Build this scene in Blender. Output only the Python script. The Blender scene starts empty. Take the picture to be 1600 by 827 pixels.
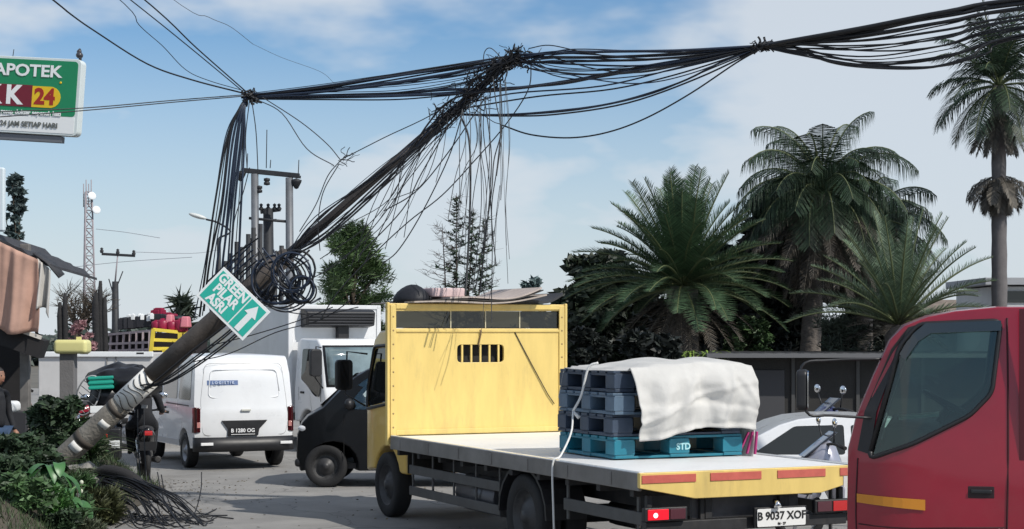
import bpy, bmesh, math, random
from mathutils import Vector, Matrix, noise
from math import radians, sin, cos, pi, sqrt, atan2
random.seed(11)
C = bpy.context.scene
COL = C.collection
F, HZ, CH = 2700.0, 522.0, 2.2          # focal length in photo pixels, horizon row, eye height (m)

# ------------------------------------------------------------------ camera
cam_d = bpy.data.cameras.new('camera'); cam = bpy.data.objects.new('camera', cam_d); COL.objects.link(cam)
cam.location = (0, 0, CH); cam.rotation_euler = (radians(90), 0, 0)
cam_d.sensor_width = 36; cam_d.lens = 36 * F / 1600; cam_d.shift_y = (HZ - 413.5) / 1600
cam_d.clip_start = .1; cam_d.clip_end = 6000
C.camera = cam

# ------------------------------------------------------------------ sky, sun, exposure
SUN = Vector((.66, -.50, .80)).normalized()
el = math.asin(SUN.z); az = atan2(SUN.x, SUN.y)
w = bpy.data.worlds.new('World'); C.world = w; w.use_nodes = True
nt = w.node_tree; N = nt.nodes; L = nt.links; N.clear()
out = N.new('ShaderNodeOutputWorld'); bg = N.new('ShaderNodeBackground'); L.new(bg.outputs[0], out.inputs[0])
sky = N.new('ShaderNodeTexSky'); sky.sky_type = 'NISHITA'; sky.sun_disc = False
sky.sun_elevation = el; sky.sun_rotation = az; sky.air_density = 1.0; sky.dust_density = .4; sky.ozone_density = 2.0
tc = N.new('ShaderNodeTexCoord'); mp = N.new('ShaderNodeMapping'); L.new(tc.outputs['Generated'], mp.inputs[0])
mp.inputs['Scale'].default_value = (1, 1, 2.4); mp.inputs['Location'].default_value = (-4.9429, 2.8366, 3.2049)
n1 = N.new('ShaderNodeTexNoise'); n1.inputs['Scale'].default_value = 5.2; n1.inputs['Detail'].default_value = 5; n1.inputs['Roughness'].default_value = .5
L.new(mp.outputs[0], n1.inputs['Vector'])
cr = N.new('ShaderNodeValToRGB'); cr.color_ramp.elements[0].position = .39; cr.color_ramp.elements[1].position = .57
cr.color_ramp.interpolation = 'EASE'
L.new(n1.outputs['Fac'], cr.inputs[0])
# more cloud and thin veil near the horizon
sx = N.new('ShaderNodeSeparateXYZ'); L.new(tc.outputs['Generated'], sx.inputs[0])
mr = N.new('ShaderNodeMapRange'); L.new(sx.outputs['Z'], mr.inputs[0])
mr.inputs[1].default_value = 0.0; mr.inputs[2].default_value = .17; mr.inputs[3].default_value = .95; mr.inputs[4].default_value = .04
mr2 = N.new('ShaderNodeMath'); mr2.operation = 'MAXIMUM'
mulc = N.new('ShaderNodeMath'); mulc.operation = 'MULTIPLY'; mulc.inputs[1].default_value = .85
L.new(cr.outputs[0], mulc.inputs[0]); L.new(mulc.outputs[0], mr2.inputs[0]); L.new(mr.outputs[0], mr2.inputs[1])
tn = N.new('ShaderNodeMixRGB'); tn.blend_type = 'MULTIPLY'; tn.inputs[0].default_value = 1; tn.inputs[2].default_value = (.58, .79, .95, 1); L.new(sky.outputs[0], tn.inputs[1])
mx = N.new('ShaderNodeMixRGB'); L.new(mr2.outputs[0], mx.inputs[0]); L.new(tn.outputs[0], mx.inputs[1])
mx.inputs[2].default_value = (6.0, 6.45, 6.95, 1)
L.new(mx.outputs[0], bg.inputs[0]); bg.inputs[1].default_value = .105
sd = bpy.data.lights.new('sun', 'SUN'); sd.energy = 3.5; sd.angle = radians(.6); sd.color = (1, .95, .87)
so = bpy.data.objects.new('sun', sd); COL.objects.link(so); so.rotation_euler = SUN.to_track_quat('Z', 'Y').to_euler()
C.view_settings.view_transform = 'Standard'; C.view_settings.look = 'None'; C.view_settings.gamma = 1
C.view_settings.exposure = 0.12
C.render.engine = 'CYCLES'; C.cycles.max_bounces = 6; C.cycles.transparent_max_bounces = 12

# ------------------------------------------------------------------ helpers
def W(px, py, d):
    """real place of something seen in photo pixel (px,py) that stands d metres away"""
    return Vector(((px - 800) * d / F, d, CH + (HZ - py) * d / F))
def G(px, py):
    d = CH * F / (py - HZ); v = W(px, py, d); v.z = 0; return v

MATS = {}
def mat(name, col, rough=.6, metal=0, var=.0, scale=6, bump=0, bscale=40, spec=.5, coat=0, trans=0, emit=None, island=0, alpha=1, dirt=0, stretch=None):
    if name in MATS: return MATS[name]
    m = bpy.data.materials.new(name); m.use_nodes = True; t = m.node_tree; n = t.nodes; b = n['Principled BSDF']
    b.inputs['Base Color'].default_value = (*col, 1); b.inputs['Roughness'].default_value = rough; b.inputs['Metallic'].default_value = metal
    b.inputs['Specular IOR Level'].default_value = spec; b.inputs['Coat Weight'].default_value = coat
    b.inputs['Coat Roughness'].default_value = .06
    b.inputs['Transmission Weight'].default_value = trans; b.inputs['Alpha'].default_value = alpha
    src = None
    tcn = n.new('ShaderNodeTexCoord'); vec = tcn.outputs['Object']
    if stretch:
        q = n.new('ShaderNodeMapping'); q.inputs['Scale'].default_value = stretch; t.links.new(vec, q.inputs[0]); vec = q.outputs[0]
    if var or island or dirt:
        no = n.new('ShaderNodeTexNoise'); no.inputs['Scale'].default_value = scale; no.inputs['Detail'].default_value = 6; no.inputs['Roughness'].default_value = .62
        t.links.new(vec, no.inputs['Vector'])
        r = n.new('ShaderNodeValToRGB'); r.color_ramp.elements[0].position = .3; r.color_ramp.elements[1].position = .7
        r.color_ramp.elements[0].color = (*[max(0, c * (1 - var)) for c in col], 1); r.color_ramp.elements[1].color = (*[min(1, c * (1 + var)) for c in col], 1)
        t.links.new(no.outputs['Fac'], r.inputs[0]); src = r.outputs[0]
        if island:
            g = n.new('ShaderNodeNewGeometry'); r2 = n.new('ShaderNodeMapRange'); r2.inputs[3].default_value = 1 - island; r2.inputs[4].default_value = 1 + island
            t.links.new(g.outputs['Random Per Island'], r2.inputs[0])
            mm = n.new('ShaderNodeVectorMath'); mm.operation = 'SCALE'; t.links.new(src, mm.inputs[0]); t.links.new(r2.outputs[0], mm.inputs['Scale']); src = mm.outputs[0]
        if dirt:
            nd = n.new('ShaderNodeTexNoise'); nd.inputs['Scale'].default_value = scale * .6; nd.inputs['Detail'].default_value = 9; nd.inputs['Roughness'].default_value = .75
            t.links.new(vec, nd.inputs['Vector'])
            rd = n.new('ShaderNodeValToRGB'); rd.color_ramp.elements[0].position = .5; rd.color_ramp.elements[1].position = .78
            rd.color_ramp.elements[1].color = (dirt, dirt, dirt, 1); t.links.new(nd.outputs['Fac'], rd.inputs[0])
            md = n.new('ShaderNodeMixRGB'); md.inputs[2].default_value = (.13, .11, .09, 1)
            t.links.new(rd.outputs[0], md.inputs[0]); t.links.new(src, md.inputs[1]); src = md.outputs[0]
        t.links.new(src, b.inputs['Base Color'])
        if rough > .12 and not island:
            rr = n.new('ShaderNodeMapRange'); rr.inputs[3].default_value = rough * .8; rr.inputs[4].default_value = min(1, rough * 1.25)
            t.links.new(no.outputs['Fac'], rr.inputs[0]); t.links.new(rr.outputs[0], b.inputs['Roughness'])
    if bump:
        nb = n.new('ShaderNodeTexNoise'); nb.inputs['Scale'].default_value = bscale; nb.inputs['Detail'].default_value = 6; t.links.new(vec, nb.inputs['Vector'])
        bp = n.new('ShaderNodeBump'); bp.inputs['Strength'].default_value = bump; bp.inputs['Distance'].default_value = .02
        t.links.new(nb.outputs['Fac'], bp.inputs['Height']); t.links.new(bp.outputs[0], b.inputs['Normal'])
    if emit:
        b.inputs['Emission Color'].default_value = (*emit[0], 1); b.inputs['Emission Strength'].default_value = emit[1]
    MATS[name] = m; return m

class MB:
    """collects shapes, links them as one mesh object"""
    def __init__(s): s.v = []; s.f = []; s.sm = []
    def add(s, vs, fs, M=None, smooth=True):
        o = len(s.v)
        s.v += [(M @ Vector(p)) if M is not None else Vector(p) for p in vs]
        s.f += [tuple(o + i for i in f) for f in fs]; s.sm += [smooth] * len(fs); return s
    def box(s, c, sz, rot=None, taper=None):
        x, y, z = [q / 2 for q in sz]; tx, ty = taper or (1, 1)
        vs = [(-x, -y, -z), (x, -y, -z), (x, y, -z), (-x, y, -z), (-x * tx, -y * ty, z), (x * tx, -y * ty, z), (x * tx, y * ty, z), (-x * tx, y * ty, z)]
        M = Matrix.Translation(c) @ (rot if rot is not None else Matrix())
        return s.add(vs, [(0, 3, 2, 1), (4, 5, 6, 7), (0, 1, 5, 4), (1, 2, 6, 5), (2, 3, 7, 6), (3, 0, 4, 7)], M, False)
    def bar(s, a, b, w, h=None):
        a = Vector(a); b = Vector(b); d = b - a
        q = d.to_track_quat('X', 'Z').to_matrix().to_4x4()
        return s.box((a + b) / 2, (d.length, w, h or w), q)
    def tube(s, pts, r, seg=6, caps=True):
        pts = [Vector(p) for p in pts]; n = len(pts)
        rs = list(r) if hasattr(r, '__len__') else [r] * n
        vs = []; up = None
        for i, p in enumerate(pts):
            t = (pts[min(i + 1, n - 1)] - pts[max(i - 1, 0)])
            if t.length < 1e-9: t = Vector((0, 0, 1))
            t.normalize()
            if up is None: up = Vector((0, 0, 1)) if abs(t.z) < .9 else Vector((1, 0, 0))
            a = up - t * up.dot(t)
            if a.length < 1e-4: a = t.orthogonal()
            a.normalize(); b = t.cross(a); up = a
            for k in range(seg):
                an = 2 * pi * k / seg; vs.append(p + (a * cos(an) + b * sin(an)) * rs[i])
        fs = [(i * seg + k, i * seg + (k + 1) % seg, (i + 1) * seg + (k + 1) % seg, (i + 1) * seg + k) for i in range(n - 1) for k in range(seg)]
        s.add(vs, fs)
        if caps: s.add(vs[:seg], [tuple(range(seg))[::-1]], None, False); s.add(vs[-seg:], [tuple(range(seg))], None, False)
        return s
    def lathe(s, prof, M=None, seg=24):
        """profile of (r, h) turned about local Z"""
        vs = []; n = len(prof)
        for r, h in prof:
            for k in range(seg): a = 2 * pi * k / seg; vs.append((r * cos(a), r * sin(a), h))
        fs = [(i * seg + k, i * seg + (k + 1) % seg, (i + 1) * seg + (k + 1) % seg, (i + 1) * seg + k) for i in range(n - 1) for k in range(seg)]
        return s.add(vs, fs, M)
    def ball(s, c, r, seg=12, rings=8, M=None):
        r = r if hasattr(r, '__len__') else (r, r, r)
        vs = []; 
        for i in range(rings + 1):
            th = pi * i / rings
            for k in range(seg): a = 2 * pi * k / seg; vs.append((r[0] * sin(th) * cos(a), r[1] * sin(th) * sin(a), r[2] * cos(th)))
        fs = [(i * seg + k, (i + 1) * seg + k, (i + 1) * seg + (k + 1) % seg, i * seg + (k + 1) % seg) for i in range(rings) for k in range(seg)]
        MM = Matrix.Translation(c) @ (M if M is not None else Matrix())
        return s.add(vs, fs, MM)
    def prism(s, pts, axis, a, b, smooth=False):
        """2D outline pushed along axis from a to b; pts are the other two coordinates in order"""
        def put(u, v, t): return {'x': (t, u, v), 'y': (u, t, v), 'z': (u, v, t)}[axis]
        n = len(pts); vs = [put(*p, a) for p in pts] + [put(*p, b) for p in pts]
        fs = [(i, (i + 1) % n, n + (i + 1) % n, n + i) for i in range(n)]
        s.add(vs, fs, None, smooth); s.add(vs, [tuple(range(n))[::-1], tuple(range(n, 2 * n))], None, False); return s
    def quad(s, *p): return s.add(list(p), [tuple(range(len(p)))], None, False)
    def build(s, name, m, parent=None, bevel=0, seg=2, origin=None, weld=True, solid=0, sub=0):
        me = bpy.data.meshes.new(name)
        o0 = Vector(origin) if origin is not None else Vector((0, 0, 0))
        me.from_pydata([tuple(p - o0) for p in s.v], [], s.f); me.polygons.foreach_set('use_smooth', s.sm)
        me.materials.append(m); me.validate()
        bm = bmesh.new(); bm.from_mesh(me)
        if weld: bmesh.ops.remove_doubles(bm, verts=bm.verts, dist=1e-5)
        if weld: bmesh.ops.recalc_face_normals(bm, faces=bm.faces)
        bm.to_mesh(me); bm.free()
        o = bpy.data.objects.new(name, me); COL.objects.link(o); o.location = o0
        if parent is not None: o.parent = parent
        if solid: q = o.modifiers.new('s', 'SOLIDIFY'); q.thickness = solid; q.offset = 0
        if sub: q = o.modifiers.new('u', 'SUBSURF'); q.levels = sub; q.render_levels = sub
        if bevel:
            q = o.modifiers.new('b', 'BEVEL'); q.width = bevel; q.segments = seg; q.limit_method = 'ANGLE'; q.angle_limit = radians(38); q.harden_normals = False
            for p in me.polygons: p.use_smooth = True
            w2 = o.modifiers.new('w', 'WEIGHTED_NORMAL'); w2.keep_sharp = True
        return o

def thing(name, label, cat, loc=(0, 0, 0), rz=0, group=None):
    o = bpy.data.objects.new(name, None); COL.objects.link(o); o.location = loc; o.rotation_euler = (0, 0, rz)
    o.empty_display_size = .2
    o['label'] = label; o['category'] = cat
    if group: o['group'] = group
    return o
def tag(o, label, cat, group=None, kind=None):
    o['label'] = label; o['category'] = cat
    if group: o['group'] = group
    if kind: o['kind'] = kind
    return o
def kids(o): return [c for c in COL.objects if c.parent == o]
def copy_tree(o, parent=None):
    c = o.copy(); COL.objects.link(c); c.parent = parent
    for ch in kids(o): copy_tree(ch, c)
    return c

def spline(pts, n=6):
    """Catmull-Rom through the points"""
    P = [Vector(p) for p in pts]
    if len(P) < 3: return P
    P = [P[0] * 2 - P[1]] + P + [P[-1] * 2 - P[-2]]; o = []
    for i in range(1, len(P) - 2):
        for k in range(n):
            t = k / n; a, b, c, d = P[i - 1], P[i], P[i + 1], P[i + 2]
            o.append(.5 * ((2 * b) + (c - a) * t + (2 * a - 5 * b + 4 * c - d) * t * t + (3 * b - a - 3 * c + d) * t ** 3))
    o.append(P[-2]); return o

def shell(name, outline, yf, m, parent, holes=(), xc=(), zc=(), ny=8, deform=None, bevel=.03, seg=3, closed=True):
    """vehicle body: side outline (x,z) with window holes, cut into a grid, pushed out to +-yf(x,z) and bridged across"""
    bm = bmesh.new(); es = []
    def loop(pts):
        vs = [bm.verts.new((p[0], 0, p[1])) for p in pts]
        for i in range(len(vs)): es.append(bm.edges.new((vs[i], vs[(i + 1) % len(vs)])))
        return vs
    loop(outline)
    for h in holes: loop(h)
    bmesh.ops.triangle_fill(bm, edges=es, use_beauty=True, use_dissolve=False)
    for x in xc: bmesh.ops.bisect_plane(bm, geom=bm.verts[:] + bm.edges[:] + bm.faces[:], plane_co=(x, 0, 0), plane_no=(1, 0, 0), dist=1e-4)
    for z in zc: bmesh.ops.bisect_plane(bm, geom=bm.verts[:] + bm.edges[:] + bm.faces[:], plane_co=(0, 0, z), plane_no=(0, 0, 1), dist=1e-4)
    bmesh.ops.remove_doubles(bm, verts=bm.verts, dist=1e-4)
    bmesh.ops.dissolve_limit(bm, angle_limit=radians(.5), verts=bm.verts, edges=[e for e in bm.edges if len(e.link_faces) == 2 and not (
        any(abs(e.verts[0].co.x - x) < 1e-3 and abs(e.verts[1].co.x - x) < 1e-3 for x in xc) or any(abs(e.verts[0].co.z - z) < 1e-3 and abs(e.verts[1].co.z - z) < 1e-3 for z in zc))])
    base = [v.co.copy() for v in bm.verts]; bm.verts.index_update()
    faces = [[v.index for v in f.verts] for f in bm.faces]
    # the outer loop's own boundary edges
    hp = set()
    def onhole(p):
        for h in holes:
            for i in range(len(h)):
                a = Vector((h[i][0], h[i][1])); b = Vector((h[(i + 1) % len(h)][0], h[(i + 1) % len(h)][1])); q = Vector((p.x, p.z)); ab = b - a
                t = max(0, min(1, (q - a).dot(ab) / max(ab.length_squared, 1e-9)))
                if (a + ab * t - q).length < 2e-4: return True
        return False
    bed = [(e.verts[0].index, e.verts[1].index) for e in bm.edges if len(e.link_faces) == 1 and not (onhole(e.verts[0].co) and onhole(e.verts[1].co))]
    bm.free()
    D = deform or (lambda x, y, z: (x, y, z))
    V = []; Fc = []; n = len(base)
    for sgn in (1, -1):
        for p in base: V.append(D(p.x, sgn * yf(p.x, p.z), p.z))
    Fc += [f for f in faces] + [[n + i for i in f[::-1]] for f in faces]
    cache = {}
    def row(i):
        if i not in cache:
            p = base[i]; h = yf(p.x, p.z); r = [i]
            for k in range(1, ny):
                y = h * (1 - 2 * k / ny); V.append(D(p.x, y, p.z)); r.append(len(V) - 1)
            r.append(n + i); cache[i] = r
        return cache[i]
    for a, b in bed:
        ra, rb = row(a), row(b)
        for k in range(ny): Fc.append([ra[k], rb[k], rb[k + 1], ra[k + 1]])
    mb = MB(); mb.add(V, Fc)
    return mb.build(name, m, parent, bevel=bevel, seg=seg)

def arch(cx, r, zb, n=10, cz=None):
    """wheel arch points going from +x to -x along the sill at height zb (outline walked rear to front gets reversed)"""
    cz = .3 if cz is None else cz
    a0 = math.asin(max(-1, min(1, (zb - cz) / r)))
    return [(cx - r * cos(a0 + (pi - 2 * a0) * k / n), cz + r * sin(a0 + (pi - 2 * a0) * k / n)) for k in range(n + 1)]

def panel(mb, pts, yf, side, off=.004, th=.01, n=1):
    """a plate lying on the body side; pts (x,z)"""
    k = len(pts)
    vo = [(x, side * (yf(x, z) + off), z) for x, z in pts]; vi = [(x, side * (yf(x, z) + off - th), z) for x, z in pts]
    mb.add(vo + vi, [tuple(range(k)), tuple(range(k, 2 * k))[::-1]] + [(i, k + i, k + (i + 1) % k, (i + 1) % k) for i in range(k)], None, False); return mb

def rrect(x0, z0, x1, z1, r=.04, n=4):
    o = []
    for cx, cz, a in ((x1 - r, z1 - r, 0), (x0 + r, z1 - r, 90), (x0 + r, z0 + r, 180), (x1 - r, z0 + r, 270)):
        for k in range(n + 1): t = radians(a + 90 * k / n); o.append((cx + r * cos(t), cz + r * sin(t)))
    return o
def rpoly(pts, r=.05, n=4):
    """round the corners of a polygon"""
    o = []; m = len(pts)
    for i in range(m):
        p = Vector(pts[i]); a = Vector(pts[i - 1]); b = Vector(pts[(i + 1) % m])
        da = (a - p); db = (b - p); rr = min(r, da.length * .45, db.length * .45)
        p1 = p + da.normalized() * rr; p2 = p + db.normalized() * rr
        for k in range(n + 1): t = k / n; q = p1 * (1 - t) ** 2 + p * 2 * t * (1 - t) + p2 * t * t; o.append((q.x, q.y))
    return o

def text(body, size, m, parent, M, name='lettering', ext=.002, bold=0, xs=1, align='CENTER'):
    cu = bpy.data.curves.new('t', 'FONT'); cu.body = body; cu.size = size; cu.extrude = ext; cu.offset = bold; cu.align_x = align; cu.align_y = 'CENTER'
    cu.resolution_u = 3
    to = bpy.data.objects.new('t', cu); COL.objects.link(to); bpy.context.view_layer.update()
    me = bpy.data.meshes.new_from_object(to.evaluated_get(bpy.context.evaluated_depsgraph_get()))
    bpy.data.objects.remove(to); bpy.data.curves.remove(cu)
    me.transform(M @ Matrix.Diagonal((xs, 1, 1, 1))); me.name = name; me.materials.clear(); me.materials.append(m)
    o = bpy.data.objects.new(name, me); COL.objects.link(o); o.parent = parent; return o

# common materials
rubber = mat('rubber', (.012, .012, .013), .75, var=.3, scale=9, bump=.2)
blackpl = mat('black_plastic', (.014, .014, .016), .45, var=.2)
darkmetal = mat('dark_chassis', (.02, .02, .022), .55, var=.4, scale=7, dirt=.4)
steel = mat('rim_steel', (.32, .33, .35), .4, .7, var=.2, scale=14)
chrome = mat('chrome', (.75, .76, .78), .12, 1)
whitep = mat('white_paint', (.76, .77, .78), .28, coat=.6, var=.03, scale=3, dirt=.12)
greyp = mat('box_side_shaded_white', (.6, .62, .63), .4, coat=.2, var=.05, scale=3, dirt=.15)  # white cargo box; the shade on its side is put into this greyer colour
blackp = mat('black_paint', (.004, .0045, .006), .4, coat=.12, var=.1, spec=.3)
yellowp = mat('yellow_paint', (.76, .56, .18), .42, coat=.12, var=.09, scale=2.5, dirt=.34, bump=.06, bscale=2.5, stretch=(1, 2.2, .5))
yellowcab = mat('yellow_cab_paint', (.72, .48, .12), .35, coat=.4, var=.04, scale=3, dirt=.12)
redp = mat('red_paint', (.27, .005, .022), .3, coat=.55, var=.1, scale=2, dirt=.16, bump=.03, bscale=5)
redlens = mat('red_lens', (.5, .01, .012), .15, coat=1)
clearlens = mat('clear_lens', (.75, .76, .78), .12, coat=1)
orangelens = mat('orange_lens', (.8, .25, .02), .2, coat=1)
seatc = mat('seat_cloth', (.03, .03, .034), .85, bump=.3)
platew = mat('plate_white', (.78, .78, .76), .5)
plateb = mat('plate_black', (.01, .01, .012), .5)
inkb = mat('ink_black', (.012, .012, .012), .6)
inkw = mat('ink_white', (.8, .8, .8), .5)
def glass_mat(name, tint, trans=.5, rough=.02):
    m = bpy.data.materials.new(name); m.use_nodes = True; t = m.node_tree; n = t.nodes; n.clear()
    o = n.new('ShaderNodeOutputMaterial'); tr = n.new('ShaderNodeBsdfTransparent'); gl = n.new('ShaderNodeBsdfGlossy'); df = n.new('ShaderNodeBsdfDiffuse')
    tr.inputs[0].default_value = (*tint, 1); gl.inputs['Roughness'].default_value = rough; df.inputs[0].default_value = (.02, .025, .025, 1)
    m1 = n.new('ShaderNodeMixShader'); m1.inputs[0].default_value = trans; t.links.new(df.outputs[0], m1.inputs[1]); t.links.new(tr.outputs[0], m1.inputs[2])
    fr = n.new('ShaderNodeFresnel'); fr.inputs[0].default_value = 1.5; m2 = n.new('ShaderNodeMixShader')
    mm = n.new('ShaderNodeMath'); mm.operation = 'MULTIPLY_ADD'; mm.inputs[1].default_value = 1.3; mm.inputs[2].default_value = .02; t.links.new(fr.outputs[0], mm.inputs[0])
    t.links.new(mm.outputs[0], m2.inputs[0]); t.links.new(m1.outputs[0], m2.inputs[1]); t.links.new(gl.outputs[0], m2.inputs[2]); t.links.new(m2.outputs[0], o.inputs[0])
    return m
glass = glass_mat('tinted_glass', (.62, .76, .70), .93)
glassdark = glass_mat('dark_glass', (.2, .23, .23), .5)
glassclear = glass_mat('clear_glass', (.9, .93, .92), .95)
glassbrown = glass_mat('brown_glass', (.42, .38, .28), .6)

rimdark = mat('rim_dark', (.05, .05, .052), .5, .3, var=.3, scale=9)
def wheel(parent, x, y, r=.3, w=.18, dual=False, name='wheel', rim=None):
    """axle along y; y is the outer face side"""
    s = 1 if y > 0 else -1
    M = Matrix.Translation((x, y, r)) @ Matrix.Rotation(-s * pi / 2, 4, 'X')      # local z points outwards
    p = [(r * .62, -w), (r * .9, -w), (r * .985, -w * .85), (r, -w * .6), (r, -w * .2), (r * .985, -w * .02), (r * .93, .012), (r * .66, .008), (r * .6, -.02)]
    if dual: p = [(q[0], q[1] * 1.0) for q in p]
    t = MB().lathe(p, M, 32)
    for k in range(40):
        a = 2 * pi * k / 40
        t.box((0, 0, 0), (.012, r * .06, w * .6), None) if False else None
    wo = bpy.data.objects.new(name, None); COL.objects.link(wo); wo.parent = parent
    t.build('tyre', rubber, wo)
    b = MB().lathe([(r * .64, .0), (r * .6, -.015), (r * .55, -w * .35), (r * .42, -w * .3), (r * .3, -.02), (r * .16, -.008), (r * .15, .012), (.0, .016)], M, 32)
    for k in range(8):
        a = 2 * pi * k / 8; b.add([(r * .5 * cos(a) + .018 * cos(t2), r * .5 * sin(a) + .018 * sin(t2), -w * .3) for t2 in [2 * pi * j / 6 for j in range(6)]], [tuple(range(6))], M)
    b.build('rim', rim or steel, wo)
    if dual:
        M2 = Matrix.Translation((x, y - s * w * 1.25, r)) @ Matrix.Rotation(-s * pi / 2, 4, 'X')
        MB().lathe(p, M2, 32).build('tyre', rubber, wo)
    return wo

def skin_body(name, joints, bones, m, parent, sub=2, root=0, smooth=True):
    """one continuous surface grown on a skeleton; joints (pos, radius)"""
    me = bpy.data.meshes.new(name); me.from_pydata([tuple(j[0]) for j in joints], bones, [])
    o = bpy.data.objects.new(name, me); COL.objects.link(o); o.parent = parent
    q = o.modifiers.new('k', 'SKIN'); q.use_smooth_shade = True; q.branch_smoothing = .4
    for i, j in enumerate(joints):
        r = j[1] if hasattr(j[1], '__len__') else (j[1], j[1]); me.skin_vertices[0].data[i].radius = r
    me.skin_vertices[0].data[root].use_root = True
    u = o.modifiers.new('u', 'SUBSURF'); u.levels = sub; u.render_levels = sub
    # bake to a real mesh
    bpy.context.view_layer.update()
    me2 = bpy.data.meshes.new_from_object(o.evaluated_get(bpy.context.evaluated_depsgraph_get()))
    o.modifiers.clear(); o.data = me2; me2.name = name; me2.materials.clear(); me2.materials.append(m)
    for p in me2.polygons: p.use_smooth = True
    return o
# ================================================================== ground and road
def sheet(name, m, x0, x1, y0, y1, z, nx=1, ny=1, zf=None):
    vs = []; fs = []
    for j in range(ny + 1):
        for i in range(nx + 1):
            x = x0 + (x1 - x0) * i / nx; y = y0 + (y1 - y0) * j / ny; vs.append((x, y, z + (zf(x, y) if zf else 0)))
    for j in range(ny):
        for i in range(nx): a = j * (nx + 1) + i; fs.append((a, a + 1, a + nx + 2, a + nx + 1))
    o = MB().add(vs, fs).build(name, m, weld=False); o['kind'] = 'structure'; return o
asphalt = mat('asphalt', (.28, .272, .26), .85, var=.16, scale=1.3, bump=.5, bscale=120, dirt=.25)
def add_cracks(m):
    t = m.node_tree; n = t.nodes; b = n['Principled BSDF']; src = b.inputs['Base Color'].links[0].from_socket
    tcn = n.new('ShaderNodeTexCoord'); no = n.new('ShaderNodeTexNoise'); no.inputs['Scale'].default_value = .9; no.inputs['Detail'].default_value = 5
    t.links.new(tcn.outputs['Object'], no.inputs['Vector'])
    ad = n.new('ShaderNodeVectorMath'); ad.operation = 'MULTIPLY_ADD'; ad.inputs[1].default_value = (1.6, 1.6, 0); t.links.new(no.outputs['Color'], ad.inputs[0]); t.links.new(tcn.outputs['Object'], ad.inputs[2])
    vo = n.new('ShaderNodeTexVoronoi'); vo.feature = 'DISTANCE_TO_EDGE'; vo.inputs['Scale'].default_value = .42; t.links.new(ad.outputs[0], vo.inputs['Vector'])
    r = n.new('ShaderNodeMapRange'); r.inputs[1].default_value = 0; r.inputs[2].default_value = .008; r.inputs[3].default_value = .55; r.inputs[4].default_value = 0; t.links.new(vo.outputs['Distance'], r.inputs[0])
    v2_ = n.new('ShaderNodeTexVoronoi'); v2_.inputs['Scale'].default_value = .22; t.links.new(ad.outputs[0], v2_.inputs['Vector'])
    r2 = n.new('ShaderNodeMapRange'); r2.inputs[3].default_value = .86; r2.inputs[4].default_value = 1.12; t.links.new(v2_.outputs['Color'], r2.inputs[0])
    sc = n.new('ShaderNodeVectorMath'); sc.operation = 'SCALE'; t.links.new(src, sc.inputs[0]); t.links.new(r2.outputs[0], sc.inputs['Scale'])
    mx_ = n.new('ShaderNodeMixRGB'); mx_.inputs[2].default_value = (.03, .03, .03, 1); t.links.new(r.outputs[0], mx_.inputs[0]); t.links.new(sc.outputs[0], mx_.inputs[1]); t.links.new(mx_.outputs[0], b.inputs['Base Color'])
add_cracks(asphalt)
soil = mat('soil', (.07, .06, .045), .95, var=.4, scale=2, bump=.8, bscale=20)
sheet('ground', mat('dry_ground', (.13, .12, .10), .95, var=.3, scale=.4, bump=.4, bscale=8), -900, 900, -60, 3000, -.01)
sheet('road', asphalt, -60, 60, -20, 70, 0, 6, 6)
# garden bed at the left verge: a low bank of soil with kerb stones
def bedz(x, y):
    e = max(0, min(1, (-4.55 - .06 * (y - 18) - x) / .55)); f = max(0, min(1, (25.2 - y) / 1.2)); g = max(0, min(1, (y - 12) / 1.5))
    return (.46 + .16 * noise.noise(Vector((x * .9, y * .9, 0))) + .05 * noise.noise(Vector((x * 4, y * 4, 3)))) * e * f * g - .012 * (1 - e * f * g)
sheet('garden_bed', soil, -13, -4.2, 11.5, 25.6, .004, 80, 90, bedz)

def plate_text(parent, M, w, h, base, ink, txt, small=None, size=.09, bold=.004, name='number_plate', xs=1):
    o = MB().prism(rrect(-w / 2, -h / 2, w / 2, h / 2, .012), 'z', -.006, 0); o.v = [M @ p for p in o.v]
    pl = o.build(name, base, parent)
    text(txt, size, ink, pl, M @ Matrix.Translation((0, .012 if small else 0, .003)), bold=bold, xs=xs)
    if small: text(small, size * .3, ink, pl, M @ Matrix.Translation((0, -h * .36, .003)), bold=bold * .5)
    return pl

# ================================================================== yellow flatbed truck
HD = atan2(.9085, -.418)
tk = thing('flatbed_truck', 'yellow flatbed truck with tall yellow headboard and bare white deck, its back towards us', 'truck', (2.091, 15.016, 0), HD)
HW = 1.115; BL = 5.9; BT = 1.02
deckm = mat('deck_sheet', (.80, .80, .79), .45, 0, var=.03, scale=1.5, bump=.12, bscale=3, dirt=.12)
sidem = mat('bed_side_grey', (.20, .19, .18), .55, .2, var=.25, scale=3, dirt=.5)
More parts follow.
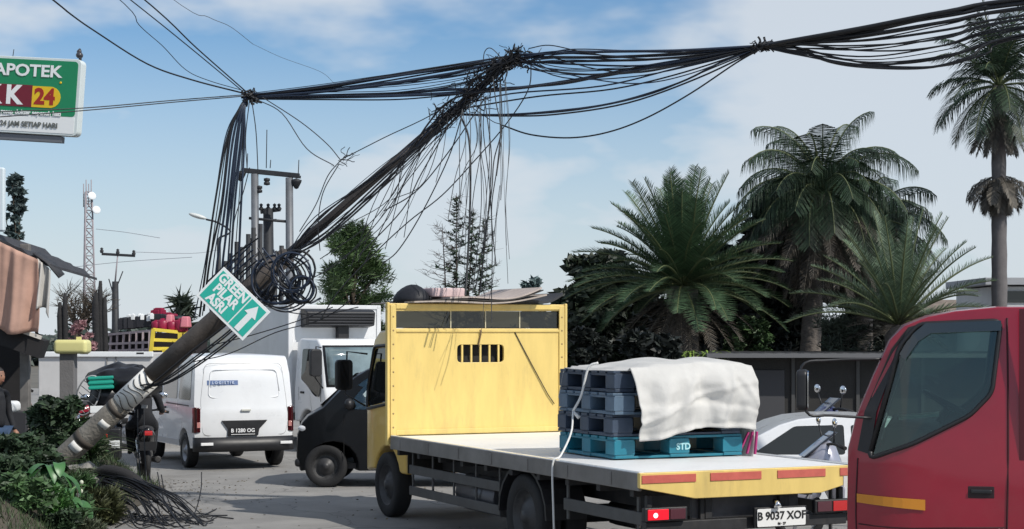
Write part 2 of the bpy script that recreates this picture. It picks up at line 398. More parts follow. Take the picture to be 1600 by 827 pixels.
# deck: slightly dented sheet with thickness
vs = []; fs = []; nx, ny = 60, 24
for k, zz in enumerate((0, -.03)):
    for i in range(nx + 1):
        for j in range(ny + 1):
            x = .03 + (BL - .03) * i / nx; y = (HW - .012) * (1 - 2 * j / ny)
            vs.append((x, y, BT + zz + (.006 * noise.noise(Vector((x * 1.7, y * 1.7, 4))) if 0 < i < nx and 0 < j < ny else 0)))
q = (nx + 1) * (ny + 1)
for i in range(nx):
    for j in range(ny):
        a = i * (ny + 1) + j; fs += [(a, a + ny + 1, a + ny + 2, a + 1), (q + a, q + a + 1, q + a + ny + 2, q + a + ny + 1)]
MB().add(vs, fs).build('deck', deckm, tk)
for s in (1, -1):
    b = MB().box((BL / 2, s * (HW + .0), BT - .07), (BL, .035, .15)); 
    for i in range(7): b.box((.5 + i * .85, s * (HW + .021), BT - .07), (.05, .012, .11))
    b.build('side_rail', sidem, tk, bevel=.008)
    MB().box((BL / 2, s * (HW - .012), BT + .008), (BL, .045, .012)).build('edge_strip', whitep, tk, bevel=.003)
# tailboard with chamfered lower corners and reflectors
tb = MB().prism([(-HW - .018, BT + .01), (-HW - .018, BT - .12), (-HW + .42, BT - .225), (HW - .52, BT - .225), (HW + .018, BT - .12), (HW + .018, BT + .01)], 'x', -.03, .02)
tbo = tb.build('tailboard', yellowp, tk, bevel=.008)
refl = mat('red_reflector_tape', (.56, .13, .10), .35, var=.12, scale=12)
for a, c in ((0, .235), (.30, .53), (.605, .83), (.90, .995)):
    MB().box((-.034, HW - (a + c) / 2 * 2 * HW, BT - .045), (.008, (c - a) * 2 * HW, .068)).build('reflector_strip', refl, tbo, bevel=.001)
MB().box((-.033, HW - .955 * 2 * HW, BT - .135), (.006, .17, .10)).build('sticker', mat('sticker_white', (.6, .58, .56), .5, var=.1, scale=50), tbo)
# headboard with window strip and barred slot
hb0, hb1 = -1.115, 1.115
ty = lambda u: HW - u * 2 * HW
bm_holes = [[(ty(.018), 2.465), (ty(.98), 2.475), (ty(.98), 2.265), (ty(.018), 2.265)], rpoly([(ty(.375), 2.075), (ty(.645), 2.075), (ty(.645), 1.865), (ty(.375), 1.865)], .05, 3)]
def plate_holes(name, outline, holes, x0, x1, m, parent, bevel=.004):
    bm = bmesh.new(); es = []
    for lp in [outline] + holes:
        v = [bm.verts.new((x0, p[0], p[1])) for p in lp]
        for i in range(len(v)): es.append(bm.edges.new((v[i], v[(i + 1) % len(v)])))
    r = bmesh.ops.triangle_fill(bm, edges=es, use_beauty=True)
    bmesh.ops.dissolve_limit(bm, angle_limit=.01, verts=bm.verts, edges=bm.edges)
    g = bmesh.ops.extrude_face_region(bm, geom=bm.faces[:]); bmesh.ops.translate(bm, vec=(x1 - x0, 0, 0), verts=[e for e in g['geom'] if isinstance(e, bmesh.types.BMVert)])
    bmesh.ops.recalc_face_normals(bm, faces=bm.faces)
    me = bpy.data.meshes.new(name); bm.to_mesh(me); bm.free(); me.materials.append(m)
    o = bpy.data.objects.new(name, me); COL.objects.link(o); o.parent = parent
    if bevel: q = o.modifiers.new('b', 'BEVEL'); q.width = bevel; q.segments = 2; q.limit_method = 'ANGLE'
    return o
hb = plate_holes('headboard', [(-HW - .01, .93), (HW + .01, .93), (HW + .01, 2.555), (-HW - .01, 2.555)], bm_holes, BL + .035, BL + .075, yellowp, tk)
fm = MB()
for s in (1, -1): fm.box((BL + .028, s * (HW - .03), 1.77), (.02, .07, 1.53))
fm.box((BL + .027, 0, 2.52), (.022, 2.1, .055)).box((BL + .027, 0, 2.238), (.018, 2.1, .03)).box((BL + .027, 0, 1.06), (.02, 2.1, .06))
fm.build('edge_frame', yellowp, hb, bevel=.004)
rv = MB()
for s in (1, -1):
    for k in range(9): rv.ball((BL + .018, s * (HW - .03), 1.12 + .16 * k), (.006, .011, .011), 8, 5)
rv.build('rivets', mat('rivet_rust', (.30, .2, .09), .7), hb)
MB().box((BL + .06, 0, 2.37), (.006, 2.14, .20)).build('window_pane', glassbrown, hb)
for k in range(5):
    MB().box((BL + .05, ty(.405 + .0525 * k), 1.97), (.02, .022, .205)).build('slot_bar', yellowp, hb)
for k in range(3): MB().box((BL + .05, ty(.34 + .2 * k), 2.37), (.012, .012, .2)).build('window_bar', mat('pale_bar', (.55, .5, .35), .5), hb)
MB().tube([(BL + .02, ty(.503), 2.25), (BL + .015, ty(.507), 2.2), (BL + .02, ty(.495), 2.08), (BL + .02, ty(.5), 2.05)], .009, 6).build('rope_tie', mat('old_rope', (.18, .12, .06), .9), hb)
MB().tube([(BL + .028, ty(.70), 2.25), (BL + .024, ty(.80), 1.86), (BL + .02, ty(.90), 1.48), (BL + .02, ty(.94), 1.36)], .006, 6).build('strap', blackpl, hb)
for s in (1, -1): MB().box((BL + .055, s * (HW + .028), 1.74), (.07, .036, 1.65)).build('headboard_post', yellowp, tk, bevel=.01)
# chassis, rails and side guards
ch = MB()
for s in (1, -1): ch.box((3.3, s * .38, .70), (6.4, .07, .2))
for i in range(10): ch.box((.25 + i * .62, 0, .85), (.07, 2.12, .09))
ch.build('chassis_frame', darkmetal, tk, bevel=.006)
cr_ = MB()
for s in (1, -1): cr_.box((2.95, s * .62, .80), (5.8, .07, .05))
cr_.build('cross_bearer', darkmetal, tk)
for s in (1, -1):
    g_ = MB()
    for zz in (.66, .42): g_.box((4.35, s * 1.0, zz), (2.5, .03, .10))
    for xx in (3.15, 3.75, 4.35, 4.95, 5.55): g_.box((xx, s * .985, .66), (.03, .02, .56))
    g_.build('side_guard', mat('guard_grey', (.07, .07, .07), .5, var=.3), tk, bevel=.005)
    g2 = MB(); g2.box((.9, s * 1.0, .62), (1.5, .03, .11)); g2.box((.25, s * .99, .62), (.04, .02, .5)); g2.box((1.6, s * .99, .68), (.04, .02, .4))
    g2.build('rear_side_guard', MATS['guard_grey'], tk, bevel=.005)
    MB().prism([(2.5 - .56 * cos(a), .43 + .5 * sin(a)) for a in [pi * k / 10 for k in range(11)]] + [(2.5 + .53 * cos(a), .43 + .47 * sin(a)) for a in [pi * k / 10 for k in range(11)]], 'y', s * .62, s * 1.05).build('mudguard', blackpl, tk)
    wheel(tk, 2.5, s * 1.02, .42, .22, dual=True, name='rear_wheel', rim=rimdark)
    wheel(tk, 6.75, s * .86, .39, .2, name='front_wheel', rim=rimdark)
MB().tube([(1.95, 0, .42), (2.5, 0, .42)], .13, 10).tube([(2.5, -.8, .42), (2.5, .8, .42)], .09, 10).build('axle', darkmetal, tk)
MB().tube([(3.4, .75, .5), (4.4, .75, .5)], .2, 16).build('fuel_tank', mat('tank_grey', (.12, .12, .13), .4, .5), tk)
# rear underframe: bumper bar, lamps, number plate
rb = MB(); rb.box((.10, 0, .55), (.09, 2.05, .10)); 
for s in (1, -1): rb.box((.14, s * .42, .68), (.06, .08, .3)); rb.box((.10, s * .98, .68), (.05, .05, .3))
rb.build('rear_bumper', darkmetal, tk, bevel=.008)
MB().box((.16, -.02, .70), (.03, 1.1, .2)).build('rear_crossplate', mat('dull_grey', (.06, .06, .065), .5, var=.3), tk, bevel=.006)
for s in (1, -1):
    lm = MB().box((.03, s * .86, .67), (.06, .42, .12)).build('tail_lamp', blackpl, tk, bevel=.012)
    MB().box((-.003, s * (.86 + .08), .67), (.012, .2, .09)).build('brake_lens', mat('lit_red_lens', (.5, .01, .02), .3, emit=((1, .01, .03), .55)) if s > 0 else redlens, lm, bevel=.004)
    MB().box((-.003, s * (.86 - .11), .67), (.012, .15, .09)).build('turn_lens', mat('smoked_lens', (.09, .03, .04), .2), lm, bevel=.004)
    if s > 0: MB().ball((-.012, .97, .665), (.008, .022, .022), 10, 6).build('bulb', mat('bulb', (1, .4, .4), .4, emit=((1, .45, .5), 3)), lm)
Mp = Matrix.Translation((-.03, -.28, .60)) @ Matrix(((0, 0, -1, 0), (-1, 0, 0, 0), (0, 1, 0, 0), (0, 0, 0, 1)))
plate_text(tk, Mp, .50, .155, platew, inkb, 'B 9037 XOF', '06 · 27', .098, .002)
MB().tube([(0, -.22, .74), (-.05, -.22, .72), (-.06, -.22, .69)], [.02, .03, .035], 10).build('plate_lamp', chrome, tk)
MB().box((.0, -.28, .60), (.03, .54, .18)).build('plate_holder', blackpl, tk, bevel=.006)
# cab (seen past the headboard)
yf = lambda x, z: .86 - (.07 * max(0, (z - 1.25) / .9)) - (.10 * max(0, (x - 7.3) / .4) ** 2 if x > 7.3 else 0)
ol = [(6.12, .55)] + arch(6.75, .46, .55, 10, .39)[0:] + [(7.6, .5), (7.72, .62), (7.74, 1.1), (7.60, 1.6), (7.38, 2.14), (7.2, 2.24), (6.3, 2.28), (6.14, 2.2)]
wl = rpoly([(6.5, 1.42), (7.42, 1.30), (7.50, 1.5), (7.30, 2.02), (6.5, 2.05)], .05)
cab = shell('cab', ol, yf, yellowcab, tk, [wl], xc=(6.5, 7.0, 7.4), zc=(1.25, 1.7), bevel=.04)
for s in (1, -1):
    p_ = MB(); panel(p_, [(x, z) for x, z in wl], yf, s, -.012, .006); p_.build('side_window', glassdark, cab)
    p_ = MB(); panel(p_, rpoly([(6.44, 1.37), (7.47, 1.24), (7.56, 1.5), (7.33, 2.07), (6.44, 2.11)], .06), yf, s, .003, .006)
    # rubber ring as four bars
    r_ = MB(); rr_ = rpoly([(6.47, 1.39), (7.45, 1.27), (7.53, 1.5), (7.315, 2.045), (6.47, 2.08)], .06)
    r_.tube([(x, s * (yf(x, z) + .004), z) for x, z in rr_ + rr_[:1]], .022, 5).build('window_rubber', blackpl, cab)
    MB().box((6.62, s * .875, 1.16), (.16, .03, .04)).build('door_handle', blackpl, cab, bevel=.008)
    a_ = MB().tube([(7.58, s * .80, 1.95), (7.72, s * 1.02, 1.98), (7.72, s * 1.04, 1.45), (7.6, s * .82, 1.3)], .012, 6).build('mirror_arm', blackpl, cab)
    MB().prism(rrect(1.0, 1.5, 1.18, 1.88, .05), 'x', 7.66, 7.74).build('mirror', blackpl, a_, bevel=.015) if s < 0 else MB().prism([( y, z) for y, z in rrect(.96, 1.5, 1.15, 1.88, .05)], 'x', 7.66, 7.74).build('mirror', blackpl, a_, bevel=.015)
MB().box((6.07, 0, 1.4), (.02, 1.7, 1.66)).build('slot_shade_sheet', mat('slot_shade_black', (.015, .014, .012), .7), tk, bevel=.006)  # black sheet added over the yellow cab rear, painting the shade behind the slot
p_ = MB().add([(7.735, .7, 1.3), (7.735, -.7, 1.3), (7.46, -.66, 2.05), (7.46, .66, 2.05)], [(0, 1, 2, 3)]).build('windshield', glassdark, cab, solid=.01)

# ================================================================== pallets, tarp, rope on the bed
def pallet(loc, rz, m, L_=1.16, W_=1.40, H_=.205):
    t = thing('pallet', '', 'pallet', loc, rz, 'pallets stacked on the flatbed')
    d = MB()
    for i in range(7): d.box((.08 + i * (L_ - .16) / 6, 0, H_ - .012), (.125, W_, .024))
    d.build('deck_board', m, t, bevel=.003)
    b = MB()
    b.box((.09, 0, H_ / 2), (.18, .22, H_ - .075)); b0 = b.build('block', m, t, bevel=.006)
    for i in range(3):
        for j in range(3):
            bb = b0 if i == j == 0 else b0.copy()
            if bb is not b0: COL.objects.link(bb)
            bb.location = (i * (L_ - .18) / 2, -W_ / 2 + .11 + j * (W_ - .22) / 2, 0)
    c = MB()
    for j in range(3): c.box((L_ / 2, -W_ / 2 + .11 + j * (W_ - .22) / 2, .02), (L_, .2, .03)); c.box((L_ / 2, -W_ / 2 + .11 + j * (W_ - .22) / 2, H_ - .036), (L_, .2, .022))
    for i in range(3): c.box((.09 + i * (L_ - .18) / 2, 0, .014), (.16, W_, .022))
    c.build('runner', m, t, bevel=.003)
    return t
def tw(x, y, z): # truck-local point to world
    return Matrix.Translation((2.091, 15.016, 0)) @ Matrix.Rotation(HD, 4, 'Z') @ Vector((x, y, z))
tealp = mat('teal_plastic', (.012, .17, .24), .4, var=.15, scale=5, dirt=.25)
navyp = mat('blue_grey_plastic', (.04, .06, .095), .45, var=.2, scale=5, dirt=.3)
slate = mat('slate_plastic', (.09, .14, .20), .45, var=.2, scale=5, dirt=.3)
SY = -.12
PL = [('teal blue plastic pallet at the bottom of the stack, lying on the white deck', tealp, 0, 0), ('dark blue-grey pallet second from the bottom of the stack', navyp, .02, .01),
      ('slate pallet third from the bottom of the stack, shifted slightly outwards', slate, -.03, .02), ('dark pallet at the top of the stack, right under the pale tarpaulin', navyp, .02, -.01)]
for i, (lb, m_, dx, dy) in enumerate(PL):
    p = pallet(tw(1.46 + dx, SY + dy, BT + .010 + i * .2065), HD, m_); p['label'] = lb
    if i == 0:
        text('STD', .085, mat('teal_ink', (.35, .62, .66), .5), p, Matrix.Translation((-.004, -.04, .10)) @ Matrix(((0, 0, -1, 0), (-1, 0, 0, 0), (0, 1, 0, 0), (0, 0, 0, 1))), bold=.003)
# cloth: heightfield over the stack, hanging down the back and the right
tarpm = mat('tarpaulin', (.56, .55, .525), .8, var=.08, scale=3, bump=.3, bscale=14, dirt=.15)
zt = BT + .01 + 4 * .2065 + .008
def cloth(u, v):
    """u 0..1 left to right, v 0..1 from the far side over the top and down the back"""
    yl = .69; y = SY + yl - u * 1.45
    n_ = noise.noise(Vector((u * 3.2, v * 3.0, 1.3))); n2 = noise.noise(Vector((u * 9, v * 7, 5)))
    hump = .085 * math.exp(-((u - .56) / .22) ** 2) + .06 * math.exp(-((u - .86) / .12) ** 2)
    if v < .52:
        t = v / .52; x = 2.66 - t * 1.24
        z = zt + hump * sin(pi * (.12 + .72 * t)) * 1.05 + .028 * n_ + .012 * n2 + .01 * sin(u * 14 + t * 5) * (u > .1) + (.02 if u > .05 else 0)
        if t < .1: z -= (.1 - t) * 3
        e = max(0, (u - .93) / .07); z -= .30 * e * e
        return Vector((x, y, z))
    t = (v - .52) / .48
    z0 = zt + hump * sin(pi * .84) * 1.05 + .02
    drop = .60 + .07 * (1 - u) + .018 * sin(u * 7 + 1)
    z = z0 - t * drop
    x = 1.42 - .055 - .10 * sin(pi * min(1, t * 1.1)) ** .8 * (.4 + .6 * abs(sin(u * 5.3 + .4))) - .05 * n_ * t - .03 * sin(u * 26 + 3 * v) * t
    if t < .2: x += .045 * (1 - t / .2); z += 0.012 * (1 - t / .2)
    # diagonal fold
    f = u * .8 + t * 1.5 - 1.15; x -= .05 * math.exp(-(f / .06) ** 2) * t
    for a_, b_, c_, w_, h_ in ((.9, .25, .50, .035, .03), (1.2, .15, .98, .03, .025), (.8, -.3, .62, .03, .022)): x -= h_ * math.exp(-((u * a_ + t * b_ - c_) / w_) ** 2) * min(1, t * 3)
    x -= (.035 * noise.noise(Vector((u * 5, t * 3, 9))) + .009 * noise.noise(Vector((u * 16, t * 6, 2))) + .012 * abs(noise.noise(Vector((u * 7 + t * 4, t * 5 - u * 3, 6))))) * min(1, t * 3)
    f2 = (t - .62 - .18 * (u - .5)); x -= .035 * (1 / (1 + math.exp(-f2 * 60)))
    return Vector((x, y + (0.03 * t if u < .5 else -.03 * t), z))
mb = MB(); nu, nv = 90, 70; vs = []
for j in range(nv + 1):
    for i in range(nu + 1):
        u = i / nu; v = j / nv
        u_ = u if v < .52 else max(u, 0) 
        if v >= .52: u_ = .075 + .925 * u if True else u
        p = cloth(.0 + (u if v < .52 else u), v)
        if v > .44:
            k = min(1, (v - .44) / .08); p.y -= (1 - u) * .12 * k + (1 - u) * .10 * max(0, (v - .52) / .48)
        vs.append(p)
mb.add(vs, [(j * (nu + 1) + i, j * (nu + 1) + i + 1, (j + 1) * (nu + 1) + i + 1, (j + 1) * (nu + 1) + i) for j in range(nv) for i in range(nu)])
# right hand flap
vr = []; 
for j in range(37):
    t = j / 36
    for i in range(13):
        k = i / 12; p = vs[j * (nu + 1) + nu].copy(); p.z -= k * (.62 + .06 * sin(t * 9)); p.y -= .05 * sin(pi * k) + .03 * sin(t * 20) * k; p.x += .02 * sin(k * 9 + t * 4)
        vr.append(p)
mb.add(vr, [(j * 13 + i, j * 13 + i + 1, (j + 1) * 13 + i + 1, (j + 1) * 13 + i) for j in range(36) for i in range(12)])
tp = mb.build('tarpaulin', tarpm, None, weld=True, solid=.008)
tp.location = (2.091, 15.016, 0); tp.rotation_euler = (0, 0, HD)
# real origin at the cloth's base
for v_ in tp.data.vertices: v_.co -= Vector((2, SY, BT))
tp.location = tw(2, SY, BT)
tag(tp, 'off-white tarpaulin draped in folds over the pallet stack', 'tarpaulin')
# lumpy load under it so the hump is carried
MB().ball((0, 0, .0), (.34, .26, .05), 16, 10).build('sack', mat('sack_cloth', (.4, .36, .3), .9, bump=.3), None).location = tw(2.02, SY - .02, zt)
tag(bpy.data.objects['sack'], 'bulky sack hidden under the pale tarpaulin on the pallets', 'sack')
rp = MB().tube(spline([tw(1.9, .52, zt + .06), tw(1.95, .60, zt + .01), tw(1.98, .66, zt - .25), tw(2.0, .74, BT + .44)], 5), .012, 6)
rp.tube(spline([tw(2.0, .74, BT + .44), tw(1.8, .86, BT + .25), tw(1.62, 1.06, BT + .05), tw(1.6, 1.15, BT - .02), tw(1.6, 1.145, .6), tw(1.62, 1.12, .2)], 6), .010, 6)
rp.tube([tw(2.0, .74, BT + .44), tw(1.95, .70, BT + .38)], [.012, .02], 6)
tag(rp.build('rope', mat('white_rope', (.7, .7, .68), .8, bump=.4, bscale=90), None, origin=tw(1.6, 1.15, .3)), 'white rope tied from the pallet stack down over the deck edge', 'rope')
fl = MB()
for k in range(3): fl.box(tw(1.5 - k * .06, -.86 - .03 * k, BT + .13), (.03, .018, .22), Matrix.Rotation(HD, 4, 'Z') @ Matrix.Rotation(.5 - .2 * k, 4, 'X'))
tag(fl.build('cloth_scrap', mat('magenta_cloth', (.4, .03, .16), .7), None, origin=tw(1.5, -.86, BT), bevel=.004), 'magenta and white scrap of cloth beside the pallets on the deck', 'cloth')
# sheets and bundle lying on top of the headboard and cab
woodm = mat('weathered_board', (.42, .36, .31), .8, var=.2, scale=5, bump=.3)
pinkb = mat('pinkish_card', (.45, .38, .34), .8, var=.12, scale=6)
def bent(u0, u1, z0, lift, th, m, name, label, x0=5.75, x1=7.2, th2=0):
    mb = MB(); n_ = 24; vs = []
    for i in range(n_ + 1):
        t = i / n_; u = u0 + (u1 - u0) * t; zz = z0 + lift * max(0, (t - .5) / .5) ** 2 + .01 * sin(t * 7)
        for x in (x0, x1):
            for dz in (0, th): vs.append((x, ty(u), zz + dz))
    fs = []
    for i in range(n_):
        a = 4 * i; b = a + 4; fs += [(a, b, b + 1, a + 1), (a + 2, a + 3, b + 3, b + 2), (a, a + 2, b + 2, b), (a + 1, b + 1, b + 3, a + 3)]
    fs += [(0, 1, 3, 2), (4 * n_, 4 * n_ + 2, 4 * n_ + 3, 4 * n_ + 1)]
    mb.add([tw(*p) for p in vs], fs, None, False)
    return tag(mb.build(name, m, None, origin=tw(6.5, 0, z0)), label, 'board', 'boards lying on the truck headboard')
bent(.10, .86, 2.56, .09, .018, woodm, 'board', 'long grey-brown board bowed upwards, lowest on the truck headboard')
bent(.20, .84, 2.588, .12, .012, mat('dark_board', (.05, .045, .04), .8), 'board', 'thin dark board bent upwards between the two paler ones on the headboard')
bent(.30, .83, 2.610, .12, .02, pinkb, 'board', 'pinkish top board of the bowed pile on the headboard')
bent(.72, .99, 2.57, .09, .03, mat('charcoal_board', (.035, .036, .04), .7), 'board', 'charcoal board end sticking up at the right of the headboard', 5.9, 7.0)
bg_ = MB().ball((0, 0, .0), (.30, .20, .22), 18, 10)
for i, p in enumerate(bg_.v): bg_.v[i] = p * (1 + .12 * noise.noise(p * 6)); bg_.v[i].z = max(0, bg_.v[i].z)
bo = bg_.build('bag', mat('black_bag_cloth', (.01, .011, .016), .6, bump=.4, bscale=15), None); bo.location = tw(6.25, ty(.17), 2.562); bo.rotation_euler.z = HD
tag(bo, 'black bag slumped on the left end of the truck headboard', 'bag')
pk = MB().box((0, 0, .055), (.4, .42, .11)).build('parcel', mat('pink_parcel', (.62, .47, .46), .7, var=.1), None, bevel=.02); pk.location = tw(6.2, ty(.34), 2.632); pk.rotation_euler.z = HD
tag(pk, 'pale pink parcel on the boards over the truck headboard', 'parcel')

glz = mat('windshield_glass', (.05, .06, .065), .06, spec=.9, coat=1, var=.3, scale=2)
# ================================================================== white van seen from behind
vh = atan2(.907, -.42)
rl = G(306, 735); fw = Vector((-.42, .907, 0)); rt = Vector((.907, .42, 0))
vo = rl + rt * .78 - fw * .15
van = thing('white_van', 'small white delivery van seen from behind with a black bumper and black number plate', 'van', vo, vh)
yf = lambda x, z: .82 - .05 * max(0, (z - 1.0) / .85) ** 1.3 - .03 * max(0, (.5 - z) / .3) - (.22 * max(0, (x - 3.35) / .65) ** 2)
ol = ([(.0, .42), (.03, .36), (.42, .34)] + arch(.78, .36, .34, 10, .3) + arch(3.1, .36, .32, 10, .3)[0:] +
      [(3.85, .34), (3.95, .5), (3.93, .85), (3.72, 1.08), (3.35, 1.5), (3.10, 1.76), (2.85, 1.84), (1.5, 1.88), (.35, 1.87), (.16, 1.80), (.07, 1.55), (.02, 1.1), (-.02, .9), (-.02, .6)])
dfm = lambda x, y, z: (x + (.10 * (abs(y) / .82) ** 3 if x < .3 else 0) - (.18 * (abs(y) / .82) ** 2 if x > 3.2 else 0), y, z - .035 * (abs(y) / .8) ** 2 * (z > 1.7))
vwin = rpoly([(2.35, 1.12), (3.42, 1.10), (3.05, 1.66), (2.35, 1.68)], .06)
vwin2 = rpoly([(1.25, 1.12), (2.2, 1.12), (2.2, 1.68), (1.25, 1.68)], .06)
vb = shell('body', ol, yf, whitep, van, [vwin], xc=(.3, 1.2, 2.3, 3.2, 3.6), zc=(.6, 1.0, 1.4, 1.7), ny=14, deform=dfm, bevel=.035)
for s in (1, -1):
    p_ = MB(); panel(p_, vwin, yf, s, -.012, .006); p_.build('side_window', glassdark, vb)
    r_ = MB(); r_.tube([(x, s * (yf(x, z) + .002), z) for x, z in vwin + vwin[:1]], .016, 5).build('window_rubber', blackpl, vb)
    # side panel pressing, slide rail, door gap
    r_ = MB(); panel(r_, vwin2, yf, s, .006, .012); r_.build('sliding_door_window', glz, vb)
    r_ = MB(); panel(r_, rpoly([(.36, 1.12), (1.12, 1.12), (1.12, 1.68), (.36, 1.68)], .06), yf, s, .006, .012); r_.build('rear_side_window', glz, vb)
    r_ = MB(); panel(r_, [(.45, 1.02), (2.0, 1.02), (2.0, 1.04), (.45, 1.04)], yf, s, .004, .012); r_.build('slide_rail', blackpl, vb)
    for x in (1.18, 2.27):
        r_ = MB(); panel(r_, [(x, .4), (x + .012, .4), (x + .012, 1.0), (x, 1.0)], yf, s, .001, .004); panel(r_, [(x, 1.0), (x + .012, 1.0), (x + .012, 1.75), (x, 1.75)], yf, s, .001, .004)
        r_.build('door_gap', inkb, vb)
    r_ = MB(); panel(r_, [(1.1, .36), (2.7, .34), (2.7, .43), (1.1, .45)], yf, s, .01, .02); r_.build('sill', mat('sill_grey', (.5, .5, .5), .4), vb, bevel=.004)
    MB().box((2.05, s * (yf(2, .95) + .012), .95), (.14, .03, .03)).build('door_handle', blackpl, vb, bevel=.006)
    wheel(van, .78, s * .80, .285, .17); wheel(van, 3.1, s * .80, .285, .17)
    # tail lamp wraps the corner
    tl = MB(); panel(tl, [(.06, .60), (.20, .60), (.17, 1.02), (.075, 1.02)], lambda x, z: yf(x, z) - .015, s, .03, .06)
    tl.box((.085, s * .765, .81), (.09, .07, .40)); lo = tl.build('tail_lamp', mat('dark_red_lens', (.045, .004, .006), .15, coat=1), vb, bevel=.012)
    MB().box((.035, s * .765, .73), (.02, .055, .09)).build('reverse_lens', mat('pink_lens', (.5, .22, .2), .2, coat=1), lo, bevel=.004)
    mi = MB().box((3.25, s * .95, 1.12), (.09, .16, .2)).tube([(3.3, s * .78, 1.1), (3.25, s * .9, 1.1)], .02, 6); mi.build('mirror', blackpl, vb, bevel=.025)
# rear door, seams and fittings (deformed like the body's back)
xr = lambda y, z: (.0 if z > 0 else 0) + .10 * (abs(y) / .82) ** 3 + (.02 + (z - 1.1) * .05 / .45 if z > 1.1 else (-.02 + (z - .9) * .2 if z > .9 else -.02))
def rpanel(mb, pts, off, th):
    k = len(pts); vo = [(xr(y, z) - off, y, z) for y, z in pts]; vi = [(xr(y, z) - off + th, y, z) for y, z in pts]
    mb.add(vo + vi, [tuple(range(k)), tuple(range(k, 2 * k))[::-1]] + [(i, k + i, k + (i + 1) % k, (i + 1) % k) for i in range(k)], None, False)
sm = MB(); sr = rpoly([(-.70, .56), (.70, .56), (.72, 1.1), (.64, 1.72), (-.64, 1.72), (-.72, 1.1)], .1, 5)
sm.tube([(xr(y, z) - .0, y, z) for y, z in sr + sr[:1]], .003, 4); sm.build('rear_door_gap', mat('gap_grey', (.22, .22, .22), .7), vb)
# raised window pressing on the tailgate
sr = rpoly([(-.60, 1.17), (.60, 1.17), (.55, 1.62), (-.55, 1.62)], .09, 5)
sm = MB().tube([(xr(y, z) - .002, y, z) for y, z in sr + sr[:1]], .008, 6); sm.build('tailgate_pressing', whitep, vb)
MB().box((-.035, 0, .965), (.03, .16, .035)).build('tailgate_handle', mat('handle_grey', (.55, .55, .5), .4), vb, bevel=.008)
pg = MB(); rpanel(pg, [(-.36, .80), (.40, .80), (.30, .66), (.30, .55), (-.20, .55), (-.22, .66)], .035, .05); pgo = pg.build('plate_recess', blackpl, vb, bevel=.006)
Mp = Matrix.Translation((-.065, .06, .635)) @ Matrix(((0, 0, -1, 0), (-1, 0, 0, 0), (0, 1, 0, 0), (0, 0, 0, 1)))
plate_text(pgo, Mp, .42, .13, plateb, inkw, 'B 1280 OG', None, .085, .002)
MB().box((-.07, .06, .575), (.006, .40, .008)).build('plate_underline', inkw, pgo)
Mt = Matrix.Translation((xr(.1, 1.41) - .022, .36, 1.41)) @ Matrix.Rotation(.11, 4, 'Y') @ Matrix(((0, 0, -1, 0), (-1, 0, 0, 0), (0, 1, 0, 0), (0, 0, 0, 1)))
stk = MB(); [rpanel(stk, [(.61 - .1 * k, 1.372), (.51 - .1 * k, 1.372), (.51 - .1 * k, 1.448), (.61 - .1 * k, 1.448)], .005, .008) for k in range(5)]
stk.build('sticker', mat('sticker_blue', (.12, .18, .34), .5), vb)
text('L O G I S T I K', .062, mat('pale_ink', (.5, .56, .68), .5), vb, Mt, xs=.95, bold=.002)
bp_ = MB(); nn = 16
for k in range(nn):
    y0 = -.83 + 1.66 * k / nn; y1 = -.83 + 1.66 * (k + 1) / nn
    f0 = -.12 + .16 * (abs(y0) / .83) ** 4; f1 = -.12 + .16 * (abs(y1) / .83) ** 4
    bp_.add([(f0, y0, .30), (f0 - .01, y0, .40), (f0 + .02, y0, .53), (.16, y0, .53), (.16, y0, .30), (f1, y1, .30), (f1 - .01, y1, .40), (f1 + .02, y1, .53), (.16, y1, .53), (.16, y1, .30)],
            [(0, 1, 6, 5), (1, 2, 7, 6), (2, 3, 8, 7), (4, 0, 5, 9)] + ([(0, 4, 3, 2, 1)] if k == 0 else []) + ([(5, 6, 7, 8, 9)] if k == nn - 1 else []))
bpo = bp_.build('rear_bumper', blackpl, van)
for s in (1, -1): MB().box((-.095, s * .66, .43), (.03, .2, .045)).build('reflector', mat('white_reflector', (.8, .8, .8), .3), bpo, bevel=.004)
MB().box((1.9, 0, .36), (3.6, 1.4, .06)).build('floor_pan', darkmetal, van)
for x in (.55, 2.6):
    pass
for s in (1, -1): MB().box((2.5, s * .38, .75), (.5, .48, .12)).box((2.3, s * .38, 1.1), (.12, .46, .75)).build('seat', seatc, van, bevel=.04)
MB().add([(3.78, .62, 1.06), (3.78, -.62, 1.06), (3.2, -.6, 1.7), (3.2, .6, 1.7)], [(0, 1, 2, 3)]).build('windshield', glassdark, vb, solid=.01)

# ================================================================== white box truck facing us
bf = Vector((.5, -.866, 0)); bl = Vector((.866, .5, 0))
bxo = Vector((-3.44, 33.48, 0))
bt = thing('box_truck', 'white refrigerated box truck facing us behind the small white van', 'truck', bxo, atan2(-.866, .5))
BW = .965
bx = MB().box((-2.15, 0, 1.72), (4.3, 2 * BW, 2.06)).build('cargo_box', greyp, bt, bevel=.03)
MB().box((.012, 0, 1.72), (.02, 2 * BW - .06, 2.02)).build('front_wall', whitep, bx)
fr_ = MB()
for s in (1, -1): fr_.box((.02, s * (BW - .035), 1.72), (.05, .09, 2.06)); fr_.box((-2.15, s * (BW + .003), 2.73), (4.3, .03, .06)); fr_.box((-2.15, s * (BW + .003), .72), (4.3, .03, .08))
fr_.box((.02, 0, 2.72), (.05, 2 * BW, .08)); fr_.build('box_trim', whitep, bx, bevel=.008)
cu = MB().prism([(.03, 2.32), (.30, 2.36), (.34, 2.62), (.2, 2.68), (.03, 2.68)], 'y', -.72, .72).build('cooling_unit', blackpl, bt, bevel=.02)
for k in range(5): MB().box((.325 + .004 * k, 0, 2.38 + .055 * k), (.02, 1.36, .016)).build('cooling_slat', mat('slat_dark', (.05, .05, .055), .4), cu)
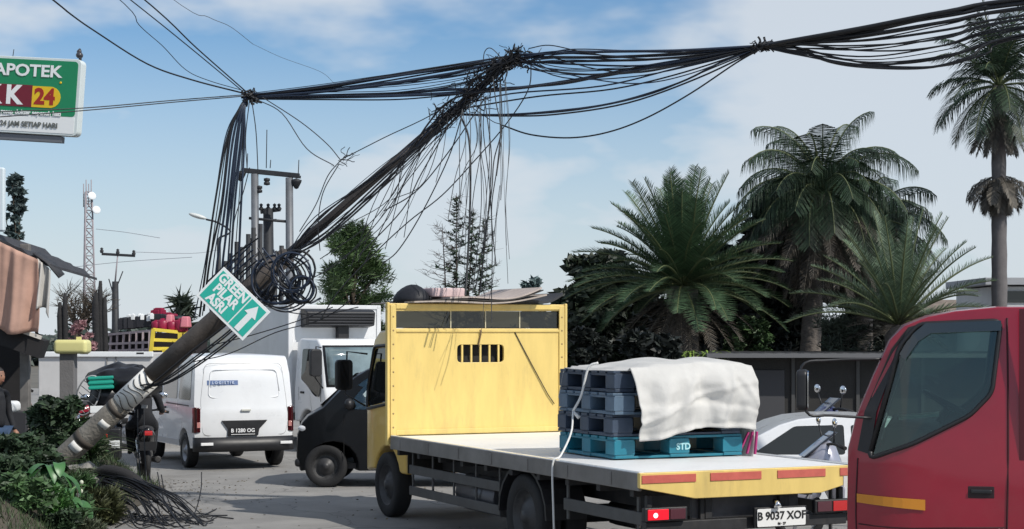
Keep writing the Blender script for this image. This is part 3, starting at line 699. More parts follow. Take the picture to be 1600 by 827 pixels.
MB().box((.1, .12, 2.2), (.14, .22, .3)).build('cooling_bracket', blackpl, bt)
yf = lambda x, z: .90 - .06 * max(0, (z - 1.2) / .9) - (.05 * max(0, (x - 1.1) / .4) ** 2)
ol = [(.15, .55)] + arch(.75, .42, .55, 8, .36) + [(1.4, .48), (1.52, .55), (1.55, 1.0), (1.47, 1.3), (1.30, 1.98), (1.15, 2.1), (.3, 2.12), (.16, 2.05)]
bw = rpoly([(.45, 1.35), (1.28, 1.02), (1.36, 1.3), (1.2, 1.92), (.45, 1.92)], .06)
cab = shell('cab', ol, yf, whitep, bt, [bw], xc=(.5, 1.1), zc=(1.2, 1.6), ny=10, deform=lambda x, y, z: (x - (.09 * (abs(y) / .9) ** 3 if x > 1 else 0), y, z), bevel=.05)
for s in (1, -1):
    p_ = MB(); panel(p_, bw, yf, s, .003, .012); p_.build('side_window', glassdark, cab)
    MB().box((.55, s * .91, 1.1), (.15, .03, .04)).build('door_handle', blackpl, cab, bevel=.008)
    for x in (.36, 1.34):
        r_ = MB(); panel(r_, [(x, .95), (x + .012, .95), (x + .012, 1.2), (x, 1.2)], yf, s, .001, .004); r_.build('door_gap', inkb, cab)
    a_ = MB().tube([(1.32, s * .86, 1.95), (1.48, s * 1.03, 1.97), (1.48, s * 1.05, 1.4), (1.4, s * .86, 1.2)], .014, 6).build('mirror_arm', blackpl, cab)
    MB().prism(rrect(min(s * .93, s * 1.16), 1.42, max(s * .93, s * 1.16), 1.92, .06), 'x', 1.43, 1.54).build('mirror', blackpl, a_, bevel=.02)
    wheel(bt, .75, s * .86, .36, .2); wheel(bt, -3.0, s * .88, .36, .2)
    MB().box((1.5, s * .62, .84), (.08, .36, .2)).build('headlight', clearlens, cab, bevel=.03)
fx = lambda y, z: (1.47 - (z - 1.3) * .25 if z > 1.3 else 1.55 - (z - 1.0) * .267) - .09 * (abs(y) / .9) ** 3
def cpan(mb, y0, y1, z0, z1, off, r=.08):
    pts = rrect(y0, z0, y1, z1, r); 
    # grid so that it follows the curved front
    ny_ = 12; nz_ = 4; vs = []
    for j in range(nz_ + 1):
        for i in range(ny_ + 1):
            y = y0 + (y1 - y0) * i / ny_; z = z0 + (z1 - z0) * j / nz_; vs.append((fx(y, z) + off, y, z))
    return mb.add(vs, [(j * (ny_ + 1) + i, j * (ny_ + 1) + i + 1, (j + 1) * (ny_ + 1) + i + 1, (j + 1) * (ny_ + 1) + i) for j in range(nz_) for i in range(ny_)])
cpan(MB(), -.80, .80, 1.22, 1.99, .006).build('windshield_rubber', blackpl, cab, solid=.006)
glw = mat('windshield_glass_pale', (.14, .19, .20), .04, spec=.9, coat=1, var=.5, scale=1.5)
cpan(MB(), -.76, .76, 1.26, 1.95, .013).build('windshield', glw, cab, solid=.006)
cpan(MB(), -.45, .45, .92, 1.03, .012).build('grille', blackpl, cab, solid=.01)
cpan(MB(), .35, .62, 1.66, 1.9, .02).build('windshield_sticker', whitep, cab, solid=.002)
for k in (-1, 0): MB().tube([(1.49, .55 * k + .3, 1.24), (1.47, .55 * k + .55, 1.35), (1.44, .55 * k + .8 if k else .7, 1.5)], .008, 5).build('wiper', blackpl, cab)
MB().box((1.52, 0, .58), (.14, 1.76, .2)).build('front_bumper', mat('bumper_grey', (.5, .5, .5), .4), bt, bevel=.05)
MB().box((-1.5, .4, .6), (5.4, .08, .16)).box((-1.5, -.4, .6), (5.4, .08, .16)).build('chassis_frame', darkmetal, bt)

# ================================================================== black minivan, side on
mo = Vector((-3.12, 24.75, 0))
mv = thing('black_minivan', 'black minivan standing side on between the white van and the yellow truck', 'minivan', mo + Vector((0, .78, 0)), pi)
# local: x forward (image left) 0 at the nose, body runs to -4.1
yf = lambda x, z: .80 - .07 * max(0, (z - 1.05) / .7) - .20 * max(0, (x + .5) / .5) ** 2
ol = [(-4.15, .3)] + [(p[0], p[1]) for p in arch(-3.35, .36, .26, 10, .3)] + arch(-.45, .36, .24, 10, .3) + [(-.02, .22), (.03, .42), (.02, .75), (-.04, .92), (-.12, 1.02), (-.31, 1.14), (-.55, 1.38), (-.78, 1.58), (-1.05, 1.71), (-2.4, 1.78), (-3.7, 1.74), (-4.05, 1.6), (-4.2, 1.0), (-4.2, .4)]
ol = [(-4.15, .3)] + arch(-3.35, .36, .26, 10, .3) + arch(-.45, .36, .24, 10, .3) + ol[23:]
w1 = rpoly([(-.60, 1.12), (-1.5, 1.12), (-1.5, 1.62), (-1.1, 1.6), (-.92, 1.48)], .05)
w2 = rpoly([(-1.6, 1.12), (-2.6, 1.12), (-2.6, 1.64), (-1.6, 1.64)], .05)
w3 = rpoly([(-2.7, 1.12), (-3.8, 1.14), (-3.7, 1.6), (-2.7, 1.64)], .05)
mbo = shell('body', ol, yf, blackp, mv, [w1, w2, w3], xc=(-3.9, -2.65, -1.55, -.7, -.35, -.15), zc=(.6, 1.05, 1.4), ny=12, deform=lambda x, y, z: (x - (.12 * (abs(y) / .8) ** 3 if x > -.9 and True else 0), y, z - .03 * (abs(y) / .8) ** 2 * (z > 1.6)), bevel=.03)
for s in (1, -1):
    for k_, ww in enumerate((w1, w2, w3)): p_ = MB(); panel(p_, ww, yf, s, -.012, .005); p_.build('side_window', glassclear if k_ == 0 else glassdark, mbo)
    wheel(mv, -.45, s * .77, .305, .18, rim=rimdark); wheel(mv, -3.35, s * .77, .305, .18, rim=rimdark)
    hl = MB(); hl.ball((-.16, s * .60, .84), (.13, .055, .055), 14, 8); hl.build('headlight', clearlens, mbo)
    MB().box((-1.42, s * .815, .98), (.15, .025, .03)).build('door_handle', blackpl, mbo, bevel=.006)
    MB().ball((-.80, s * .93, 1.2), (.07, .10, .085), 12, 8).tube([(-.8, s * .78, 1.12), (-.8, s * .9, 1.16)], .02, 6).build('mirror', blackpl, mbo)
    for x in (-.72, -1.56):
        r_ = MB(); panel(r_, [(x, .4), (x + .01, .4), (x + .01, 1.04), (x, 1.04)], yf, s, .001, .004); r_.build('door_gap', mat('gap_black', (.002, .002, .002), .8), mbo)
    MB().box((-1.7, s * .38, .8), (.5, .46, .14)).box((-1.95, s * .38, 1.1), (.12, .44, .5)).build('seat', seatc, mv, bevel=.04)
MB().prism([(-.42, 1.0), (-.9, 1.0), (-.9, 1.14), (-.55, 1.16)], 'y', -.68, .68).build('dashboard', blackpl, mv, bevel=.02)
MB().add([(-.35, .60, 1.17), (-.35, -.60, 1.17), (-.86, -.58, 1.63), (-.86, .58, 1.63)], [(0, 1, 2, 3)]).build('windshield', glassclear, mbo, solid=.006)
MB().box((-2, 0, .3), (3.6, 1.3, .08)).build('floor_pan', darkmetal, mv)
MB().box((-.05, 0, .34), (.14, 1.2, .12)).build('front_bumper', blackpl, mv, bevel=.04)

# ================================================================== red truck cab, side on at the right
rd = 11.0; rs = rd / F * 1.03
def RX(px): return -((px - 1345) * rs)          # local x forward = image left, 0 at the cab's nose
def RZ(py): return CH + (HZ - py) * rd / F * 1.03
ro = W(1328, 522, rd); ro.z = 0; ro.y += .873; ro.x += .218
rt_ = thing('red_truck', 'dark red truck cab with an orange stripe at the right edge of the picture', 'truck', ro, pi - radians(14))
yf = lambda x, z: .90 - .08 * max(0, (z - 1.35) / 1.0) - (.12 * max(0, (x + .35) / .35) ** 2)
P = [(1600, 478), (1560, 478), (1500, 484), (1455, 492), (1420, 506), (1398, 532), (1372, 590), (1348, 650), (1336, 700), (1335, 790)]
ol = [(RX(a), RZ(b)) for a, b in P[::-1]] 
full = [(-1.62, .55)] + arch(-.62, .50, .55, 12, .42) + [(-.0 , .5), (.04, .6)] + ol + [(-1.62, RZ(480))]
dw = rpoly([(RX(a), RZ(b)) for a, b in ((1366, 712), (1430, 688), (1520, 645), (1553, 610), (1566, 502), (1440, 507), (1412, 540))], .05)
rcab = shell('cab', full, yf, redp, rt_, [dw], xc=(-1.3, -.9, -.5, -.35, -.24, -.12), zc=(.9, 1.35, 1.9), ny=12, deform=lambda x, y, z: (x - (.03 * (abs(y) / .9) ** 3 if x > -.6 else 0), y, z - .02 * (abs(y) / .9) ** 2 * (z > 2.2)), bevel=.05)
dd = lambda x, y: x - (.03 * (abs(y) / .9) ** 3 if x > -.6 else 0)
def yfd(x, z): return yf(x, z)
for s in (1, -1):
    fr = MB(); ring = [(x, z) for x, z in dw]
    fr.tube([(dd(x, .85) , s * (yf(x, z) + .006), z) for x, z in ring + ring[:1]], .015, 6); fr.build('window_rubber', blackpl, rcab)
    p_ = MB(); k = len(ring); p_.add([(dd(x, .85), s * (yf(x, z) - .01), z) for x, z in ring], [tuple(range(k))], None, False); p_.build('door_window', glass if s > 0 else glassclear, rcab, solid=.004)
    # rain visor above the window
    v_ = MB(); vp = [(RX(a), RZ(b)) for a, b in ((1412, 552), (1432, 522), (1450, 506), (1566, 502), (1566, 517), (1458, 521), (1440, 533), (1420, 562))]
    v_.add([(dd(x, .85), s * (yf(x, z) + .03), z) for x, z in vp], [tuple(range(8))], None, False); v_.build('rain_visor', mat('smoked_visor', (.015, .018, .02), .15, coat=1), rcab, solid=.006)
    # black pillar ahead of the window
    v_ = MB(); vp = [(RX(a), RZ(b)) for a, b in ((1349, 700), (1360, 640), (1400, 545), (1425, 512), (1440, 508), (1412, 545), (1378, 640), (1368, 705))]
    v_.add([(dd(x, .85), s * (yf(x, z) + .007), z) for x, z in vp], [tuple(range(8))], None, False); v_.build('pillar_trim', blackpl, rcab, solid=.006)
    # door seam
    g_ = MB(); sp = [(RX(1575), RZ(498)), (RX(1576), RZ(700)), (RX(1572), RZ(900))]
    g_.tube([(x, s * (yf(x, z) + .0015), z) for x, z in spline(sp, 4)], .006, 4)
    g_.build('door_gap', mat('gap_red', (.04, .002, .006), .7), rcab); g_ = MB()
    sp = [(RX(1349), RZ(712)), (RX(1346), RZ(800)), (RX(1352), RZ(900))]
    g_.tube([(dd(x, .87), s * (yf(x, z) + .0015), z) for x, z in spline(sp, 4)], .005, 4); g_.build('door_gap', mat('gap_red', (.04, .002, .006), .7), rcab)
    MB().box((RX(1537), s * .892, RZ(758)), (.17, .02, .085)).build('handle_recess', mat('recess', (.02, .006, .008), .5), rcab, bevel=.02)
    MB().box((RX(1537), s * .905, RZ(757)), (.13, .022, .03)).build('door_handle', blackpl, rcab, bevel=.008)
    g_ = MB(); xs_ = [-.012, -.06, -.12, -.18, -.24, -.30, -.35, -.40, -.44]; g_.add([(dd(x, .86), s * (yf(x, 1.2) + .008), z) for x in xs_ for z in (RZ(766 + 11 * -x) , RZ(779 + 18 * -x))], [(2 * i, 2 * i + 1, 2 * i + 3, 2 * i + 2) for i in range(8)], None, False)
    g_.build('orange_stripe', mat('orange_tape', (.62, .24, .02), .4), rcab, solid=.003)
    if s < 0:
        wheel(rt_, -.62, s * .84, .42, .2); MB().box((-1.15, s * .4, 1.25), (.46, .5, .16)).box((-1.4, s * .4, 1.62), (.13, .46, .66), Matrix.Rotation(-.12, 4, 'Y')).box((-1.45, s * .4, 2.0), (.1, .26, .14)).build('seat', seatc, rt_, bevel=.05); continue
    a_ = MB().tube(spline([(-.13, s * .82, RZ(650)), (.12, s * .90, RZ(646)), (.24 + (.03 if s > 0 else .22), s * .96, RZ(640)), (.27 + (.03 if s > 0 else .22), s * .96, RZ(572)), (.12, s * .88, RZ(562)), (-.22, s * .78, RZ(560))], 5), .009, 7).build('mirror_arm', blackpl, rcab)
    mx_ = .03 if s > 0 else .22
    mr_ = MB().prism([(y, z) for y, z in rrect(min(s * .89, s * 1.03), RZ(638), max(s * .89, s * 1.03), RZ(576), .04)], 'x', .23 + mx_, .30 + mx_).build('mirror', blackpl, a_, bevel=.018)
    MB().prism([(y, z) for y, z in rrect(min(s * .89, s * 1.03), RZ(634), max(s * .89, s * 1.03), RZ(578), .03)], 'x', .222 + mx_, .228 + mx_).build('mirror_glass', mat('mirror_glass', (.85, .87, .9), .03, 1), a_)
    wheel(rt_, -.62, s * .84, .42, .2)
    MB().box((-1.15, s * .4, 1.25), (.46, .5, .16)).box((-1.4, s * .4, 1.62), (.13, .46, .66), Matrix.Rotation(-.12, 4, 'Y')).box((-1.45, s * .4, 2.0), (.1, .26, .14)).build('seat', seatc, rt_, bevel=.05)
MB().prism([(-.10, 1.1), (-.62, 1.1), (-.56, RZ(668)), (-.22, RZ(660))], 'y', -.76, .76).build('dashboard', mat('dash_grey', (.03, .035, .035), .6), rt_, bevel=.03)
sw = MB(); M_ = Matrix.Translation((-.62, -.4, RZ(640))) @ Matrix.Rotation(radians(-28), 4, 'Y'); pts = [M_ @ Vector((.2 * cos(a), .2 * sin(a), 0)) for a in [2 * pi * k / 24 for k in range(25)]]
sw.tube(pts, .014, 7); 
for a in (0, 2.1, 4.2): sw.tube([M_ @ Vector((0, 0, -.03)), M_ @ Vector((.2 * cos(a), .2 * sin(a), 0))], .012, 6)
sw.tube([M_ @ Vector((0, 0, -.03)), (-.4, -.4, 1.35)], .025, 8).build('steering_wheel', blackpl, rt_)
MB().box((-.42, .25, RZ(652)), (.26, .3, .02), Matrix.Rotation(.1, 4, 'Y')).build('dashboard_paper', whitep, rt_)
MB().add([(-.14, .7, RZ(690)), (-.14, -.7, RZ(690)), (-.40, -.66, RZ(515)), (-.40, .66, RZ(515))], [(0, 1, 2, 3)]).build('windshield', glass, rcab, solid=.006)
MB().box((-1.0, 0, .75), (1.2, 1.5, .08)).build('cab_floor', darkmetal, rt_)
MB().box((-1.58, 0, 1.3), (.03, 1.6, 1.2)).build('cab_back_lining', seatc, rt_)
MB().box((.0, 0, .62), (.18, 1.7, .26)).build('front_bumper', mat('bumper_silver', (.5, .5, .52), .35), rt_, bevel=.05)
MB().box((-3.6, .4, .75), (4.6, .08, .2)).box((-3.6, -.4, .75), (4.6, .08, .2)).build('chassis_frame', darkmetal, rt_)
MB().box((-3.9, 0, 1.15), (4.3, 2.0, .12)).build('bed_floor', darkmetal, rt_)
MB().box((-1.86, 0, 1.6), (.06, 1.8, 1.0)).build('bed_front_wall', redp, rt_, bevel=.01)
for s in (1, -1): MB().box((-3.95, s * 1.0, 1.4), (4.2, .04, .4)).build('side_gate', redp, rt_, bevel=.01); wheel(rt_, -4.4, s * .95, .42, .22, True)
MB().box((RX(1600) + .02, .885, RZ(640)), (.03, .02, 1.3)).build('rear_pillar_trim', mat('trim_maroon', (.07, .004, .01), .5), rcab)
sm_ = MB()
for s in (1, -1): sm_.tube([(dd(x, .88), s * (yf(x, RZ(812)) + .002), RZ(812) + .01 * sin(x * 5)) for x in (-.02, -.12, -.24, -.35, -.6, -.95)], .004, 4)
sm_.build('pressing_line', MATS['gap_red'], rcab)
# little white flower sticker low on the door
fs_ = MB()
for k in range(6): a = k * pi / 3; fs_.ball((RX(1566) + .026 * cos(a), .905, RZ(820) + .026 * sin(a)), (.013, .003, .013), 8, 5)
fs_.build('flower_sticker', mat('faded_pink', (.5, .3, .34), .5), rcab)

# ================================================================== white hatchback glimpsed behind the bed
hw_ = thing('white_hatchback', 'white hatchback with dark windows parked beyond the flatbed deck', 'car', (1.7, 21.0, 0), pi); hw_.scale = (1, 1, .82); hw_.rotation_euler.z = pi
yf = lambda x, z: .80 - .14 * max(0, (z - .9) / .55)
ol = [(-3.7, .3)] + arch(-3.1, .34, .26, 8, .3) + arch(-.0 - .6, .34, .24, 8, .3) + [(-.05, .28), (.0, .6), (-.12, .8), (-.45, .90), (-.85, .97), (-1.15, 1.2), (-1.45, 1.38), (-1.68, 1.46), (-2.0, 1.50), (-2.5, 1.50), (-2.95, 1.45), (-3.3, 1.33), (-3.55, 1.15), (-3.72, .95), (-3.76, .7), (-3.74, .4)]
ol = [((x + 0), z) for x, z in ol]
hwn = rpoly([(-1.1, .96), (-2.2, .96), (-2.2, 1.38), (-1.62, 1.36)], .04); hwn2 = rpoly([(-2.28, .96), (-3.3, .98), (-3.1, 1.3), (-2.28, 1.38)], .04)
hb_ = shell('body', ol, yf, whitep, hw_, [hwn, hwn2], xc=(-3.3, -2.24, -1.2, -.4), zc=(.6, .92, 1.2), ny=8, bevel=.03)
for s in (1, -1):
    for ww in (hwn, hwn2): p_ = MB(); panel(p_, ww, yf, s, -.01, .005); p_.build('side_window', glassdark, hb_)
    wheel(hw_, -.6, s * .77, .3, .18); wheel(hw_, -3.1, s * .77, .3, .18)
    MB().ball((-1.1, s * .9, 1.02), (.06, .09, .07), 10, 7).build('mirror', blackpl, hb_)
    MB().ball((-.1, s * .6, .68), (.08, .13, .07), 10, 6).build('headlight', clearlens, hb_)
MB().box((-2, 0, .32), (3, 1.3, .06)).build('floor_pan', darkmetal, hw_)
# ================================================================== leaning utility pole
concrete = mat('pole_concrete', (.22, .20, .17), .85, var=.3, scale=4, bump=.6, bscale=30, dirt=.5)
polesteel = mat('pole_dark', (.085, .072, .064), .6, .2, var=.35, scale=5, bump=.3, dirt=.5)
paperw = mat('poster_paper', (.72, .71, .68), .7, var=.08, scale=14)
A0 = W(86, 728, 22.0); A1 = W(238, 588, 21.7); A2 = W(450, 398, 21.3); A3 = W(702, 178, 20.8); A4 = W(812, 84, 20.5)
pole = thing('utility_pole', 'fallen utility pole leaning across the verge, pale at its broken foot, thin at the top', 'pole', A0)
def P_(mb, name, m, parent=pole, **k):
    mb.v = [p - A0 for p in mb.v]; return mb.build(name, m, parent, **k)
foot = P_(MB().tube([A0 - (A1 - A0) * .04, A0, A0.lerp(A1, .5), A1], [.135, .145, .14, .134], 18), 'concrete_foot', concrete)
mid = P_(MB().tube([A1.lerp(A0, .02), A1.lerp(A2, .3), A1.lerp(A2, .7), A2], [.132, .126, .118, .112], 18), 'steel_lower_section', polesteel)
polesteel2 = mat('pole_black', (.025, .022, .022), .6, .2, var=.35, scale=5, bump=.3)
P_(MB().tube([A2.lerp(A1, .08), A2.lerp(A3, .02), A3], [.062, .06, .05], 12), 'steel_upper_section', polesteel2)
P_(MB().tube([A3, A4], [.05, .04], 10), 'pole_tip', polesteel2)
P_(MB().tube([A2.lerp(A1, .03), A2.lerp(A3, .012)], [.118, .07], 18), 'reducer', polesteel)
ax = (A1 - A0).normalized()
for t, l_, r_ in ((.28, .09, .143), (.62, .07, .140)):
    c = A0.lerp(A1, t); P_(MB().tube([c, c + ax * l_], r_ + .006, 18), 'clamp_band', mat('band_dark', (.06, .05, .04), .7), foot)
def wrap(t0, t1, a0, a1, name, parent):          # paper pasted round the pole
    mb = MB(); n_ = 10; vs = []
    u = ax.cross(Vector((0, 1, 0))).normalized(); v = Vector((0, -1, 0)); v = (v - ax * v.dot(ax)).normalized()
    for t in (t0, t1):
        c = A0.lerp(A1, t)
        for k in range(n_ + 1):
            a = radians(a0 + (a1 - a0) * k / n_); vs.append(c + (u * sin(a) + v * cos(a)) * .148)
    mb.add(vs, [(k, k + 1, n_ + 2 + k, n_ + 1 + k) for k in range(n_)]); return P_(mb, name, paperw, parent, solid=.002)
wrap(.21, .27, -40, 25, 'pasted_label', foot); wrap(.49, .54, -50, 5, 'pasted_label', foot)
pt = wrap(.70, 1.0, -75, 75, 'pasted_poster', foot)
for k in range(7):
    t = .72 + .045 * k; c = A0.lerp(A1, t); u = ax.cross(Vector((0, 1, 0))).normalized(); v = Vector((0, -1, 0)); v = (v - ax * v.dot(ax)).normalized()
    P_(MB().tube([c + (u * sin(a) + v * cos(a)) * .152 + ax * .03 * sin(3 * a + k) for a in [radians(-60 + 12 * j) for j in range(10)]], .007, 4), 'poster_print', inkb, pt)

# direction sign strapped to the pole
tealS = mat('sign_teal', (.02, .42, .33), .45, var=.06, scale=4)
signw = mat('sign_white', (.80, .82, .82), .45)
sc_ = W(364.5, 475, 20.3)
ex = (W(422, 491, 20.3) - W(350, 421, 20.3)).normalized(); ey = (W(350, 421, 20.3) - W(307, 465, 20.3)).normalized(); ey = (ey - ex * ey.dot(ex)).normalized(); ez = ex.cross(ey)
sg = thing('direction_sign', 'tilted teal sign reading GREEN PILAR ASRI with a white arrow on the leaning pole', 'sign', sc_)
MS = Matrix((( ex.x, ey.x, ez.x, 0), (ex.y, ey.y, ez.y, 0), (ex.z, ey.z, ez.z, 0), (0, 0, 0, 1)))
def SP(mb, name, m, parent=sg, **k):
    mb.v = [MS @ p for p in mb.v]; return mb.build(name, m, parent, **k)
sw_, sh_ = .765, .47
pn = SP(MB().box((0, 0, 0), (sw_, sh_, .02)), 'panel', signw, bevel=.003)
SP(MB().box((-.125, 0, .0115), (.46, sh_ - .07, .005)), 'text_field', tealS, pn)
SP(MB().box((.235, 0, .0115), (.23, sh_ - .07, .005)), 'arrow_field', tealS, pn)
for i, (s_, xx) in enumerate((('GREEN', -.125), ('PILAR', -.12), ('ASRI', -.145))):
    text(s_, .158, signw, pn, MS @ Matrix.Translation((xx, .132 - .132 * i, .0145)), bold=.006, xs=.86)
SP(MB().prism([(-.035, -.19), (.035, -.19), (.035, .04), (.085, .04), (0, .185), (-.085, .04), (-.035, .04)], 'z', .0145, .018), 'arrow', signw, pn).location = MS @ Vector((.235, 0, 0))
SP(MB().box((-.1, 0, -.025), (.03, .42, .03)).box((.15, 0, -.025), (.03, .42, .03)).box((.0, 0, -.32), (.05, .05, .6)), 'bracket', steel)

# ================================================================== H-frame transformer poles behind the trucks
hd = 44.0
galv = mat('galvanised', (.15, .16, .175), .5, .3, var=.15, scale=5, dirt=.4)
darksteel = mat('weathered_steel', (.03, .032, .036), .6, .3, var=.3, scale=8)
hb = W(426, 700, hd); hb.z = 0
hf = thing('transformer_frame', 'grey two-post transformer frame with a dark top beam rising behind the cable coil', 'utility frame', hb)
def HP(px, py, dy=0): return W(px, py, hd + dy) - hb
for px0, px1, py in ((401, 398, 272), (454, 452, 278)):
    q = HP(px0, 700); q.z = 0; MB().tube([q, HP(px1, py)], [.12, .095], 14).build('post', galv, hf)
bmx = MB().bar(HP(378, 266), HP(468, 275), .12, .12).build('top_beam', darksteel, hf, bevel=.01)
MB().bar(HP(380, 268, .3), HP(470, 277, .3), .05, .07).build('rear_beam', darksteel, hf)
MB().tube([HP(389, 341), HP(420, 344), HP(456, 347)], .035, 6).build('cross_rod', darksteel, hf)
for px, py in ((376, 274), (463, 286)):
    MB().lathe([(0, -.16), (.05, -.14), (.13, .02), (.14, .07), (.06, .10), (0, .12)], Matrix.Translation(HP(px, py)), 12).build('insulator', darksteel, hf)
for px, py in ((417, 284), (405, 296)):
    MB().lathe([(0, -.1), (.08, -.08), (.08, -.02), (.05, 0), (.08, .02), (.08, .08), (0, .1)], Matrix.Translation(HP(px, py)), 12).build('fuse_cutout', darksteel, hf)
for px, y0, y1 in ((416, 203, 263), (422, 250, 263), (466, 250, 272), (386, 240, 264)):
    MB().tube([HP(px, y1), HP(px + 1, y0)], .012, 5).build('spike', darksteel, hf)
cp = thing('utility_pole', 'short dark pole with a small crossarm standing between the two grey posts', 'pole', hb + HP(420, 522) * Vector((1, 1, 0)) if False else Vector((HP(420, 522).x + hb.x, hd + .8, 0)))
def CP(px, py): return W(px, py, hd + .8) - cp.location
q = CP(421, 700); q.z = 0
MB().tube([q, CP(419, 326)], [.17, .13], 12).build('shaft', darksteel, cp)
MB().bar(CP(407, 332), CP(438, 328), .07, .08).build('crossarm', darksteel, cp)
MB().bar(CP(412, 345), CP(432, 344), .06, .06).build('crossarm', darksteel, cp)
for px in (408, 419, 429, 436): MB().lathe([(.05, -.05), (.07, 0), (.03, .05), (.05, .1), (0, .14)], Matrix.Translation(CP(px, 326)), 8).build('insulator', darksteel, cp)
# stepped row of dark steel pipes left of it
pr = thing('pipe_rack', 'stepped row of dark upright pipes tied together below the curved cables', 'pipes', Vector((hb.x - .4, 40, 0)))
def PR(px, py): return W(px, py, 40) - pr.location
for px, y0 in ((352, 408), (360, 396), (370, 378), (378, 386), (388, 366), (396, 356), (407, 350), (345, 424), (430, 398), (440, 384)):
    q = PR(px - 2, 560); q.z = 0; MB().tube([q, PR(px, y0)], .055, 8).build('pipe', darksteel, pr)
for a, b in (((344, 432), (400, 366)), ((344, 452), (408, 392)), ((344, 470), (410, 440))): MB().tube([PR(*a), PR(*b)], .03, 6).build('brace', darksteel, pr)

# ================================================================== far lattice mast
td = 170.0
tb_ = W(137, 522, td); tb_.z = 0
tw_ = thing('radio_mast', 'thin red-grey lattice radio mast far behind the street', 'mast', tb_)
mastm = mat('faded_mast', (.30, .27, .29), .7)
H_ = W(135, 300, td).z; m_ = MB()
def leg(k, z): r = .85 - .45 * (z / H_); a = 2 * pi * k / 3 + .3; return Vector((r * cos(a), r * sin(a), z))
n_ = 18
for k in range(3):
    m_.tube([leg(k, 0), leg(k, H_)], .09, 5)
    for i in range(n_):
        z0 = H_ * i / n_; z1 = H_ * (i + 1) / n_; m_.tube([leg(k, z0), leg((k + 1) % 3, z1)], .04, 4); m_.tube([leg((k + 1) % 3, z0), leg(k, z1)], .04, 4); m_.tube([leg(k, z1), leg((k + 1) % 3, z1)], .04, 4)
m_.build('lattice', mastm, tw_)
for k in range(4): MB().tube([(.25 * k - .4, 0, H_ - 1.5), (.25 * k - .4, 0, H_ + .8 + .4 * (k % 2))], .05, 4).build('antenna', mastm, tw_)
for px, py in ((143, 307), (150, 329)):
    q = W(px, py, td) - tb_; MB().lathe([(0, .0), (.35, .02), (.42, .18), (.40, .2), (0, .12)], Matrix.Translation(q) @ Matrix.Rotation(radians(70), 4, 'X') @ Matrix.Rotation(.5, 4, 'Y'), 14).tube([q, Vector((q.x * .2, 0, q.z))], .05, 4).build('dish', mat('dish_white', (.7, .72, .74), .5), tw_)

# far crossarm pole
cd = 60.0
q0 = W(181, 522, cd); q0.z = 0
fp = thing('utility_pole', 'distant bare pole carrying a three-pin crossarm against the sky', 'pole', q0)
MB().tube([(0, 0, 0), W(180, 440, cd) - q0], [.16, .11], 8).build('shaft', darksteel, fp)
MB().tube([W(180, 440, cd) - q0, W(184, 398, cd) - q0], [.03, .022], 6).build('top_mast', mastm, fp)
MB().bar(W(159, 397, cd) - q0, W(211, 400, cd) - q0, .06, .09).build('crossarm', darksteel, fp)
for px, py in ((159, 392), (184, 394), (209, 396)): MB().lathe([(.05, -.08), (.07, 0), (.04, .04), (.06, .08), (0, .12)], Matrix.Translation(W(px, py, cd) - q0), 8).build('insulator', darksteel, fp)
for a, b in (((170, 436), (180, 470)), ((192, 424), (180, 455))): MB().tube([W(*a, cd) - q0, W(*b, cd) - q0], .02, 4).build('stay_rod', darksteel, fp)

# street lamp
ld = 40.0
lq = W(342, 522, ld); lq.z = 0
lp = thing('street_lamp', 'leaf-shaped pale street lamp on a long thin arm above the direction sign', 'street lamp', lq)
MB().tube([(0, 0, 0), (0, 0, W(0, 372, ld).z)], [.07, .045], 8).build('post', darksteel, lp)
MB().tube(spline([Vector((0, 0, W(0, 372, ld).z)), W(360, 362, ld) - lq, W(340, 348, ld) - lq, W(322, 343, ld) - lq], 5), .022, 6).build('arm', darksteel, lp)
M_ = Matrix.Translation(W(309, 338, ld) - lq) @ Matrix.Rotation(radians(16), 4, 'Y')
MB().ball((0, 0, 0), (.22, .1, .055), 14, 8, M_ @ Matrix()).build('lamp_head', mat('lamp_grey', (.6, .62, .6), .4), lp).matrix_local = Matrix()
for o_ in kids(lp):
    if o_.name.startswith('lamp_head'):
        o_.data.transform(Matrix.Translation(Vector((0, 0, 0))))

# ================================================================== pharmacy sign
ad = 23.5
aq = W(60, 150, ad); aex = (W(131, 96, ad - .0) - W(0, 83, ad + .6)); aex.z = -.075 * 1.0; aex = Vector((1, -.18, -.075)).normalized(); aez = Vector((0, 0, 1)); aez = (aez - aex * aez.dot(aex)).normalized(); aey = aez.cross(aex)
ap = thing('pharmacy_sign', 'green lightbox sign reading APOTEK K 24 above the left edge of the street', 'sign', aq)
MA = Matrix(((aex.x, aez.x, -aey.x, 0), (aex.y, aez.y, -aey.y, 0), (aex.z, aez.z, -aey.z, 0), (0, 0, 0, 1)))   # local x right, y up, z to viewer
s1 = ad / F
def AP(mb, name, m, parent=ap, **k):
    mb.v = [MA @ p for p in mb.v]; return mb.build(name, m, parent, **k)
aw0, aw1, ah = -115 * s1, 68 * s1, 60 * s1
case = AP(MB().prism(rrect(aw0, -ah, aw1, ah, .07, 5), 'z', -.16, 0), 'case', mat('sign_case', (.62, .68, .68), .4), bevel=.008)
AP(MB().prism(rrect(aw0 + .03, -ah + .26, aw1 - .045, ah - .035, .05, 5), 'z', 0, .006), 'green_face', mat('sign_green', (.005, .22, .09), .35, var=.04), case)
AP(MB().prism(rrect(aw0 + .03, -ah + .03, aw1 - .045, -ah + .255, .02, 3), 'z', 0, .005), 'white_strip', signw, case)
AP(MB().box((-38 * s1, -1 * s1, .009), (56 * s1, 34 * s1, .008)), 'maroon_block', mat('sign_maroon', (.16, .006, .02), .4), case)
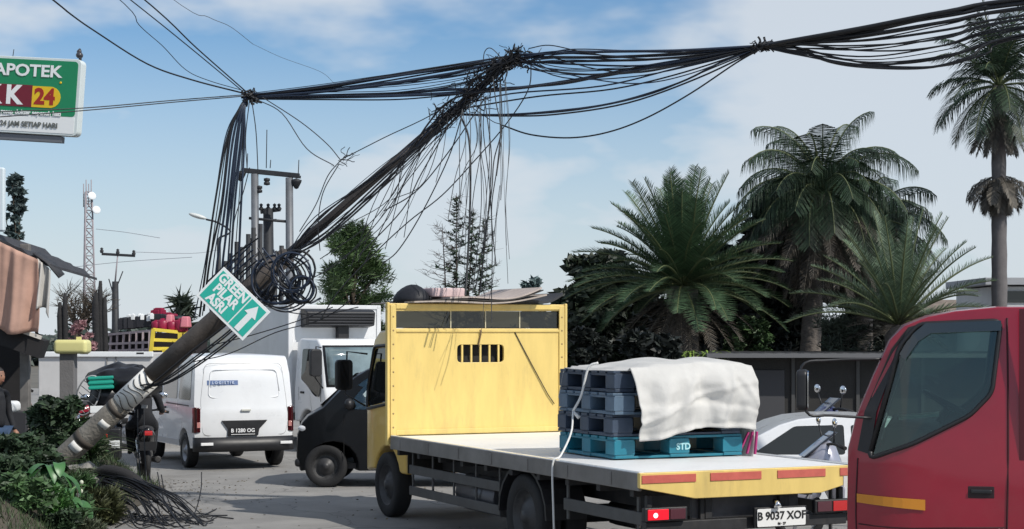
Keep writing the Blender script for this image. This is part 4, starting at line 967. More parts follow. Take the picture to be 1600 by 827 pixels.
yl_ = [(-14 * s1, -18 * s1), (21 * s1, -18 * s1)] + [(21 * s1 + 16.5 * s1 * cos(radians(a)), -1.5 * s1 + 16.5 * s1 * sin(radians(a))) for a in range(-80, 81, 20)] + [(21 * s1, 15 * s1), (-14 * s1, 15 * s1)]
AP(MB().prism(yl_, 'z', .005, .0125), 'yellow_pill', mat('sign_yellow', (.75, .50, .01), .4), case)
AT = lambda x, y, z=.014: MA @ Matrix.Translation((x * s1, y * s1, z))
text('APOTEK', 25.5 * s1, signw, case, AT(-20, 38), bold=.006, xs=1.18)
text('K', 40 * s1, signw, case, AT(-41, -1.5), bold=.014, name='letter_k'); text('K', 40 * s1, signw, case, AT(-76, -1.5), bold=.014, name='letter_k')
text('24', 34 * s1, mat('brick_ink', (.33, .02, .01), .5), case, AT(11, -2), bold=.012, name='number')
text('melayani resep dokter sepenuh hati', 9.5 * s1, signw, case, AT(-28, -27), bold=.003, name='small_lettering')
text('BUKA 24 JAM SETIAP HARI', 11 * s1, mat('grey_ink', (.12, .13, .12), .6), case, AT(-28, -45.5), bold=.003, name='small_lettering')
AP(MB().ball((36 * s1, 22 * s1, .01), (.018, .018, .006), 10, 6), 'dot', MATS['sign_yellow'], case)
AP(MB().box((-58 * s1, -66 * s1, -.08), (200 * s1, 10 * s1, .10)), 'support_beam', mat('beam_grey', (.16, .17, .19), .5, .2), bevel=.006)
AP(MB().box((-58 * s1, -61.6 * s1, -.08), (190 * s1, 2.5 * s1, .05)), 'top_rail', galv)
AP(MB().tube([(-150 * s1, -60 * s1, -.3), (-150 * s1, -60 * s1 - 5.3, -.3)], .12, 12), 'sign_post', galv)
AP(MB().box((-130 * s1, -66 * s1, -.2), (60 * s1, .08, .12)), 'bracket', galv)
AP(MB().tube([(61 * s1, 60 * s1, -.08), (61 * s1, 66 * s1, -.08)], .02, 6).ball((61 * s1, 67 * s1, -.05), (.05, .045, .05), 12, 8).tube([(60 * s1, 73 * s1, -.08), (57 * s1, 72 * s1, -.05)], [.05, .02], 8), 'camera_head', mat('cam_dark', (.05, .05, .06), .3), case)
AP(MB().tube([(-52 * s1, 60 * s1, -.08), (-51 * s1, 72 * s1, -.08)], .006, 4), 'wire_stub', darksteel, case)

# white sign board edge at the far left
wb = thing('billboard', 'edge of a tall white board at the left border above the market stall', 'billboard', W(-30, 522, 26) * Vector((1, 1, 0)))
def WBp(px, py): return W(px, py, 26) - wb.location
a, b = WBp(-70, 362), WBp(8, 262)
MB().box(((a.x + b.x) / 2, 0, (a.z + b.z) / 2), (b.x - a.x, .12, b.z - a.z)).build('board', mat('board_pale', (.62, .70, .75), .5), wb, bevel=.03)
MB().box((a.x + .4, .1, a.z / 2), (.12, .12, a.z)).build('post', darksteel, wb)

# ================================================================== market stall on the left
sd_ = 24.5
st = thing('market_stall', 'dark-roofed roadside stall with hanging brown and cream curtains', 'stall', W(20, 522, sd_) * Vector((1, 1, 0)))
def ST(px, py, dy=0): return W(px, py, sd_) + Vector((0, dy, 0)) - st.location
roofm = mat('dark_sheet_roof', (.035, .035, .04), .7, var=.4, scale=5, bump=.3)
rf = MB(); n_ = 16; vs = []
for k, dz in enumerate((0, -.04)):
    for i in range(n_ + 1):
        for dy in (-.3, 2.4):
            px = -90 + 178 * i / n_; q = ST(px, 362 + max(0, px + 10) * .52 + (4 if i % 2 else 0) + 2 * sin(i * 2.1), dy); q.z += dz + (-.10 if dy > 0 else 0); vs.append(q)
m2 = 2 * (n_ + 1)
for i in range(n_): a = 2 * i; rf.f += [(a, a + 1, a + 3, a + 2), (m2 + a, m2 + a + 2, m2 + a + 3, m2 + a + 1), (a, a + 2, m2 + a + 2, m2 + a), (a + 1, m2 + a + 1, m2 + a + 3, a + 3)]
rf.f += [(0, m2, m2 + 1, 1), (2 * n_, 2 * n_ + 1, m2 + 2 * n_ + 1, m2 + 2 * n_)]
rf.v = vs; rf.sm = [False] * len(rf.f); rfo = rf.build('roof', roofm, st)
vs = [ST(62, 398, -.35), ST(84, 412, -.4), ST(104, 436, -.4), ST(92, 428, .3), ST(70, 408, .5), ST(50, 392, .3)]
MB().add(vs, [(0, 1, 4, 5), (1, 2, 3, 4)]).build('roof_flap', roofm, rfo, solid=.02)
def curtain(px0, px1, ya, yb, yc, m, nm='curtain', dy=0, ph=0):
    mb = MB(); nu, nv = 40, 16; vs = []
    for j in range(nv + 1):
        for i in range(nu + 1):
            u = i / nu; v = j / nv; px = px0 + (px1 - px0) * (u + .05 * sin(v * 3 + ph) * v)
            y0 = ya + (yb - ya) * u; y1 = yc + 14 * u + 6 * sin(u * 5 + ph)
            q = ST(px, y0 + (y1 - y0) * v, dy); q.y += .09 * sin(u * 8.5 + ph + v * 1.2) * (.25 + .75 * v) + .015 * sin(u * 23 + ph + v * 4); vs.append(q)
    mb.add(vs, [(j * (nu + 1) + i, j * (nu + 1) + i + 1, (j + 1) * (nu + 1) + i + 1, (j + 1) * (nu + 1) + i) for j in range(nv) for i in range(nu)])
    return mb.build(nm, m, st, solid=.006)
curtain(8, 72, 378, 408, 512, mat('curtain_brown', (.44, .27, .21), .85, var=.25, scale=2.0, bump=.3, bscale=6), dy=-.42)
curtain(68, 90, 404, 424, 480, mat('curtain_cream', (.50, .48, .45), .85, var=.15, scale=3), dy=-.36, ph=2)
curtain(-60, 16, 350, 384, 470, mat('curtain_grey', (.24, .22, .20), .85, var=.2, scale=3), dy=.2, ph=4)
for px, y0 in ((32, 380), (-50, 350)):
    q = ST(px, 400, .25); q2 = q.copy(); q2.z = 0; q.z = ST(px, y0).z; MB().bar(q2, q, .13, .13).build('post', mat('stall_post', (.17, .16, .15), .7, var=.3, scale=5, dirt=.4), st, bevel=.01)
MB().bar(ST(-60, 482, -.25), ST(72, 528, -.25), .05, .05).build('counter_edge', mat('cream_trim', (.7, .66, .6), .6), st)
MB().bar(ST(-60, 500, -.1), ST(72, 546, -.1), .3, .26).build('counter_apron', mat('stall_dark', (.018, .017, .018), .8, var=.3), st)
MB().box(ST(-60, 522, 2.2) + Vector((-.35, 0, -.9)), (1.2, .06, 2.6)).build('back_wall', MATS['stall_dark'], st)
q = ST(-50, 640, .4); MB().box((q.x + .3, q.y, .55), (1.0, .6, 1.1)).build('display_case', mat('case_dark', (.04, .04, .045), .5), st, bevel=.02)
# dishes on the stall
cr2 = MB().prism(rrect(-.25, 0, .25, .16, .06), 'y', -.2, .2).build('tray', signw, None, bevel=.01); cr2.location = W(-2, 636, 23.9); cr2.location.z = 1.11
tag(cr2, 'white plastic tub on the counter at the left edge', 'tub')

# grey pillar with a pale yellow sign box
gp = thing('sign_pillar', 'square grey pillar topped by a pale yellow box sign beside the stall', 'pillar', W(107, 522, 26.5) * Vector((1, 1, 0)))
def GP(px, py, d=26.5): return W(px, py, 26.5) - gp.location
z1 = GP(0, 552).z; MB().box((0, 0, z1 / 2), (.22, .22, z1)).build('shaft', mat('pillar_grey', (.17, .165, .165), .8, var=.15, scale=4, bump=.3), gp, bevel=.01)
a, b = GP(88, 553), GP(140, 531); MB().box(((a.x + b.x) / 2, -.02, (a.z + b.z) / 2), (b.x - a.x, .36, b.z - a.z)).build('box_sign', mat('pale_yellow', (.72, .68, .30), .5), gp, bevel=.06, seg=4)
MB().box((.16, 0, b.z + .02), (.07, .05, .05)).build('lug', MATS['pale_yellow'], gp)

# ================================================================== white panel truck seen side on behind the pillar
ph_ = 33.0
pk_ = thing('panel_truck', 'white panel-sided box van parked behind the pillar, its flat side towards us', 'truck', W(176, 522, ph_) * Vector((1, 1, 0)))
def PK(px, py, dy=0): return W(px, py, ph_) + Vector((0, dy, 0)) - pk_.location
a, b = PK(60, 700), PK(238, 552)
bxp = MB().box(((a.x + b.x) / 2, .85, (.45 + b.z) / 2), (b.x - a.x, 1.7, b.z - .45)).build('body', mat('panel_white', (.58, .57, .56), .5, var=.06, scale=2, dirt=.3), pk_, bevel=.02)
MB().box(((a.x + b.x) / 2, -.02, b.z - .02), (b.x - a.x + .04, .08, .10)).build('roof_rail', signw, bxp, bevel=.01)
for px in (167, 181): MB().box((PK(px, 0).x, -.012, 1.1), (.02, .02, 1.3)).build('panel_joint', mat('joint_grey', (.22, .22, .22), .7), bxp)
for px in (133, 220): MB().box((PK(px, 0).x, -.03, b.z - .0), (.14, .07, .03)).build('rail_slot', inkb, bxp)
for px in (90, 212): wheel(pk_, PK(px, 0).x, .0 + .1, .3, .18) if False else None
for x in (a.x + .5, b.x - .5): wheel(pk_, x, -.02, .3, .18)

# rack truck with red and black goods behind it
rk_d = 37.0
rk = thing('rack_truck', 'truck with a barred wooden cargo rack and a yellow end frame, piled with goods', 'truck', W(225, 522, rk_d) * Vector((1, 1, 0)))
def RK(px, py, dy=0): return W(px, py, rk_d) + Vector((0, dy, 0)) - rk.location
barm = mat('rack_bar', (.42, .34, .35), .6, var=.2); yelf = mat('rack_yellow', (.75, .58, .06), .5, var=.1)
r_ = MB()
for k in range(7):
    t = k / 6; a = RK(160 + 74 * t, 524 - 6 * t, .8 - .8 * t); b = RK(157 + 76 * t, 556, .8 - .8 * t); b.z -= .3; r_.bar(a, b, .045)
for y0, y1 in ((523, 517), (538, 535), (549, 546)): r_.bar(RK(156, y0, .8), RK(238, y1, 0), .05)
r_.build('side_rack', barm, rk)
y_ = MB()
for a, b in (((239, 515), (292, 521)), ((237, 531), (285, 533)), ((236, 545), (280, 545))): y_.bar(RK(*a), RK(*b, .3), .07)
for a, b in (((240, 514), (234, 566)), ((281, 520), (281, 570)), ((257, 546), (254, 570)), ((292, 521), (290, 575))): y_.bar(RK(*a), RK(*b), .075)
y_.build('end_frame', yelf, rk)
MB().box(RK(225, 575, 1.2) , (2.3, 2.2, .14)).build('cargo_floor', darkmetal, rk)
MB().box(RK(225, 540, 1.6), (1.9, 1.4, .55)).build('cargo_liner', mat('liner', (.02, .015, .018), .9), rk)
MB().box(RK(225, 610, 1.2) * Vector((1, 1, 0)) + Vector((0, 0, .8)), (2.6, .9, .16)).build('chassis_frame', darkmetal, rk)
for x in (-.8, .9): wheel(rk, x, -.0 + .2, .38, .2)
rnd = random.Random(5)
magm = mat('crimson_plastic', (.28, .008, .045), .4, var=.2); pinkm = mat('pink_sheet', (.62, .2, .24), .6); blkm = mat('black_goods', (.015, .015, .02), .5)
def good(kind, px, py, dy, s):
    q = W(px, py, rk_d) + Vector((0, dy, 0))
    if kind == 'drum':
        o = MB().lathe([(0, 0), (s * .45, 0), (s * .5, s * .1), (s * .5, s * .75), (s * .42, s * .85), (s * .2, s * .9), (s * .18, s), (0, s)], None, 16).build('barrel', magm, None); lb = ('crimson round barrel in the load of the rack truck', 'barrel')
    elif kind == 'sheet':
        o = MB().box((0, 0, s * .5), (s * .8, .3, s), taper=(.8, .7)).build('bundle', pinkm, None, bevel=.03); lb = ('pink bundle on top of the rack truck load', 'bundle')
    elif kind == 'white':
        o = MB().box((0, 0, s * .5), (s * .7, s * .7, s)).box((0, 0, s * 1.05), (s * .3, s * .3, s * .2)).build('carton', signw, None, bevel=.01); lb = ('small white carton in the load of the rack truck', 'carton')
    else:
        o = MB().box((0, 0, s * .5), (s * 1.1, s, s)).box((0, 0, s * 1.02), (s * .8, s * .7, s * .1)).build('crate', magm if kind == 'mag' else blkm, None, bevel=.015); lb = (('magenta' if kind == 'mag' else 'black') + ' crate in the load of the rack truck', 'crate')
    o.location = q; o.rotation_euler.z = rnd.uniform(-.3, .3)
    tag(o, lb[0], lb[1], 'goods piled on the rack truck')
for k in range(9): good('black', 184 + 7 * k + rnd.uniform(-2, 2), 515 - .8 * k, .6, .24)
for k in range(9): good('white', 190 + 6 * k + rnd.uniform(-2, 2), 506 - rnd.uniform(0, 6) - .5 * k, .4 + rnd.random() * .5, .12)
for k in range(8): good('mag', 226 + 4.5 * k, 505 - rnd.uniform(0, 12), .9, .17)
for px, py, s in ((250, 517, .27), (264, 518, .25), (279, 519, .30), (240, 516, .22)): good('drum', px, py, .3, s)
good('sheet', 261, 506, .35, .2); good('sheet', 287, 512, .25, .24)
for px, py in ((205, 500), (250, 494), (275, 498)):
    o = MB().ball((0, 0, 0), (.3, .3, .07), 14, 6).build('bag', blkm, None); o.location = W(px, py, rk_d + 1); tag(o, 'flat black bag on the back of the rack truck load', 'bag', 'goods piled on the rack truck')

# ================================================================== motorcycles (local x forward)
def scooter(name, label, cat, loc, rz, c1, c2=None, topbox=False, group=None, legshield=True):
    t = thing(name, label, cat, loc, rz, group); c2 = c2 or blackpl
    for x, nm in ((.62, 'front_wheel'), (-.62, 'rear_wheel')):
        M = Matrix.Translation((x, .05, .28)) @ Matrix.Rotation(-pi / 2, 4, 'X')
        wo = MB().lathe([(.2, -.05), (.26, -.045), (.28, -.01), (.28, .01), (.26, .045), (.2, .05), (.2, -.05)], Matrix.Translation((x, 0, .28)) @ Matrix.Rotation(-pi / 2, 4, 'X'), 24).build(nm, rubber, t)
        b = MB()
        for k in range(5): a = 2 * pi * k / 5; b.bar((x, 0, .28), (x + .2 * cos(a), 0, .28 + .2 * sin(a)), .03, .03)
        b.lathe([(.205, -.03), (.19, 0), (.205, .03)], Matrix.Translation((x, 0, .28)) @ Matrix.Rotation(-pi / 2, 4, 'X'), 20).build('rim', steel, wo)
    f = MB()
    for s in (1, -1): f.tube([(.62, s * .07, .28), (.45, s * .06, .72)], .022, 8)
    f.tube([(.45, 0, .68), (.36, 0, .96)], .03, 8).build('fork', chrome, t)
    MB().ball((.60, 0, .50), (.22, .075, .09), 14, 8).build('front_fender', c1, t)
    sh = MB(); # leg shield and nose: lofted rings
    ring = []
    for x, z, w_, h_ in ((.74, .74, .03, .03), (.62, .78, .12, .08), (.50, .83, .17, .13), (.42, .86, .21, .19), (.34, .80, .22, .28), (.25, .68, .20, .34), (.18, .55, .17, .3)):
        ring.append([(x + .0, w_ * cos(a), z + h_ * sin(a)) for a in [2 * pi * k / 14 for k in range(14)]])
    vs = [p for r in ring for p in r]; sh.add(vs, [(i * 14 + k, i * 14 + (k + 1) % 14, (i + 1) * 14 + (k + 1) % 14, (i + 1) * 14 + k) for i in range(6) for k in range(14)] + [tuple(range(14)), tuple(range(84, 98))])
    sh.build('front_cowl', c1, t)
    MB().ball((.64, 0, .81), (.07, .11, .045), 12, 8).build('headlight', clearlens, t)
    MB().prism([(.56, .90), (.60, .89), (.27, 1.15), (.24, 1.14)], 'y', -.12, .12).build('windscreen', mat('smoke_screen', (.02, .025, .04), .1, coat=1), t, bevel=.012)
    hbv = MB().tube(spline([(.26, .36, 1.0), (.32, .22, 1.03), (.37, 0, 1.0), (.32, -.22, 1.03), (.26, -.36, 1.0)], 4), .016, 8).build('handlebar', blackpl, t)
    for s in (1, -1):
        MB().tube([(.24, s * .40, .995), (.28, s * .27, 1.02)], .022, 8).build('grip', rubber, hbv)
        mo_ = MB().tube([(.31, s * .22, 1.03), (.33, s * .30, 1.2)], .008, 6).build('mirror_stalk', blackpl, hbv)
        MB().ball((.33, s * .32, 1.25), (.02, .075, .05), 12, 8).build('mirror', chrome if c1 is not blackpl else blackpl, hbv)
    bd = MB(); ring = []
    for x, z, w_, h_ in ((.15, .38, .15, .06), (-.05, .38, .15, .08), (-.2, .52, .14, .16), (-.45, .62, .15, .15), (-.7, .70, .12, .10), (-.9, .78, .05, .05)):
        ring.append([(x, w_ * cos(a), z + h_ * sin(a)) for a in [2 * pi * k / 12 for k in range(12)]])
    vs = [p for r in ring for p in r]; bd.add(vs, [(i * 12 + k, i * 12 + (k + 1) % 12, (i + 1) * 12 + (k + 1) % 12, (i + 1) * 12 + k) for i in range(5) for k in range(12)] + [tuple(range(12)), tuple(range(60, 72))])
    bd.build('tail_body', c1, t)
    MB().ball((-.36, 0, .77), (.42, .13, .07), 16, 8).build('seat', seatc, t)
    MB().box((-.35, 0, .36), (.4, .16, .2)).tube([(-.2, -.12, .3), (-.75, -.16, .34)], [.035, .055], 10).build('engine', darkmetal, t, bevel=.02)
    MB().tube([(-.6, .1, .28), (-.5, .12, .62)], .03, 8).build('shock_absorber', chrome, t)
    MB().box((-.92, 0, .74), (.05, .13, .07)).build('tail_lamp', redlens, t, bevel=.01)
    MB().box((-.92, 0, .55), (.01, .24, .13)).build('number_plate', plateb, t)
    if topbox: MB().box((-.82, 0, 1.02), (.4, .42, .36)).build('top_box', blackpl, t, bevel=.04)
    return t
silverp = mat('silver_violet_paint', (.42, .42, .48), .28, .5, coat=.5); bluep = mat('dark_blue_paint', (.02, .025, .09), .25, coat=.8)
scooter('scooter', 'silver and black scooter nosing left just beyond the flatbed tailboard', 'scooter', W(1340, 522, 18.3) * Vector((1, 1, 0)), pi + .08, silverp).scale = (1.02, 1.02, 1.02)
scooter('scooter', 'dark blue scooter with raised handlebar right behind the silver scooter', 'scooter', W(1336, 522, 23.6) * Vector((1, 1, 0)), pi + .3, bluep).scale = (1.16, 1.16, 1.16)
scooter('scooter', 'crimson scooter with chrome mirrors parked by the grey stall post', 'scooter', W(66, 522, 31) * Vector((1, 1, 0)), pi + .5, mat('crimson_paint', (.25, .005, .02), .25, coat=.8)).scale = (1.2, 1.2, 1.2)
dl = scooter('delivery_motorcycle', 'black motorcycle with a white rear label, loaded with a black bag and a teal crate', 'motorcycle', W(166, 522, 25.6) * Vector((1, 1, 0)), 1.75, mat('gloss_black_paint', (.012, .012, .014), .25, coat=.6))
MB().box((-.70, .0, .62), (.34, .50, .46)).build('rear_carrier', blackpl, dl, bevel=.03)
MB().box((-.88, -.1, .62), (.01, .27, .11)).build('white_label', signw, dl)
MB().box((-.88, .08, 1.12), (.008, .2, .1)).build('logo_patch', signw, dl, bevel=.004)
def blob(name, m, c, r, amp, seed, label=None, cat=None, seg=22, rings=14, flat=None):
    mb = MB().ball((0, 0, 0), r, seg, rings); rr = max(r)
    for i, p in enumerate(mb.v):
        q = p / rr; mb.v[i] = p * (1 + amp * noise.noise(q * 2.2 + Vector((seed, seed, 0))) + amp * .4 * noise.noise(q * 6 + Vector((seed, 0, 0))))
        if flat is not None and mb.v[i].z < flat: mb.v[i].z = flat
    o = mb.build(name, m, None); o.location = c
    if label: tag(o, label, cat)
    return o
bagm = mat('black_tarp', (.012, .012, .015), .35, bump=.5, bscale=6)
blob('bag', bagm, W(196, 596, 25.4), (.52, .4, .25), .35, 3, 'large crumpled black bag arching over the motorcycle load', 'bag')
blob('bag', bagm, W(170, 622, 25.3), (.28, .3, .28), .2, 7, 'lower black sack with a white mark hanging on the motorcycle', 'bag')
for o_, p_ in ((W(163, 614, 24.95), .05), (W(170, 619, 24.95), .04)): pass
cr_o = MB()
for k in range(3): cr_o.box((0, 0, -.07 + .07 * k), (.36, .3, .045))
cr_o.box((0, 0, 0), (.33, .27, .18)); cr_ = cr_o.build('crate', mat('teal_crate', (.01, .30, .22), .4), None, bevel=.012); cr_.location = W(158, 598, 25.0); cr_.rotation_euler = (0, -.05, .2); tag(cr_, 'small teal crate strapped beside the black bag on the motorcycle', 'crate')
hoop = MB(); cN = W(137, 618, 25.0)
pts = [Vector((.16 * cos(a), .03 * sin(a * 2), .30 * sin(a))) for a in [2 * pi * k / 24 for k in range(25)]]
M_ = Matrix.Rotation(.35, 4, 'Y'); hoop.tube([M_ @ p for p in pts], .012, 6)
for k in range(7): a = -1.2 + .4 * k; hoop.tube([M_ @ Vector((.15 * cos(a), 0, .28 * sin(a))), M_ @ Vector((-.14 * cos(a * .8), 0, .26 * sin(a + .4)))], .006, 4)
ho = hoop.build('wire_basket', mat('basket_grey', (.35, .35, .36), .5, .3), None); ho.location = cN; tag(ho, 'oval wire basket hanging left of the black motorcycle load', 'basket')

# ================================================================== people
skinm = mat('skin', (.33, .17, .11), .55); jacketm = mat('dark_jacket', (.015, .016, .02), .85, bump=.3, bscale=12); jeansm = mat('blue_jeans', (.03, .06, .12), .85, bump=.2, bscale=40, var=.2)
hairm = mat('dark_hair', (.012, .010, .009), .6, bump=.5, bscale=50)
def hand(parent, p, d, m, side):
    """palm, four bent fingers and a thumb; p wrist, d pointing direction"""
    d = Vector(d).normalized(); sx_ = d.cross(Vector((0, 0, 1)));  sx_ = sx_.normalized() if sx_.length > .1 else Vector((1, 0, 0)); up = sx_.cross(d)
    mb = MB(); mb.tube([p, p + d * .04, p + d * .085], [.026, .040, .036], 8)
    for k in range(4):
        o_ = sx_ * (.026 - .0175 * k); l_ = (.07, .078, .073, .058)[k]; a = p + d * .08 + o_
        mb.tube([a, a + d * l_ * .5 - up * .006, a + d * l_ * .8 - up * .03, a + d * l_ * .75 - up * .05], [.0095, .009, .008, .006], 6)
    a = p + d * .03 + sx_ * .03 * side; mb.tube([a, a + d * .03 + sx_ * .025 * side, a + d * .06 + sx_ * .022 * side - up * .01], [.012, .010, .007], 6)
    return mb.build('hand', m, parent)
def head(parent, p, m, face, hair=True, r=.1):
    """p centre of the skull, face a rotation about z towards which it looks (local +x = forward)"""
    M = Matrix.Translation(p) @ Matrix.Rotation(face, 4, 'Z')
    mb = MB().ball((0, 0, 0), (1, 1, 1), 20, 14)
    for i, q in enumerate(mb.v):
        x, y, z = q; jaw = max(0, -z); w_ = .078 * (1 - .35 * jaw ** 1.5); l_ = .098 * (1 - .18 * jaw)
        X = x * l_ + (.012 * jaw if x > 0 else .014 * jaw); Y = y * w_; Z = z * (.118 if z > 0 else .125)
        if x > .8 and abs(y) < .25 and -.35 < z < .1: X += .018
        if x > .75 and .1 < abs(y) < .5 and .0 < z < .25: X -= .008
        mb.v[i] = M @ Vector((X, Y, Z))
    h = mb.build('head', m, parent)
    e = MB()
    for s in (1, -1): e.ball(M @ Vector((.084, s * .032, .012)), .010, 8, 6)
    e.build('eyes', inkb, h)
    MB().ball(M @ Vector((.088, 0, -.062)), (.012, .024, .006), 8, 5).build('mouth', mat('lips', (.25, .09, .07), .5), h)
    ears = MB()
    for s in (1, -1): ears.ball(M @ Vector((-.005, s * .079, -.005)), (.018, .010, .030), 8, 6)
    ears.build('ears', m, h)
    if hair:
        mb = MB().ball((0, 0, 0), (1, 1, 1), 22, 14)
        for i, q in enumerate(mb.v):
            x, y, z = q; s_ = 1.07 + .03 * noise.noise(q * 5)
            if x > .15 and z < .45: s_ = .86
            if z < -.35: s_ = .8
            mb.v[i] = M @ Vector((x * .098 * s_ - .004, y * .079 * s_, z * .12 * s_ + .004))
        mb.build('hair', hairm, h)
    return h
# rider sitting with his back to us, between the motorcycle and the van
pr_ = W(222, 522, 26.2) * Vector((1, 1, 0))
mc = scooter('scooter', 'black scooter ridden away from us along the left of the white van', 'scooter', pr_ + Vector((0, .1, 0)), 1.85, MATS['gloss_black_paint'])
R_ = thing('person', 'person in a dark jacket and beige cap riding a black scooter, seen from behind', 'person', pr_, 1.85)
jt = [((-.38, 0, .86), (.15, .13)), ((-.36, 0, 1.0), (.15, .12)), ((-.28, 0, 1.2), (.17, .12)), ((-.20, 0, 1.33), (.12, .09)), ((-.15, 0, 1.40), (.06, .06)),
      ((-.22, .19, 1.30), (.07, .07)), ((-.10, .28, 1.06), (.055, .055)), ((.14, .32, 1.02), (.04, .04)), ((-.22, -.19, 1.30), (.07, .07)), ((-.10, -.28, 1.06), (.055, .055)), ((.14, -.32, 1.02), (.04, .04)),
      ((-.32, .13, .85), (.1, .1)), ((.06, .18, .80), (.08, .08)), ((.02, .17, .48), (.055, .055)), ((.0, .17, .42), (.04, .04)), ((.14, .18, .40), (.04, .035)),
      ((-.32, -.13, .85), (.1, .1)), ((.06, -.18, .80), (.08, .08)), ((.02, -.17, .48), (.055, .055)), ((.0, -.17, .42), (.04, .04)), ((.14, -.18, .40), (.04, .035))]
bn = [(0, 1), (1, 2), (2, 3), (3, 4), (3, 5), (5, 6), (6, 7), (3, 8), (8, 9), (9, 10), (0, 11), (11, 12), (12, 13), (13, 14), (14, 15), (0, 16), (16, 17), (17, 18), (18, 19), (19, 20)]
skin_body('body', jt, bn, jacketm, R_)
for s in (1, -1): hand(R_, Vector((.14, s * .32, 1.02)), (1, -s * .1, -.1), skinm, -s)
hh = head(R_, Vector((-.11, 0, 1.49)), skinm, 0)
cap = MB().ball((-.115, 0, 1.52), (.112, .095, .10), 16, 8); cap.v = [Vector((p.x, p.y, max(p.z, 1.50))) for p in cap.v]; cap.prism([(-.03, 1.505), (.08, 1.49), (.08, 1.50), (-.03, 1.52)], 'y', -.06, .06)
cap.build('cap', mat('beige_camo', (.26, .22, .17), .8, var=.5, scale=30), hh)
MB().box((-.505, 0, 1.12), (.01, .09, .05)).build('jacket_label', mat('label_grey', (.4, .4, .4), .6), R_)
# person in jeans at the left border
Q = thing('person', 'person in blue jeans and a dark top standing at the left edge behind the shrubs', 'person', W(-5, 522, 23.2) * Vector((1, 1, 0)), -.4)
jt = [((0, 0, .92), (.14, .12)), ((0, 0, 1.08), (.13, .10)), ((.01, 0, 1.28), (.16, .11)), ((.0, 0, 1.42), (.13, .09)), ((.0, 0, 1.50), (.05, .05)),
      ((0, .18, 1.40), (.06, .06)), ((.02, .23, 1.12), (.048, .048)), ((.12, .22, .90), (.035, .035)), ((0, -.18, 1.40), (.06, .06)), ((.02, -.23, 1.12), (.048, .048)), ((.12, -.22, .90), (.035, .035))]
bn = [(0, 1), (1, 2), (2, 3), (3, 4), (3, 5), (5, 6), (6, 7), (3, 8), (8, 9), (9, 10)]
skin_body('body', jt, bn, jacketm, Q)
jt = [((0, 0, .96), (.14, .12)), ((0, .09, .88), (.095, .095)), ((.03, .10, .50), (.065, .065)), ((0, .10, .10), (.05, .05)), ((0, -.09, .88), (.095, .095)), ((.03, -.10, .50), (.065, .065)), ((0, -.10, .10), (.05, .05))]
skin_body('jeans', jt, [(0, 1), (1, 2), (2, 3), (0, 4), (4, 5), (5, 6)], jeansm, Q)
for s in (1, -1):
    hand(Q, Vector((.12, s * .22, .90)), (.5, 0, -1), skinm, -s); MB().ball((.05, s * .10, .05), (.13, .05, .05), 12, 8).build('shoe', blackpl, Q)
head(Q, Vector((.02, 0, 1.63)), skinm, 0)

# ================================================================== low building and far roofs on the right
lb = thing('low_shed', 'long low dark shed with a grey sheet roof behind the palm trees', 'shed', W(1290, 522, 36) * Vector((1, 1, 0)))
sx0, sx1 = (W(1100, 0, 36).x - lb.location.x), (W(1700, 0, 36).x - lb.location.x); zr = W(0, 556, 36).z
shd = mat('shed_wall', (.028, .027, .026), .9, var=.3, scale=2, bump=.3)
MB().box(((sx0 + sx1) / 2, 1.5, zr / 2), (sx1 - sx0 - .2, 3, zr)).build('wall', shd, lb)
rv = MB(); 
n_ = 60
for i in range(n_):
    x0 = sx0 + (sx1 - sx0) * i / n_; x1 = sx0 + (sx1 - sx0) * (i + 1) / n_; h = .02 * (i % 2)
    rv.box(((x0 + x1) / 2, 1.4, zr + .03 + h / 2), (x1 - x0, 3.8, .03 + h))
rv.build('roof', mat('shed_roof', (.09, .09, .092), .5, .3, var=.2, scale=2), lb)
MB().box(((sx0 + sx1) / 2, -.52, zr + .01), (sx1 - sx0, .03, .09)).build('gutter', mat('gutter_grey', (.13, .13, .135), .5), lb)
for k in range(5): MB().box((sx0 + .5 + k * 1.35, -.02, .85), (.07, .06, zr)).build('wall_post', mat('post_grey', (.06, .06, .06), .7), lb)
MB().box((sx0 + 1.3, -.01, .75), (.75, .04, 1.4)).build('door', mat('shed_door', (.05, .05, .055), .7), lb, bevel=.01)
hs = thing('tiled_house', 'low house with a weathered hipped roof showing over the red truck', 'house', W(1490, 522, 52) * Vector((1, 1, 0)))
def HS(px, py): return W(px, py, 52) - hs.location
a, b = HS(1400, 512), HS(1590, 512); rz_ = HS(1515, 466).z; ez_ = HS(1400, 500).z
MB().box(((a.x + b.x) / 2, 2.5, ez_ / 2), (b.x - a.x - .5, 5, ez_)).build('wall', mat('house_wall', (.4, .38, .36), .85, var=.1), hs)
ri = [HS(1500, 466), HS(1530, 466)]; r0 = Vector((ri[0].x, 2.5, rz_)); r1 = Vector((ri[1].x, 2.5, rz_)); c = [Vector((a.x, -.3, ez_)), Vector((b.x, -.3, ez_)), Vector((b.x, 5.3, ez_)), Vector((a.x, 5.3, ez_))]
MB().add(c + [r0, r1], [(0, 1, 5, 4), (1, 2, 5), (2, 3, 4, 5), (3, 0, 4), (0, 3, 2, 1)], None, False).build('roof', mat('roof_brown', (.20, .16, .13), .85, var=.3, scale=3, bump=.5), hs)
for k in range(3): MB().box((a.x + 1 + k * 1.2, -.01, 1.3), (.6, .05, .7)).build('window', glassdark, hs)
wh = thing('white_building', 'pale flat-roofed building with a dark window strip at the right edge', 'building', W(1620, 522, 48) * Vector((1, 1, 0)))
def WHp(px, py): return W(px, py, 48) - wh.location
a, b = WHp(1552, 448), WHp(1760, 448); 
MB().box(((a.x + b.x) / 2, 2, a.z / 2), (b.x - a.x, 4, a.z)).build('wall', mat('plaster_white', (.62, .62, .62), .8, var=.06), wh)
